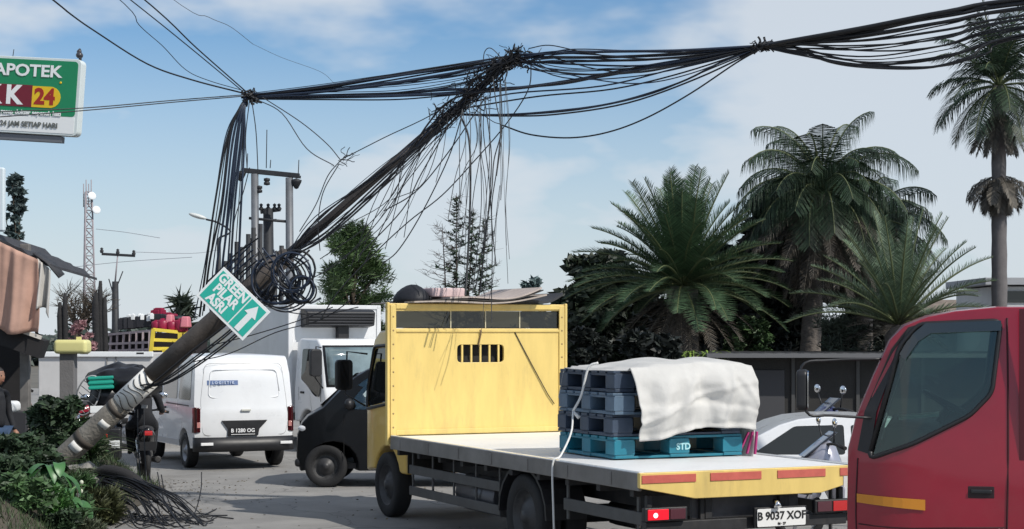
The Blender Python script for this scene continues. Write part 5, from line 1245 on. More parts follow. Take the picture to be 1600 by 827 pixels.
MB().box(((a.x + b.x) / 2 - .1, 1.9, WHp(0, 440).z), (b.x - a.x + .4, 4.4, .2)).build('roof_slab', mat('slab_grey', (.35, .36, .38), .8), wh, bevel=.01)
MB().box((WHp(1640, 0).x, -.02, WHp(0, 464).z), (2.6, .05, .32)).build('window', glassdark, wh)
# ================================================================== vegetation
def leafmat(name, col, var=.4, island=.5, rough=.6, trl=.25):
    m = mat(name, col, rough, var=var, scale=1.2, island=island)
    b = m.node_tree.nodes['Principled BSDF']
    return m
bark = mat('bark', (.07, .055, .04), .9, var=.4, scale=6, bump=.8, bscale=25)
palmbark = mat('palm_bark', (.15, .13, .115), .9, var=.35, scale=8, bump=.7, bscale=18, stretch=(1, 1, 4))
def frond(mb, base, az_, el_, L_, droop, nl, ll, wl, hang=0., vee=.5, rmb=None, seed=0, curl=0):
    """one feather frond: rachis curve with leaflets on both sides"""
    r = random.Random(seed); d = Vector((cos(az_) * cos(el_), sin(az_) * cos(el_), sin(el_))); p = Vector(base); pts = [p.copy()]; n = 14; dirs = [d.copy()]
    side = Vector((-sin(az_), cos(az_), 0))
    for i in range(n):
        d = (d + Vector((0, 0, -droop / n * (.4 + 1.4 * i / n))) + side * curl / n).normalized(); p = p + d * L_ / n; pts.append(p.copy()); dirs.append(d.copy())
    if rmb is not None: rmb.tube(pts, [.035 * L_ / 2.5 * (1 - .85 * i / n) + .004 for i in range(n + 1)], 5, False)
    for k in range(nl):
        t = .16 + .84 * (k + .5) / nl; f = t * n; i = min(int(f), n - 1); q = pts[i].lerp(pts[i + 1], f - i); dd = dirs[i]
        s = dd.cross(Vector((0, 0, 1))); s = s.normalized() if s.length > .05 else side; up = s.cross(dd)
        lw = ll * (sin(pi * (.10 + .86 * t)) ** .6) * r.uniform(.85, 1.12)
        for sg_ in (1, -1):
            ld_ = (dd * r.uniform(.65, .95) + s * sg_ * 1.0 + up * vee * r.uniform(.6, 1.3)).normalized()
            a = q; pm = q + ld_ * lw * .5 - Vector((0, 0, hang * lw * .25)); ld2 = (ld_ * (1 - hang) + Vector((0, 0, -1)) * hang + Vector((r.uniform(-.1, .1), r.uniform(-.1, .1), 0))).normalized()
            pe = pm + ld2 * lw * .5; wv = dd * wl
            mb.add([a - wv * .5, a + wv * .5, pm + wv * .6, pe, pm - wv * .6], [(0, 1, 2, 4), (4, 2, 3)], None, False)
def palm(name, label, px, dist, z_crown, trunk_px, r0, r1, fronds, lm, skirt=None, tm=None, group='palm trees', lean=0):
    base = W(trunk_px, 522, dist); base.z = 0; top = W(px, 522, dist); top.z = z_crown; t = thing(name, label, 'palm tree', base, 0, group); top = top - base
    tb2 = MB(); n = 22; pts = []; rs = []
    for i in range(n + 1):
        u = i / n; pts.append(Vector((top.x * u ** 1.5, 0, top.z * u))); rs.append(r0 + (r1 - r0) * u + .012 * (i % 2))
    tb2.tube(pts, rs, 14); tr = tb2.build('trunk', tm or palmbark, t)
    mb = MB(); rm = MB()
    for f in fronds: frond(mb, top + Vector((0, 0, f.get('dz', 0))), *f['a'], rmb=rm, **f.get('k', {}))
    mb.build('crown', lm, t, weld=False); rm.build('frond_ribs', mat('frond_rib', (.10, .12, .05), .6), t, weld=False)
    if skirt:
        sk = MB(); rm = MB()
        for f in skirt[1]: frond(sk, top + Vector((0, 0, f.get('dz', 0))), *f['a'], rmb=rm, **f.get('k', {}))
        sk.v += []; sk.build('dead_skirt', skirt[0], t, weld=False); rm.build('dead_ribs', skirt[0], t, weld=False)
    return t
R1 = random.Random(3)
dead = leafmat('dead_frond', (.06, .05, .038)); gdark = leafmat('palm_green_dark', (.022, .045, .022)); gmid = leafmat('palm_green', (.05, .095, .045)); gold = leafmat('palm_green_light', (.085, .14, .05))
# A: date palm with a stiff full fan
fr = []
for i in range(92):
    u = i / 91; el_ = radians(86 - 92 * u ** .95); a_ = i * 2.39996 + R1.uniform(-.2, .2)
    fr.append({'a': (a_, el_, 2.6 * R1.uniform(.82, 1.1), .42 + .4 * u, 84, .50, .017), 'k': {'vee': .35, 'hang': .08, 'seed': i, 'curl': R1.uniform(-.3, .3)}})
skA = []
for i in range(26): skA.append({'a': (i * 2.4, radians(-12 - 2 * i), 1.9, .7, 34, .34, .02), 'k': {'hang': .25, 'seed': 90 + i}, 'dz': -.15})
palm('date_palm', 'full date palm with stiff upright feather fronds behind the tarpaulin', 1066, 40, W(0, 448, 40).z, 1068, .34, .36, fr, gmid, (dead, skA))
# B: tall drooping palm
fr = []
for i in range(46):
    u = i / 45; el_ = radians(78 - 80 * u); a_ = i * 2.39996 + R1.uniform(-.2, .2)
    fr.append({'a': (a_, el_, 2.4 * R1.uniform(.7, 1.15), 1.7 + .5 * u, 72, 1.1, .013), 'k': {'vee': .0, 'hang': .9, 'seed': 200 + i, 'curl': R1.uniform(-.3, .3)}})
skB = []
for i in range(52): skB.append({'a': (i * 2.4 + .4, radians(-5 - 1.3 * i), 2.5, .8, 44, .5, .022), 'k': {'hang': .75, 'seed': 300 + i}, 'dz': -.3})
palm('coconut_palm', 'tall palm with long drooping hanging leaflets left of the red truck', 1284, 42, W(0, 304, 42).z, 1262, .27, .2, fr, gdark, (dead, skB))
# B2: second darker drooping palm behind, lower
fr = []
for i in range(26):
    u = i / 25; fr.append({'a': (i * 2.4 + 1, radians(60 - 90 * u), 2.4 * R1.uniform(.85, 1.1), 1.5, 60, 1.0, .016), 'k': {'vee': .0, 'hang': .88, 'seed': 400 + i}})
palm('coconut_palm', 'darker lower palm with drooping fronds, close behind the tall drooping one', 1350, 45, W(0, 345, 45).z, 1352, .22, .18, fr, gdark, (dead, [{'a': (i * 2.4, radians(-10 - 1.8 * i), 2.3, .9, 40, .6, .02), 'k': {'hang': .7, 'seed': 450 + i}} for i in range(34)]))
# C: low feathery palm right behind the red truck roof
fr = []
for i in range(40):
    u = i / 39; fr.append({'a': (i * 2.39996, radians(80 - 62 * u), 2.5 * R1.uniform(.85, 1.1), .4 + .35 * u, 74, .36, .013), 'k': {'vee': .5, 'hang': .08, 'seed': 500 + i}})
palm('date_palm', 'low pale feathery palm rising straight behind the red truck roof', 1404, 38, W(0, 508, 38).z, 1404, .3, .3, fr, leafmat('palm_green_pale', (.10, .15, .09)), (dead, [{'a': (i * 2.4, radians(20 - 3 * i), 1.2, .4, 20, .25, .02), 'k': {'seed': 560 + i}} for i in range(14)]))
# D: tall royal palm at the right edge
fr = []
for i in range(30):
    u = i / 29; fr.append({'a': (i * 2.39996 + .6, radians(86 - 118 * u), 2.1 * R1.uniform(.8, 1.05), 1.1 + .5 * u, 70, .75, .018), 'k': {'vee': .15, 'hang': .5, 'seed': 600 + i}})
fr.append({'a': (pi, radians(80), 2.4, .1, 30, .25, .03), 'k': {'vee': .2, 'hang': .1, 'seed': 660}})
skD = [{'a': (i * 2.4, radians(-8 - 3.2 * i), 1.0, 1.2, 34, .42, .03), 'k': {'hang': .8, 'seed': 700 + i}, 'dz': -2.15} for i in range(24)] + [{'a': (i * 2.4, radians(-50 - 1.5 * i), 1.3, .3, 34, .3, .03), 'k': {'hang': .7, 'seed': 740 + i}, 'dz': -.5} for i in range(14)]
palm('royal_palm', 'tallest palm with a brown skirt of dead fronds at the right edge', 1560, 42, W(0, 135, 42).z, 1562, .2, .16, fr, gdark, (leafmat('dead_frond_brown', (.09, .08, .065)), skD), tm=mat('royal_bark', (.13, .12, .12), .8, var=.2, scale=5, bump=.4))

# leafy trees: limbs and clumps of leaf faces
def leafcloud(mb, clumps, per, leaf, rnd, flat=1.0, wispy=0):
    for c, r in clumps:
        c = Vector(c); rr = r if hasattr(r, '__len__') else (r, r, r)
        for k in range(per):
            v = Vector((rnd.gauss(0, 1), rnd.gauss(0, 1), rnd.gauss(0, 1))); v.normalize(); v *= rnd.random() ** .45
            p = c + Vector((v.x * rr[0], v.y * rr[1], v.z * rr[2]))
            a = Vector((rnd.gauss(0, 1), rnd.gauss(0, 1), rnd.gauss(0, .6))).normalized(); b = a.cross(Vector((rnd.gauss(0, 1), rnd.gauss(0, 1), rnd.gauss(0, 1)))).normalized()
            s = leaf * rnd.choice((.4, .6, .8, 1.0, 1.2, 1.6)) * rnd.uniform(.8, 1.2); 
            if wispy: a = (a + Vector((v.x, v.y, .6 * v.z + .25)) * 1.2).normalized(); b = a.cross(Vector((rnd.random(), rnd.random(), .3))).normalized(); mb.add([p - a * s, p + b * s * .14, p + a * s * 1.4, p - b * s * .14], [(0, 1, 2, 3)], None, False)
            else: mb.add([p - a * s, p - a * s * .1 + b * s * .45, p + a * s, p - a * s * .1 - b * s * .45], [(0, 1, 2, 3)], None, False)
def tree(name, label, cat, px, dist, w_px, y0, y1, m, per=160, n=26, leaf=.09, seed=1, shape='round', group=None, trunk_r=.12, wispy=0, tm=None, stretch=1):
    rnd = random.Random(seed); s = dist / F; b = W(px, 522, dist); b.z = 0; t = thing(name, label, cat, b, 0, group)
    zt_ = CH + (HZ - y0) * s; zb_ = max(.1, CH + (HZ - y1) * s); hw = w_px * s / 2; cl = []
    tr = MB(); top = Vector((rnd.uniform(-.2, .2), 0, zb_ + (zt_ - zb_) * .8)); tr.tube(spline([(0, 0, 0), (rnd.uniform(-.1, .1), 0, zb_ * .6), (rnd.uniform(-.15, .15), .1, (zb_ + zt_) / 2), top], 4), [trunk_r * (1 - .85 * i / 12) for i in range(13)], 8)
    for i in range(n):
        u = rnd.random(); z = zb_ + (zt_ - zb_) * u
        rad = hw * {'round': sqrt(max(.05, 1 - (2 * u - 1) ** 2)), 'cone': (1.02 - u) ** .8, 'mass': .9 * (1 - .35 * u), 'column': .8 * (1 - .6 * abs(u - .4))}[shape]
        a = rnd.random() * 2 * pi; q = rad * rnd.random() ** .5 * .85; c = Vector((cos(a) * q, sin(a) * q * .8, z)); r = hw * rnd.uniform(.18, .34) * (1 if shape != 'cone' else (1.15 - u))
        cl.append((c, (r, r, r * .7 * stretch))); st_ = top * min(1, max(.15, (z - .2) / max(.3, top.z) * .75))
        if i % 2 == 0: tr.tube([st_, st_.lerp(c, .55) + Vector((0, 0, .05)), c], [trunk_r * .35, trunk_r * .2, .008], 5, False)
    mb = MB(); leafcloud(mb, cl, per, leaf, rnd, wispy=wispy)
    tr.build('trunk', tm or bark, t, weld=False); mb.build('crown', m, t, weld=False); return t
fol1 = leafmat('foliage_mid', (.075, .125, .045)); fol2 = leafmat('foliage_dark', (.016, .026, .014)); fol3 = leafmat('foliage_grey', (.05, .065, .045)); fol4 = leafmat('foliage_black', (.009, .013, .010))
tree('leafy_tree', 'bushy green tree behind the box truck, left of the yellow headboard', 'tree', 548, 52, 138, 360, 610, fol1, 330, 90, .10, 6, 'round', wispy=1, trunk_r=.16, stretch=1.3)
# sparse upright conifer behind the load on the headboard
def conifer():
    dist = 50; b = W(708, 522, dist); b.z = 0; t = thing('sparse_conifer', 'thin sparse conifer with bare twigs above the load on the headboard', 'tree', b); rnd = random.Random(8)
    s = dist / F; tw_ = MB(); lf = MB(); H0 = CH + (HZ - 302) * s
    for (x0, hh) in ((0, H0), (.35, H0 * .93), (-.3, H0 * .86), (.65, H0 * .9)):
        tp_ = Vector((x0 * 1.4 + .1, 0, hh)); bs = Vector((x0 * .4, 0, 0)); tw_.tube([bs, bs.lerp(tp_, .5) + Vector((.05, 0, 0)), tp_], [.05, .03, .008], 5, False)
        for i in range(46):
            u = .33 + .66 * i / 46; c = bs.lerp(tp_, u); a = rnd.random() * 2 * pi; l_ = (1.02 - u) * 1.5 * rnd.uniform(.5, 1.1) + .12
            if x0 < -.1: l_ *= 1.2
            d = Vector((cos(a), sin(a), .35)).normalized(); e = c + d * l_; tw_.tube([c, c.lerp(e, .6) - Vector((0, 0, .04)), e], [.012, .008, .004], 3, False)
            for k in range(6): q = c.lerp(e, rnd.uniform(.3, 1)); e2 = q + Vector((rnd.gauss(0, .16), rnd.gauss(0, .16), rnd.uniform(-.02, .2))); tw_.tube([q, e2], [.006, .003], 3, False)
            if x0 > -.2:
                for k in range(int(44 * (1.25 - u))): q = c.lerp(e, rnd.random() * .8); lf.add([q, q + Vector((rnd.gauss(0, .05), rnd.gauss(0, .05), -.03)), q + Vector((rnd.gauss(0, .09), rnd.gauss(0, .09), rnd.gauss(.03, .05)))], [(0, 1, 2)], None, False)
    tw_.build('branches', mat('twig', (.07, .05, .045), .8), t, weld=False); lf.build('needles', leafmat('needle_green', (.04, .07, .04)), t, weld=False)
conifer()
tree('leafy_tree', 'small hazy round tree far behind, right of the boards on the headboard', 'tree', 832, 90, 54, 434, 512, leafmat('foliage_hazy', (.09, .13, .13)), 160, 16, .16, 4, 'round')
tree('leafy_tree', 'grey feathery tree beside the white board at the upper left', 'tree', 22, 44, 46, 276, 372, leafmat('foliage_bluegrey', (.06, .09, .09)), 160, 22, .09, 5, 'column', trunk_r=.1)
# the dark wood behind the deck, tree by tree
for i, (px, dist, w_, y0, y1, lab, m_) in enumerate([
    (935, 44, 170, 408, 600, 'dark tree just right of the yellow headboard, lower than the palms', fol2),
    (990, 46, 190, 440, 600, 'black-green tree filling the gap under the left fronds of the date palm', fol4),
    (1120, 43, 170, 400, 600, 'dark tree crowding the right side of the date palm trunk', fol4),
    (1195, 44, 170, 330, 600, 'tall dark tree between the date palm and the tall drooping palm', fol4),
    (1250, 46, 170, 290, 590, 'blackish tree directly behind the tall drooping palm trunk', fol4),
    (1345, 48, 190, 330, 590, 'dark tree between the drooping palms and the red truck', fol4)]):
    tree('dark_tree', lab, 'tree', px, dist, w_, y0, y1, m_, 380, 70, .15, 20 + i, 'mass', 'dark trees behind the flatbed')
tree('shrub', 'grey-green shrub behind the shed roof beside the date palm', 'shrub', 1165, 41, 110, 506, 556, leafmat('shrub_green', (.045, .085, .03)), 260, 20, .07, 31, 'mass', trunk_r=.05)
tree('shrub', 'grey twiggy shrub below the drooping palms near the red truck', 'shrub', 1330, 39, 150, 500, 590, fol3, 200, 24, .07, 32, 'mass', trunk_r=.05, wispy=1)
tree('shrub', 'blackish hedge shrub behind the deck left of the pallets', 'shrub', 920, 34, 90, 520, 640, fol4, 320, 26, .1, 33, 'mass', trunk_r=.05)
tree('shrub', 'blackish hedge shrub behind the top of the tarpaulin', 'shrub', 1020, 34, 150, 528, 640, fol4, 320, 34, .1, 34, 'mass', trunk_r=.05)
# bright arching grass at the date palm's foot
gt = thing('arching_plant', 'bright yellow-green plant with arching blades at the foot of the date palm', 'plant', W(1090, 522, 36) * Vector((1, 1, 0)) )
mb = MB(); rnd = random.Random(4)
for k in range(130):
    b = Vector((rnd.gauss(0, .16), rnd.gauss(0, .12), 1.55 + rnd.uniform(-.2, .25))); a = rnd.random() * 2 * pi; d = Vector((cos(a), sin(a), 1.1)).normalized(); L_ = rnd.uniform(.35, .62); p = b; w_ = .018; pr2 = None
    for i in range(7):
        d = (d + Vector((0, 0, -.32))).normalized(); q = p + d * L_ / 6; s = d.cross(Vector((0, 0, 1))).normalized() * w_ * (1 - i / 7.5)
        if pr2: mb.add([pr2[0], pr2[1], q + s, q - s], [(0, 1, 2, 3)], None, False)
        pr2 = (q - s, q + s); p = q
mb.build('blades', leafmat('lime_blade', (.18, .27, .04)), gt, weld=False); MB().tube([(0, 0, 0), (.02, 0, .9), (0, 0, 1.75)], [.12, .1, .12], 8).build('stem', bark, gt)

# far tree line so that the street does not end at the horizon
mb = MB(); rnd = random.Random(9); cl = []
for k in range(170):
    x = -75 + 150 * k / 170; h = 2.6 + 1.6 * noise.noise(Vector((x * .13, 0, 0))) + rnd.uniform(-.4, .4)
    cl.append(((x, 118 + rnd.uniform(-4, 4), h * .5), (1.6, 1.5, h * .5)))
leafcloud(mb, cl, 120, .34, rnd)
tag(mb.build('far_treeline', leafmat('foliage_far', (.05, .07, .06)), None, weld=False), 'low dark band of distant vegetation closing the street', 'vegetation', kind='stuff')
tag(blob('far_scrub', mat('scrub_dark', (.03, .04, .035), .9), Vector((0, 122, .6)), (80, 2, 1.6), .0, 3), 'continuous far scrub at the foot of the distant vegetation', 'vegetation', kind='stuff')

# bare dark tree trunks by the pillar
bt_ = thing('bare_tree', 'bare dark tree with forked twiggy branches behind the pale yellow box sign', 'tree', W(133, 522, 38) * Vector((1, 1, 0)))
tr = MB(); rnd = random.Random(12)
def B_(px, py, dy=0): return W(px, py, 38) + Vector((0, dy, 0)) - bt_.location
tr.tube(spline([B_(128, 640), B_(120, 540), B_(119, 512), B_(112, 490)], 3), .06, 6)
for pts in ([(119, 520), (130, 508), (146, 494), (154, 470)], [(119, 516), (128, 500), (140, 488), (147, 470)], [(119, 510), (108, 492), (104, 472)]):
    sp = spline([B_(*p, rnd.uniform(-.2, .2)) for p in pts], 4); tr.tube(sp, [.05 * (1 - .8 * i / len(sp)) for i in range(len(sp))], 5)
    for q in sp[2:]:
        for k in range(6):
            e = q + Vector((rnd.gauss(0, .22), rnd.gauss(0, .2), rnd.uniform(0, .4))); tr.tube([q, q.lerp(e, .5) + Vector((rnd.gauss(0, .04), 0, 0)), e], [.012, .009, .004], 3, False)
            for j in range(3): e2 = e + Vector((rnd.gauss(0, .12), rnd.gauss(0, .1), rnd.uniform(-.05, .2))); tr.tube([q.lerp(e, .6), e2], [.007, .003], 3, False)
tr.build('trunk', bark, bt_, weld=False)
for px, y0, lab in ((151, 457, 'thick dark cut post standing right of the bare tree'), (157, 439, 'tallest of the dark cut posts near the bare tree'), (164, 464, 'thin dark post right of the tallest cut post'), (102, 458, 'dark post at the stall side of the bare tree'), (94, 472, 'short dark post hard against the stall roof')):
    q = W(px, 522, 36.5); q.z = 0; mb = MB(); h = W(0, y0, 36.5).z; r_ = .10 if 'thick' in lab else .065
    mb.tube([(0, 0, 0), (.02, 0, h * .5), (-.01, 0, h * .9), (0, 0, h)], [r_ * 1.1, r_, r_ * .9, r_ * .5], 8); o = mb.build('cut_post', mat('post_black', (.018, .017, .018), .85, var=.4, bump=.6, bscale=20), None); o.location = q; tag(o, lab, 'post', 'dark posts behind the pillar')
tree('shrub', 'dusky pinkish flowering shrub behind the pale yellow box sign', 'shrub', 128, 35, 46, 494, 560, leafmat('pink_bloom', (.30, .16, .17)), 140, 16, .05, 44, 'round', trunk_r=.03)
tree('shrub', 'tuft of dark spiky leaves above the rack truck load', 'shrub', 282, 42, 40, 462, 520, fol3, 60, 10, .22, 45, 'round', trunk_r=.05, wispy=1)

# ------------------------------------------------------------------ plants on the near verge
def ground_z(x, y): return bedz(x, y)
def bush(name, label, px, dist, w_, h_, m, per, n, leaf, seed, wispy=0, cat='shrub', group='shrubs on the left verge'):
    rnd = random.Random(seed); b = W(px, 522, dist); b.z = ground_z(b.x, b.y) - .03; t = thing(name, label, cat, b, 0, group); cl = []; st_ = MB()
    for i in range(n):
        a = rnd.random() * 2 * pi; q = rnd.random() ** .5; u = rnd.random()
        c = Vector((cos(a) * q * w_ * .42 * (1.1 - .5 * u), sin(a) * q * w_ * .35, h_ * (.15 + .72 * u))); cl.append((c, (w_ * .14, w_ * .13, h_ * .13)))
        st_.tube([(c.x * .15, c.y * .15, 0), c * .6, c], [.014, .01, .005], 4, False)
    mb = MB(); leafcloud(mb, cl, per, leaf, rnd, wispy=wispy); st_.build('stems', bark, t, weld=False); mb.build('foliage', m, t, weld=False); return t
v1 = leafmat('verge_dark', (.026, .05, .022)); v2 = leafmat('verge_green', (.05, .10, .035)); v3 = leafmat('verge_bright', (.08, .19, .05)); v4 = leafmat('verge_grey', (.11, .13, .08)); v5 = leafmat('verge_blue', (.08, .18, .12))
bush('shrub', 'tall dark shrub below the red scooter, highest on the verge', 88, 22.6, .85, 1.02, v1, 300, 44, .05, 60)
bush('shrub', 'mid green shrub with long drooping leaves between the tall shrub and the pole', 125, 22.9, .55, .72, v2, 160, 24, .07, 61, 1)
bush('shrub', 'pale blue-green flowering shrub at the left border by the jeans', 18, 20.8, .62, .55, v5, 220, 24, .03, 62)
bush('shrub', 'very dark low shrub left of the pole foot', 40, 20.0, .95, .5, v1, 300, 40, .05, 63)
bush('shrub', 'dry grey-white twiggy plant beside the broken pole foot', 62, 21.2, .32, .40, leafmat('dry_grey', (.26, .25, .21)), 60, 14, .03, 64, 1)
bush('shrub', 'dark leafy clump in the bottom left corner', 12, 18.6, .7, .48, v1, 260, 34, .06, 65)
bush('shrub', 'dense dark clump in front of the pole foot', 84, 19.2, .7, .24, v1, 260, 30, .05, 66)
bush('shrub', 'olive wiry tuft at the edge of the verge beside the cable heap', 158, 19.9, .42, .36, leafmat('olive_blade', (.09, .10, .045)), 220, 20, .075, 67, 1)
bush('shrub', 'thin weedy green clump under the bend of the cable heap', 124, 20.2, .5, .26, v2, 160, 22, .06, 68, 1)
bush('shrub', 'small bright green sprig clump left of the broad leaves', 58, 18.9, .3, .3, v3, 140, 14, .035, 69)
bush('shrub', 'dark green clump between the pole foot and the motorcycle', 150, 23.8, .4, .4, v2, 160, 20, .05, 70)
for i, (px, d_, w_, h_, m_, lab, wv) in enumerate(((30, 17.6, .7, .40, v2, 'mid green leafy clump on the lower left border, in front of the darkest shrubs', 0), (95, 17.9, .5, .30, v1, 'dark clump directly left of the broad leaves at the lower edge', 0), (140, 18.3, .35, .26, v4, 'grey-green wiry tuft at the lower edge under the cable heap', 1),
        (20, 19.4, .9, .60, v1, 'big blackish shrub on the left border under the blue-green one', 0), (42, 20.4, .7, .42, v2, 'green shrub between the blackish border shrub and the pole foot', 0), (120, 19.3, .4, .30, v2, 'green clump between the white pods and the wiry olive tuft', 0), (72, 18.2, .5, .36, v3, 'brighter green spiky clump along the bottom left edge', 1))):
    bush('shrub', lab, px, d_, w_, h_, m_, 240, 30, .05, 170 + i, wv)
# broad drooping leaves
bl_ = thing('broad_leaf_plant', 'plant with broad drooping bright green leaves low on the verge', 'plant', W(92, 522, 18.9) * Vector((1, 1, 0)) + Vector((0, 0, .3)))
rnd = random.Random(77); mb = MB(); stm = MB()
for k in range(15):
    a = -pi / 2 + rnd.uniform(-1.5, 1.5); d = Vector((cos(a), sin(a) * .8, .9)).normalized(); L_ = rnd.uniform(.26, .40); wd = rnd.uniform(.05, .085); p = Vector((rnd.uniform(-.16, .16), rnd.uniform(-.05, .05), rnd.uniform(.0, .2))); stm.tube([Vector((0, 0, -.1)), p], [.012, .008], 5, False); rows = []
    for i in range(9):
        t = i / 8; s = d.cross(Vector((0, 0, 1))).normalized(); up = s.cross(d); w2 = wd * sin(pi * min(1, .12 + .88 * t)) ** .7 if t < 1 else .002
        rows.append([p - s * w2 + up * .25 * w2, p, p + s * w2 + up * .25 * w2]); d = (d + Vector((0, 0, -.38))).normalized(); p = p + d * L_ / 8
    vs = [q for r in rows for q in r]; mb.add(vs, [(i * 3 + j, i * 3 + j + 1, i * 3 + j + 4, i * 3 + j + 3) for i in range(8) for j in range(2)])
mb.build('leaves', mat('broad_leaf', (.04, .115, .035), .4, var=.25, scale=5, island=.35), bl_, weld=False); stm.build('stems', bark, bl_, weld=False)
for k_, (px, d_, r_, lab) in enumerate(((66, 18.3, .8, 'broad-leaved plant between the dark clumps left of the white pods'),)):
    c_ = copy_tree(bl_); q = W(px, 522, d_); c_.location = (q.x, q.y, bedz(q.x, q.y) + .28); c_.rotation_euler = (0, 0, r_ * .5); c_['label'] = lab; c_['group'] = 'broad-leaved plants on the verge'
bl_['group'] = 'broad-leaved plants on the verge'
def blades(px, d_, w_, h_, n_, m_, seed, lab):
    rnd = random.Random(seed); b = W(px, 522, d_); b.z = bedz(b.x, b.y); t = thing('grass_clump', lab, 'plant', b, 0, 'long-bladed clumps on the verge'); mb = MB()
    for k in range(n_):
        p = Vector((rnd.gauss(0, w_ * .3), rnd.gauss(0, w_ * .2), 0)); a = rnd.random() * 6.28; d = Vector((cos(a) * .5, sin(a) * .5, 1.2)).normalized(); L_ = h_ * rnd.uniform(.6, 1.3); wd = rnd.uniform(.006, .014); pr = None
        for i in range(7):
            s = d.cross(Vector((.1, 1, .2))).normalized() * wd * (1 - i / 6.5)
            if pr: mb.add([pr[0], pr[1], p + s, p - s], [(0, 1, 2, 3)], None, False)
            pr = (p - s, p + s); d = (d + Vector((cos(a) * .1, sin(a) * .1, -.24))).normalized(); p = p + d * L_ / 6
    mb.build('blades', m_, t, weld=False); MB().ball((0, 0, .01), (w_ * .3, w_ * .2, .05), 10, 6).build('root_crown', soil, t)
for i, (px, d_, w_, h_, n_, m_, lab) in enumerate(((45, 18.3, .5, .34, 150, v3, 'bright long-bladed clump at the lower left corner'), (100, 18.6, .4, .30, 120, v2, 'long-bladed clump left of the broad leaves'), (135, 21.3, .4, .36, 120, v4, 'grey-green blades arching over the rock by the cable heap'),
    (30, 21.0, .5, .42, 140, v2, 'tall blades among the dark shrubs at the left border'), (70, 23.2, .5, 1.0, 110, v2, 'tallest blades sticking out of the dark shrub below the red scooter'), (118, 23.3, .4, .85, 90, v4, 'tall grey blades between the pillar and the pole'))): blades(px, d_, w_, h_, n_, m_, 300 + i, lab)
# white pod plant, pebbles, stones
wp = thing('white_pod_plant', 'small plant with round white pods at the edge of the verge', 'plant', W(122, 522, 18.9) * Vector((1, 1, 0)) + Vector((0, 0, .1)))
stm = MB(); 
for k in range(9):
    p = Vector((rnd.uniform(-.07, .07), rnd.uniform(-.05, .05), .08 + .05 * k)); stm.tube([(0, 0, 0), p * .6, p], [.006, .005, .004], 4)
    MB().ball(p, (.022, .022, .026), 10, 7).build('pod', mat('pod_white', (.55, .58, .45), .6, var=.15, scale=30), wp)
stm.build('stems', bark, wp)
lw = thing('fallen_leaf', 'pale withered leaf on a thin stalk in the bottom left corner', 'leaf', W(10, 795, 18.2))
MB().add([(-.06, 0, -.06), (-.02, -.02, -.03), (.03, 0, .05), (-.01, .02, 0)], [(0, 1, 2, 3)]).build('blade', mat('pale_leaf', (.45, .46, .42), .6), lw, solid=.002)
MB().tube([(.02, 0, .04), (.07, 0, .07), (.14, .02, .14)], .004, 4).build('stalk', mat('pale_stalk', (.3, .3, .25), .6), lw)
stonem = mat('stone', (.22, .21, .19), .9, var=.3, scale=9, bump=.6, bscale=25)
for i, (px, py, d, r, lab) in enumerate(((132, 742, 21.6, (.26, .16, .14), 'largest grey rock between the pole foot and the cable heap'), (82, 735, 21.0, (.13, .1, .06), 'flat pale stone at the tip of the broken pole foot'), (97, 697, 22.6, (.12, .09, .14), 'rounded grey stone leaning on the upper side of the pole foot'), (106, 682, 22.9, (.09, .08, .10), 'smaller round stone above the leaning stone'), (152, 752, 21.2, (.14, .1, .07), 'low grey rock at the road edge of the verge'))):
    o = blob('rock', stonem, W(px, py, d), r, .35, 10 + i); tag(o, lab, 'rock', 'rocks round the pole foot')
# litter of leaves and gravel on the road by the verge
mb = MB(); rnd = random.Random(66)
for k in range(900):
    y = rnd.uniform(17, 26); x = -4.6 - .06 * (y - 18) + abs(rnd.gauss(0, .7)) - .25
    if k % 3 == 0: x = rnd.uniform(-4.5, 1); y = rnd.uniform(17, 40)
    s_ = rnd.uniform(.008, .028); a = rnd.random() * 6.3; z = max(.006, bedz(x, y) + .008); c = Vector((x, y, z)); u = Vector((cos(a), sin(a), rnd.uniform(0, .3))) * s_; v = Vector((-sin(a), cos(a), rnd.uniform(0, .3))) * s_ * .6
    mb.add([c - u, c - v, c + u, c + v + Vector((0, 0, .006))], [(0, 1, 2, 3)], None, False)
tag(mb.build('litter', leafmat('litter_brown', (.11, .09, .06)), None, weld=False), 'scattered dry leaves and grit on the road along the verge', 'litter', kind='stuff')
# short grass over the bank
mb = MB(); rnd = random.Random(21)
for k in range(26000):
    x = rnd.uniform(-8.2, -4.4); y = rnd.uniform(16.5, 25); z = ground_z(x, y)
    if z < .03: continue
    g_ = noise.noise(Vector((x * 1.6, y * 1.6, 7)))
    if g_ < -.25: continue
    h = rnd.uniform(.04, .13) * (1 + g_); a = rnd.random() * 6.28; w2 = .006; dx = cos(a) * w2; dy = sin(a) * w2; lx = rnd.gauss(0, .35) * h; ly = rnd.gauss(0, .35) * h
    mb.v += [Vector((x - dx, y - dy, z)), Vector((x + dx, y + dy, z)), Vector((x + lx, y + ly, z + h))]; n0 = len(mb.v); mb.f.append((n0 - 3, n0 - 2, n0 - 1)); mb.sm.append(False)
tag(mb.build('grass', leafmat('grass_blade', (.04, .065, .025)), None, weld=False), 'rough short grass covering the bank at the lower left', 'grass', kind='stuff')
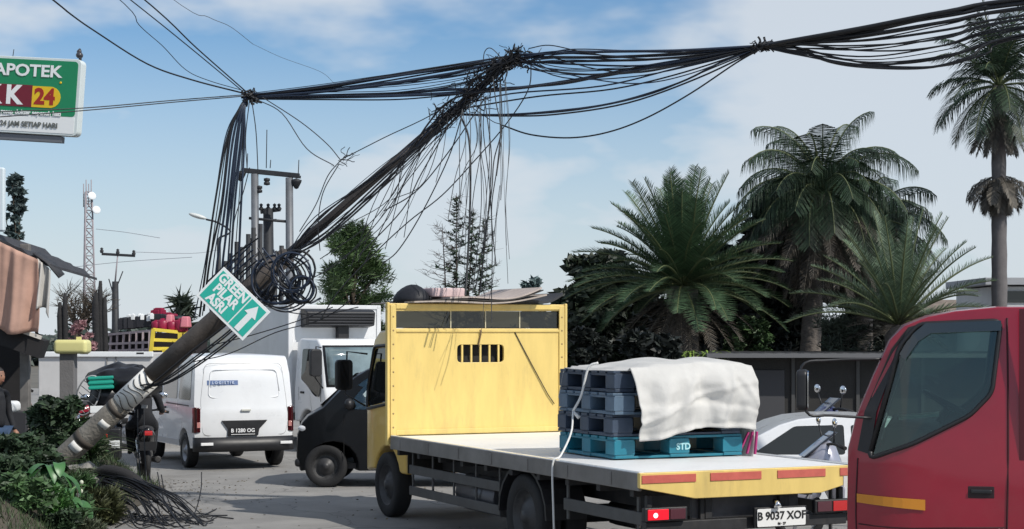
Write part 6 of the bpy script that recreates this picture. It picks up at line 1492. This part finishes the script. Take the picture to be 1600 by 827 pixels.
# ================================================================== cables (each one an object of its own)
cabk = mat('cable_black', (.008, .009, .012), .5); cabb = mat('cable_blue_black', (.012, .022, .045), .45); cabg = mat('cable_grey', (.06, .065, .07), .6)
rc = random.Random(42)
def cable(pts, r, label, group, m=None, n=6, seg=6, jit=0):
    """pts: (px, py[, distance])"""
    pts = list(pts)
    if pts[-1][0] >= 1640: pts.append((2500, pts[-1][1] * .6 - 90, 15.5))
    if pts[0][0] <= -30: pts.insert(0, (-700, pts[0][1] + 6, 18.5))
    if pts[0][1] <= -12 and len(pts[0]) > 2 and pts[0][0] < 260: pts.insert(0, (pts[0][0] - 420, pts[0][1] - 330, pts[0][2] - 4))
    P = []
    for i, p in enumerate(pts):
        d = p[2] if len(p) > 2 else 20.8
        P.append(W(p[0] + (rc.uniform(-jit, jit) if 0 < i < len(pts) - 1 else 0), p[1] + (rc.uniform(-jit, jit) if 0 < i < len(pts) - 1 else 0), d))
    sp = spline(P, n); o = MB().tube(sp, r * (.78 if r < .02 else .82), seg).build('cable', m or cabk, None, origin=P[0], weld=False)
    return tag(o, label, 'cable', group)
def D(pts, d0, d1):
    n = len(pts); return [(p[0], p[1], d0 + (d1 - d0) * i / (n - 1)) for i, p in enumerate(pts)]
J1 = (388, 150); T = (808, 86); J2 = (1190, 72)
g1 = 'cables strung from the left knot to the pole tip'; l1 = 'black cable strung between the left knot and the leaning pole tip'
for pts, r in (([J1, (520, 133), (640, 112), (740, 96), T], .016), ([J1, (500, 139), (620, 119), (720, 104), (800, 92)], .022), ([(390, 151), (540, 139), (650, 124), (745, 106), (806, 90)], .014),
               ([(386, 149), (450, 142), (560, 128), (680, 110), (770, 92)], .012), ([(390, 152), (480, 145), (590, 134), (700, 116), (790, 94)], .02), ([(392, 152), (560, 133), (700, 110), (800, 98)], .013)):
    cable(D(pts, 21.5, 20.5), r, l1, g1, rc.choice([cabk, cabb]), jit=1)
g2 = 'cables running from the left knot past the pole to the right knot'; l2 = 'blue-black cable sagging from the left knot under the pole tip to the right knot'
for pts, r in (([(390, 152), (500, 150), (620, 147), (700, 141), (800, 138), (900, 125), (1000, 106), (1100, 88), J2], .022), ([(392, 153), (520, 153), (640, 150), (760, 143), (900, 127), (1050, 100), J2], .018),
               ([(390, 153), (470, 150), (580, 149), (690, 145), (780, 138), (880, 131), (990, 109), (1090, 92), (1188, 74)], .014), ([(392, 155), (500, 156), (610, 155), (680, 152), (740, 146), (850, 133), (960, 117), (1080, 96), (1186, 74)], .011)):
    cable(D(pts, 21.5, 19.6), r, l2, g2, rc.choice([cabb, cabk]), jit=1)
g3 = 'cables between the pole tip and the right knot'; l3 = 'black cable stretched between the pole tip and the right knot'
for pts, r in (([T, (880, 82), (960, 80), (1060, 79), J2], .02), ([(812, 90), (920, 91), (1040, 88), (1120, 80), (1190, 73)], .016), ([(815, 96), (900, 100), (1000, 104), (1100, 92), (1190, 74)], .014), ([(820, 88), (930, 88), (1050, 83), (1190, 71)], .012),
               ([(822, 84), (870, 92), (930, 108), (990, 113), (1060, 104), (1186, 74)], .009), ([(826, 76), (860, 71), (910, 80), (980, 92), (1080, 90), (1188, 73)], .008), ([(815, 92), (860, 108), (920, 122), (1000, 130), (1080, 115), (1188, 74)], .009), ([(806, 98), (900, 96), (1010, 94), (1120, 84), (1190, 72)], .018),
               ([(795, 100), (850, 112), (940, 118), (1040, 108), (1188, 74)], .012)):
    cable(D(pts, 20.5, 19.6), r, l3, g3, rc.choice([cabk, cabb]), jit=1.5)
g4 = 'low slack cables under the right knot'; l4 = 'slack cable sagging from the leaning pole up to the right knot'
for pts, r in (([(700, 178), (780, 180), (860, 175), (960, 160), (1060, 130), (1130, 95), (1190, 75)], .015), ([(705, 179), (790, 181), (870, 179), (980, 162), (1090, 122), (1188, 76)], .013),
               ([(785, 196), (830, 211), (890, 216), (950, 207), (1010, 185), (1080, 145), (1150, 98), (1190, 76)], .012), ([(700, 180), (820, 178), (920, 168), (1020, 145), (1110, 108), (1188, 76)], .010), ([(720, 170), (840, 150), (960, 140), (1070, 112), (1188, 74)], .012), ([(715, 166), (800, 146), (940, 134), (1060, 106), (1188, 74)], .012)):
    cable(D(pts, 20.8, 19.6), r, l4, g4, rc.choice([cabk, cabb]), jit=1)
g5 = 'thick cable bundle leaving the right knot'; l5 = 'thick black cable climbing from the right knot to the top right corner'
for k, (pts, r) in enumerate((([J2, (1240, 64), (1350, 43), (1480, 19), (1640, -6)], .030), ([J2, (1250, 64), (1370, 43), (1490, 24), (1640, 0)], .026), ([(1188, 73), (1240, 68), (1330, 55), (1430, 34), (1530, 12), (1640, 1)], .028), ([(1188, 73), (1260, 66), (1370, 53), (1480, 34), (1640, 6)], .024), ([(1188, 74), (1280, 66), (1400, 50), (1510, 28), (1640, 10)], .022), ([(1190, 74), (1270, 68), (1370, 62), (1480, 47), (1640, 18)], .018))):
    cable(D(pts, 19.6, 18), r, l5, g5, cabk, jit=1.5)
g6 = 'sagging cables right of the right knot'; l6 = 'cable sagging below the thick bundle on the right'
for pts, r in (([J2, (1241, 69), (1337, 71), (1469, 61), (1640, 24)], .012), ([J2, (1259, 71), (1359, 80), (1469, 72), (1640, 30)], .012), ([J2, (1241, 73), (1316, 92), (1381, 101), (1469, 92), (1560, 64), (1640, 38)], .014), ([J2, (1232, 72), (1294, 96), (1359, 106), (1447, 106), (1512, 91), (1640, 46)], .018), ([(1186, 73), (1236, 74), (1300, 95), (1380, 104), (1470, 103), (1540, 84), (1640, 52)], .014)):
    cable(D(pts, 19.6, 18), r, l6, g6, cabk, jit=.6)
# from the top left to the left knot
for pts, r, lab in (([(60, -18), (110, 22), (150, 50), (230, 100), (300, 125), (381, 146)], .013, 'cable sagging from the top left corner to the left knot, lowest of its fan'), ([(170, -15), (218, 40), (254, 72), (290, 109), (326, 126), (381, 142)], .006, 'thin wavy wire in the fan between the top edge and the left knot'),
                    ([(185, -15), (290, 69), (377, 141)], .009, 'straight cable from the top edge to the left knot, right of the wavy wire'), ([(208, -15), (308, 76), (384, 143)], .011, 'straight cable from the top edge to the left knot, rightmost of its fan')):
    cable(D(pts, 18.5, 21.5), r, lab, 'cables fanning out above the left knot')
cable(D([(255, -12), (326, 27), (360, 42), (395, 69)], 30, 34), .007, 'faint grey wire hanging loose high above the left knot', 'loose grey wires', cabg)
cable(D([(395, 69), (440, 90), (500, 112), (522, 130)], 34, 36), .005, 'very faint grey wire end trailing right of the loose grey one', 'loose grey wires', cabg)
for k in range(2): cable([(386, 148 + 2 * k, 21.4), (270, 157 + 3 * k, 20.8), (130, 169 + 4 * k, 20.2), (-30, 176 + 9 * k, 19.6)], .008, 'thin cable crossing in front of the green pharmacy sign', 'thin cables over the pharmacy sign')
# bundle coming down from the left knot
g7 = 'curved cables hanging from the left knot'; l7 = 'blue-black cable curving down from the left knot towards the direction sign'
for k in range(14):
    t = k / 13; xe = 306 + 62 * t + rc.uniform(-3, 3); ye = 500 - 20 * t + rc.uniform(-10, 10)
    xm = 352 + 30 * t; ym = 215 + rc.uniform(-6, 6)
    cable([(386 + rc.uniform(-3, 3), 150, 21.5), (372 + 10 * t, 172, 21.4), (xm, ym, 21.4), (334 + 42 * t + rc.uniform(-3, 3), 320, 21.4), (318 + 52 * t + rc.uniform(-3, 3), 410, 21.5), (xe, ye, 21.7)], rc.choice([.008, .010, .013, .018]), l7, g7, rc.choice([cabb, cabb, cabk]))
for pts, lab in (([(393, 155), (400, 205), (403, 266)], 'straight thin drop wire from the left knot to the transformer beam'), ([(390, 156), (384, 215), (386, 262)], 'short drop wire left of the straight one'), ([(400, 155), (440, 178), (480, 232), (522, 259)], 'thin wire looping right from the left knot, lower of two'),
                 ([(410, 152), (470, 190), (510, 225), (532, 250)], 'thin wire looping right from the left knot, upper of two'), ([(532, 250), (600, 215), (690, 170), (750, 110)], 'thin wire rising from the small joint to the pole'), ([(532, 251), (512, 275), (493, 320), (468, 362)], 'thin wire falling left from the small joint'),
                 ([(530, 256), (505, 300), (498, 350), (500, 392)], 'thin wire falling straight from the small joint'), ([(390, 262), (380, 300), (366, 345), (362, 390)], 'thin dark wire trailing beside the left transformer post')):
    cable(pts, .0075, lab, 'thin single wires', jit=1)
# loose ends around the joint
# cables lashed along the leaning pole
g8 = 'cables lashed along the leaning pole'; l8 = 'black cable lashed along the upper leaning pole'
for k in range(10):
    lo = k % 3 != 0; o0 = rc.uniform(-9, 9); o1 = rc.uniform(-15, 16); o2 = (rc.uniform(8, 18) if lo else rc.uniform(-9, -4))
    cable([(800 + rc.uniform(-10, 14), 88 + rc.uniform(-8, 8), 20.4), (752 + o1, 134 + o1 * .8, 20.55), (702 + o0, 178 + o0, 20.7), (600 + o2 * .8, 270 + o2, 20.85), (500 + o2, 352 + o2 * 1.2, 21.0), (455 + rc.uniform(-10, 10), 402 + rc.uniform(-8, 8), 21.1)], rc.choice([.006, .008, .010, .015]), l8, g8, rc.choice([cabk, cabk, cabb]), jit=5)
g9 = 'slack cables hanging under the leaning pole'; l9 = 'slack black cable hanging in a bow under the leaning pole'
for pts in ([(712, 182), (655, 258), (625, 300), (600, 345), (570, 410)], [(700, 185), (640, 262), (600, 325), (560, 365), (500, 405)], [(690, 195), (660, 235), (610, 320), (540, 400), (480, 440)], [(722, 180), (700, 245), (660, 330), (622, 390), (598, 412)],
            [(830, 96), (826, 140), (790, 195), (740, 255), (690, 305), (640, 345), (590, 392), (530, 452), (500, 500)], [(760, 150), (700, 235), (650, 300), (600, 330)], [(740, 160), (640, 255), (560, 330), (520, 365)], [(705, 190), (660, 270), (630, 330), (560, 400)]):
    cable([(x, y, 20.75 - .3 * i / len(pts)) for i, (x, y) in enumerate(pts)], rc.choice([.007, .009, .011]), l9, g9, jit=2)
g10 = 'drop cables hanging from the pole top to the yellow truck'; l10 = 'thin drop cable hanging down to the yellow truck from the pole top'
for pts, r in (([(720, 182), (733, 220), (735, 300), (731, 400), (727, 462)], .015), ([(752, 178), (751, 240), (752, 320), (745, 400), (738, 458)], .006), ([(756, 150), (762, 190), (768, 250), (763, 330), (750, 458)], .008), ([(770, 120), (775, 160), (782, 200), (777, 260), (768, 330), (775, 415)], .008),
               ([(782, 130), (784, 200), (772, 250), (768, 300), (756, 380), (742, 456)], .009), ([(760, 150), (755, 200), (764, 280), (769, 370), (768, 470), (768, 505)], .007), ([(700, 182), (692, 240), (681, 285)], .005), ([(781, 290), (776, 330), (772, 370)], .005), ([(740, 170), (770, 190), (784, 198), (782, 230), (776, 275)], .006),
               ([(762, 330), (760, 420), (752, 520)], .004), ([(776, 330), (772, 420), (764, 470)], .004)):
    cable(D(pts, 20.4, 19.75), r, l10, g10, rc.choice([cabk, cabg]) if r > .01 else cabk)
cable([(755, 106), (757, 82), (768, 76), (790, 98)], .007, 'small loop of cable standing up left of the pole tip', 'thin single wires')
for k in range(12):
    a = rc.uniform(0, 8); cable(D([(386 + rc.uniform(-3, 3), 149 + rc.uniform(-3, 4)), (500, 133 + a * 2.4 + rc.uniform(-3, 3)), (620, 117 + a * 4 + rc.uniform(-3, 3)), (720, 104 + a * 4), (800, 90 + a * 2)], 21.5, 20.5), rc.choice([.006, .008]), l1, g1, rc.choice([cabk, cabb]), jit=1.5)
for k in range(14):
    a = rc.uniform(-4, 34); cable(D([(795 + rc.uniform(-8, 25), 84 + rc.uniform(0, 18)), (880, 84 + a * 1.3 + rc.uniform(-3, 3)), (990, 86 + a * 1.1 + rc.uniform(-3, 3)), (1100, 82 + a * .5), (1189, 73)], 20.5, 19.6), rc.choice([.005, .007, .009]), l3, g3, rc.choice([cabk, cabb]), jit=2)
for k in range(9):
    a = rc.uniform(0, 1); cable(D([(1188, 73), (1250, 68 + 18 * a), (1360, 58 + 46 * a), (1480, 36 + 54 * a), (1640, 6 + 46 * a)], 19.6, 18), rc.choice([.007, .010]), l6, g6, cabk, jit=2)
for k in range(16):
    x0 = rc.uniform(722, 795); x1 = x0 + rc.uniform(-25, 12); y1 = rc.uniform(300, 462)
    cable(D([(x0, 120 + (795 - x0) * .7), (x0 + rc.uniform(-5, 9), 220), ((x0 + x1) / 2 + rc.uniform(-5, 5), (220 + y1) / 2), (x1, y1)], 20.3, 19.8), rc.choice([.003, .004, .006]), l10, g10, rc.choice([cabk, cabg]), jit=2)
for k in range(10):
    x0 = rc.uniform(620, 745); y0 = 178 + (702 - x0) * .84 + 6; cable([(x0, y0, 20.8), (x0 - rc.uniform(20, 50), y0 + rc.uniform(60, 110), 20.7), (x0 - rc.uniform(60, 130), y0 + rc.uniform(120, 200), 20.7)], rc.choice([.004, .006]), l9, g9, jit=4)
# knots: clamp with tangled ends (nobody could count these)
def tangle(name, px, py, d, sx_, sy_, n, lab, ang=0, r=.006, step=.03):
    mb = MB(); c = W(px, py, d)
    for k in range(n):
        a = W(px + rc.gauss(0, sx_), py + rc.gauss(0, sy_), d) ; u = Vector((cos(ang), 0, sin(ang)))
        off = rc.uniform(-1, 1) * sx_ * 1.6 * d / F; a = a + u * off + Vector((0, rc.gauss(0, .06), 0))
        p = [a]; dd = (u + Vector((rc.gauss(0, .6), rc.gauss(0, .5), rc.gauss(0, .6)))).normalized()
        for i in range(5): dd = (dd + Vector((rc.gauss(0, .35), rc.gauss(0, .3), rc.gauss(0, .35)))).normalized(); p.append(p[-1] + dd * step)
        mb.tube(spline(p, 3), rc.choice([r * .6, r, r * 1.6]), 4, False)
    return tag(mb.build(name, cabk, None, origin=c, weld=False), lab, 'cable tangle', kind='stuff')
tangle('cable_tangle', 795, 96, 20.5, 11, 5, 120, 'bristling tangle of cable ends round the pole tip', .65)
tangle('cable_tangle', 748, 132, 20.6, 16, 8, 110, 'tangle of wires lashed along the top of the leaning pole', .75, .005)
tangle('cable_tangle', 704, 176, 20.7, 14, 7, 100, 'tangle of wires where the low cables meet the pole', .75, .005)
tangle('cable_tangle', 389, 152, 21.5, 4, 4, 60, 'tight knot of cables at the upper left above the transformer beam', -.1, .008, .022)
tangle('cable_tangle', 1190, 73, 19.6, 9, 3, 45, 'tight cable knot between the pole tip and the top right corner', .1, .008, .02)
tangle('cable_tangle', 534, 251, 20.85, 5, 4, 14, 'small joint of thin wires hanging right of the transformer frame', .4, .003)
# coils hung on the pole
g11 = 'cable coils hanging on the leaning pole'
for i, (px, py, d, R0, nR, lab) in enumerate(((440, 440, 21.5, .33, 6, 'largest coil of black cable hanging on the pole above the box truck'), (460, 424, 20.95, .24, 3, 'smaller tight coil at the upper right of the largest one'), (432, 436, 21.1, .29, 3, 'loose wide coil in front of the thick part of the pole'), (474, 450, 21.0, .18, 3, 'right-hand small coil hanging lowest over the box truck roof'))):
    t = thing('cable_coil', lab, 'cable coil', W(px, py, d), 0, g11)
    for k in range(nR):
        R_ = R0 * rc.uniform(.78, 1.04); ox, oz = rc.gauss(0, .025), rc.gauss(0, .025) - (R0 - R_) * .0; tl = rc.uniform(-.25, .25); pts = []
        for j in range(37):
            a = 2 * pi * j / 36; pts.append(Vector((ox + R_ * cos(a) * rc.uniform(.985, 1.01), .03 * k - .1 + tl * .3 * R_ * sin(a), oz + R_ * sin(a) * 1.02)))
        pts[-1] = pts[0]; MB().tube(pts, rc.choice([.010, .014, .018]), 6).build('turn', rc.choice([cabk, cabb]), t, weld=False)
g12 = 'cables drooping off the coils'
for k in range(13):
    x0 = rc.uniform(395, 490); x1 = rc.uniform(398, 500)
    cable([(x0, 395 + rc.uniform(-10, 30), 21.0), ((x0 + x1) / 2 + rc.uniform(-18, 18), 440 + rc.uniform(-12, 12), 20.9), (x1, 472 + rc.uniform(-12, 4), 21.0), (x1 + rc.uniform(-25, 25), 466 + rc.uniform(-20, 8), 21.1)], rc.choice([.008, .012, .015]), 'black cable drooping off the coils above the box truck', g12, rc.choice([cabk, cabb]))
for k in range(9):
    y = 392 + 9 * k; cable([(398 + rc.uniform(-8, 8), y - 20, 21.4), (372, y + 2, 21.5), (352, y + 22, 21.5), (330 + rc.uniform(-8, 8), y + 50, 21.6)], .014, 'cable slung between the coils and the direction sign', 'cables between the coils and the sign', rc.choice([cabk, cabb]))
# cables sweeping down the thick pole
for k in range(6):
    o_ = rc.uniform(-4, 22); cable([(420 + o_ * .5, 440 + o_ * .4, 21.0), (360 + o_, 505 + o_ * .4, 21.2), (300 + o_, 552 + o_ * .5, 21.3), (250 + o_ * .6, 592 + o_ * .3, 21.4), (222 + rc.uniform(-8, 8), 606 + rc.uniform(-6, 6), 21.5)], rc.choice([.010, .014]), 'black cable running down the thick part of the leaning pole', 'cables along the lower pole')
for pts, lab in (([(548, 470), (500, 500), (430, 520), (360, 552), (300, 566)], 'cable slanting across the box truck side, lower of two'), ([(520, 480), (470, 500), (400, 522), (330, 540)], 'cable slanting across the box truck side, upper of two'), ([(400, 472), (440, 486), (500, 492), (560, 480)], 'thin cable lying across the box truck roof edge')):
    cable(D(pts, 20.9, 21.1), .008, lab, 'thin single wires')
g13 = 'cables hanging from the lower pole to the road'
for pts in ([(215, 640, 21.6), (216, 700, 21.5), (219, 745, 21.4), (221, 775, 21.2)], [(225, 640, 21.5), (226, 700, 21.4), (231, 770, 21.2), (237, 800, 21)], [(233, 740, 21.2), (240, 770, 21.0), (250, 800, 20.9)], [(246, 738, 21.2), (252, 768, 21.0), (264, 800, 20.8)], [(252, 742, 21.2), (258, 770, 21.0), (275, 806, 20.6)], [(315, 738, 21.2), (314, 765, 21.0), (305, 800, 20.6), (290, 818, 20.0)]):
    cable(pts, .009, 'thin black cable hanging down behind the heap to the road', g13)
# heap of cut cables on the road
g14 = 'cut cables heaped on the road'; 
for k in range(34):
    t = k / 33; xs_ = 152 + rc.uniform(-8, 14); ys = 742 + rc.uniform(-2, 12); xe = 180 + 140 * t + rc.uniform(-12, 12); 
    dS = 21.2; e = G(xe, 827 - rc.uniform(0, 22)) ; ed = e.y
    hx = xs_ + (xe - xs_) * rc.uniform(.25, .5); hy = 792 - 48 * t ** .6 + rc.uniform(-6, 6)
    mx_ = xs_ + (xe - xs_) * .72; my = hy + (806 - hy) * rc.uniform(.35, .65)
    o = cable([(xs_, ys, dS), (hx - 12, hy, 20.9), (mx_, my, 20.5), (xe, HZ + (CH - .02) * F / ed, ed), (xe + rc.uniform(5, 40), HZ + (CH - .015) * F / (ed + rc.uniform(-.1, .3)), ed + .1)], rc.choice([.007, .009, .011, .013]), 'black cut cable arching in the heap at the foot of the pole', g14, cabk)
dk = MB(); sp = spline([W(140, 752, 21.3), W(160, 736, 21.2), W(196, 742, 21.0), W(225, 762, 20.8), W(245, 784, 20.6)], 6); n_ = len(sp)
dk.tube(sp, [.02 + .055 * sin(pi * min(1, .1 + .9 * i / n_)) for i in range(n_)], 10)
tag(dk.build('duct', mat('duct_black', (.02, .018, .018), .7, bump=.4), None, origin=sp[0]), 'thick bent black duct arching over the top of the cable heap', 'duct')
for k in range(12):
    x0 = rc.uniform(160, 300); y0 = rc.uniform(800, 826); x1 = x0 + rc.uniform(30, 120); pts = []
    for j in range(4):
        x = x0 + (x1 - x0) * j / 3; g = G(x, y0 + rc.uniform(-6, 6)); pts.append((x, HZ + (CH - .012) * F / g.y, g.y))
    cable(pts, .010, 'black cable lying flat on the road beside the heap', 'cables flat on the road')
# a few far thin wires on the left
for pts in ([(60, 424, 60), (184, 410, 60), (300, 402, 60)], [(210, 394, 60), (300, 396, 62), (345, 390, 64)], [(150, 358, 60), (195, 363, 60), (250, 372, 60)]):
    cable(pts, .012, 'faint far wire near the distant three-pin crossarm', 'faint far wires', mat('far_wire', (.25, .27, .30), .7))
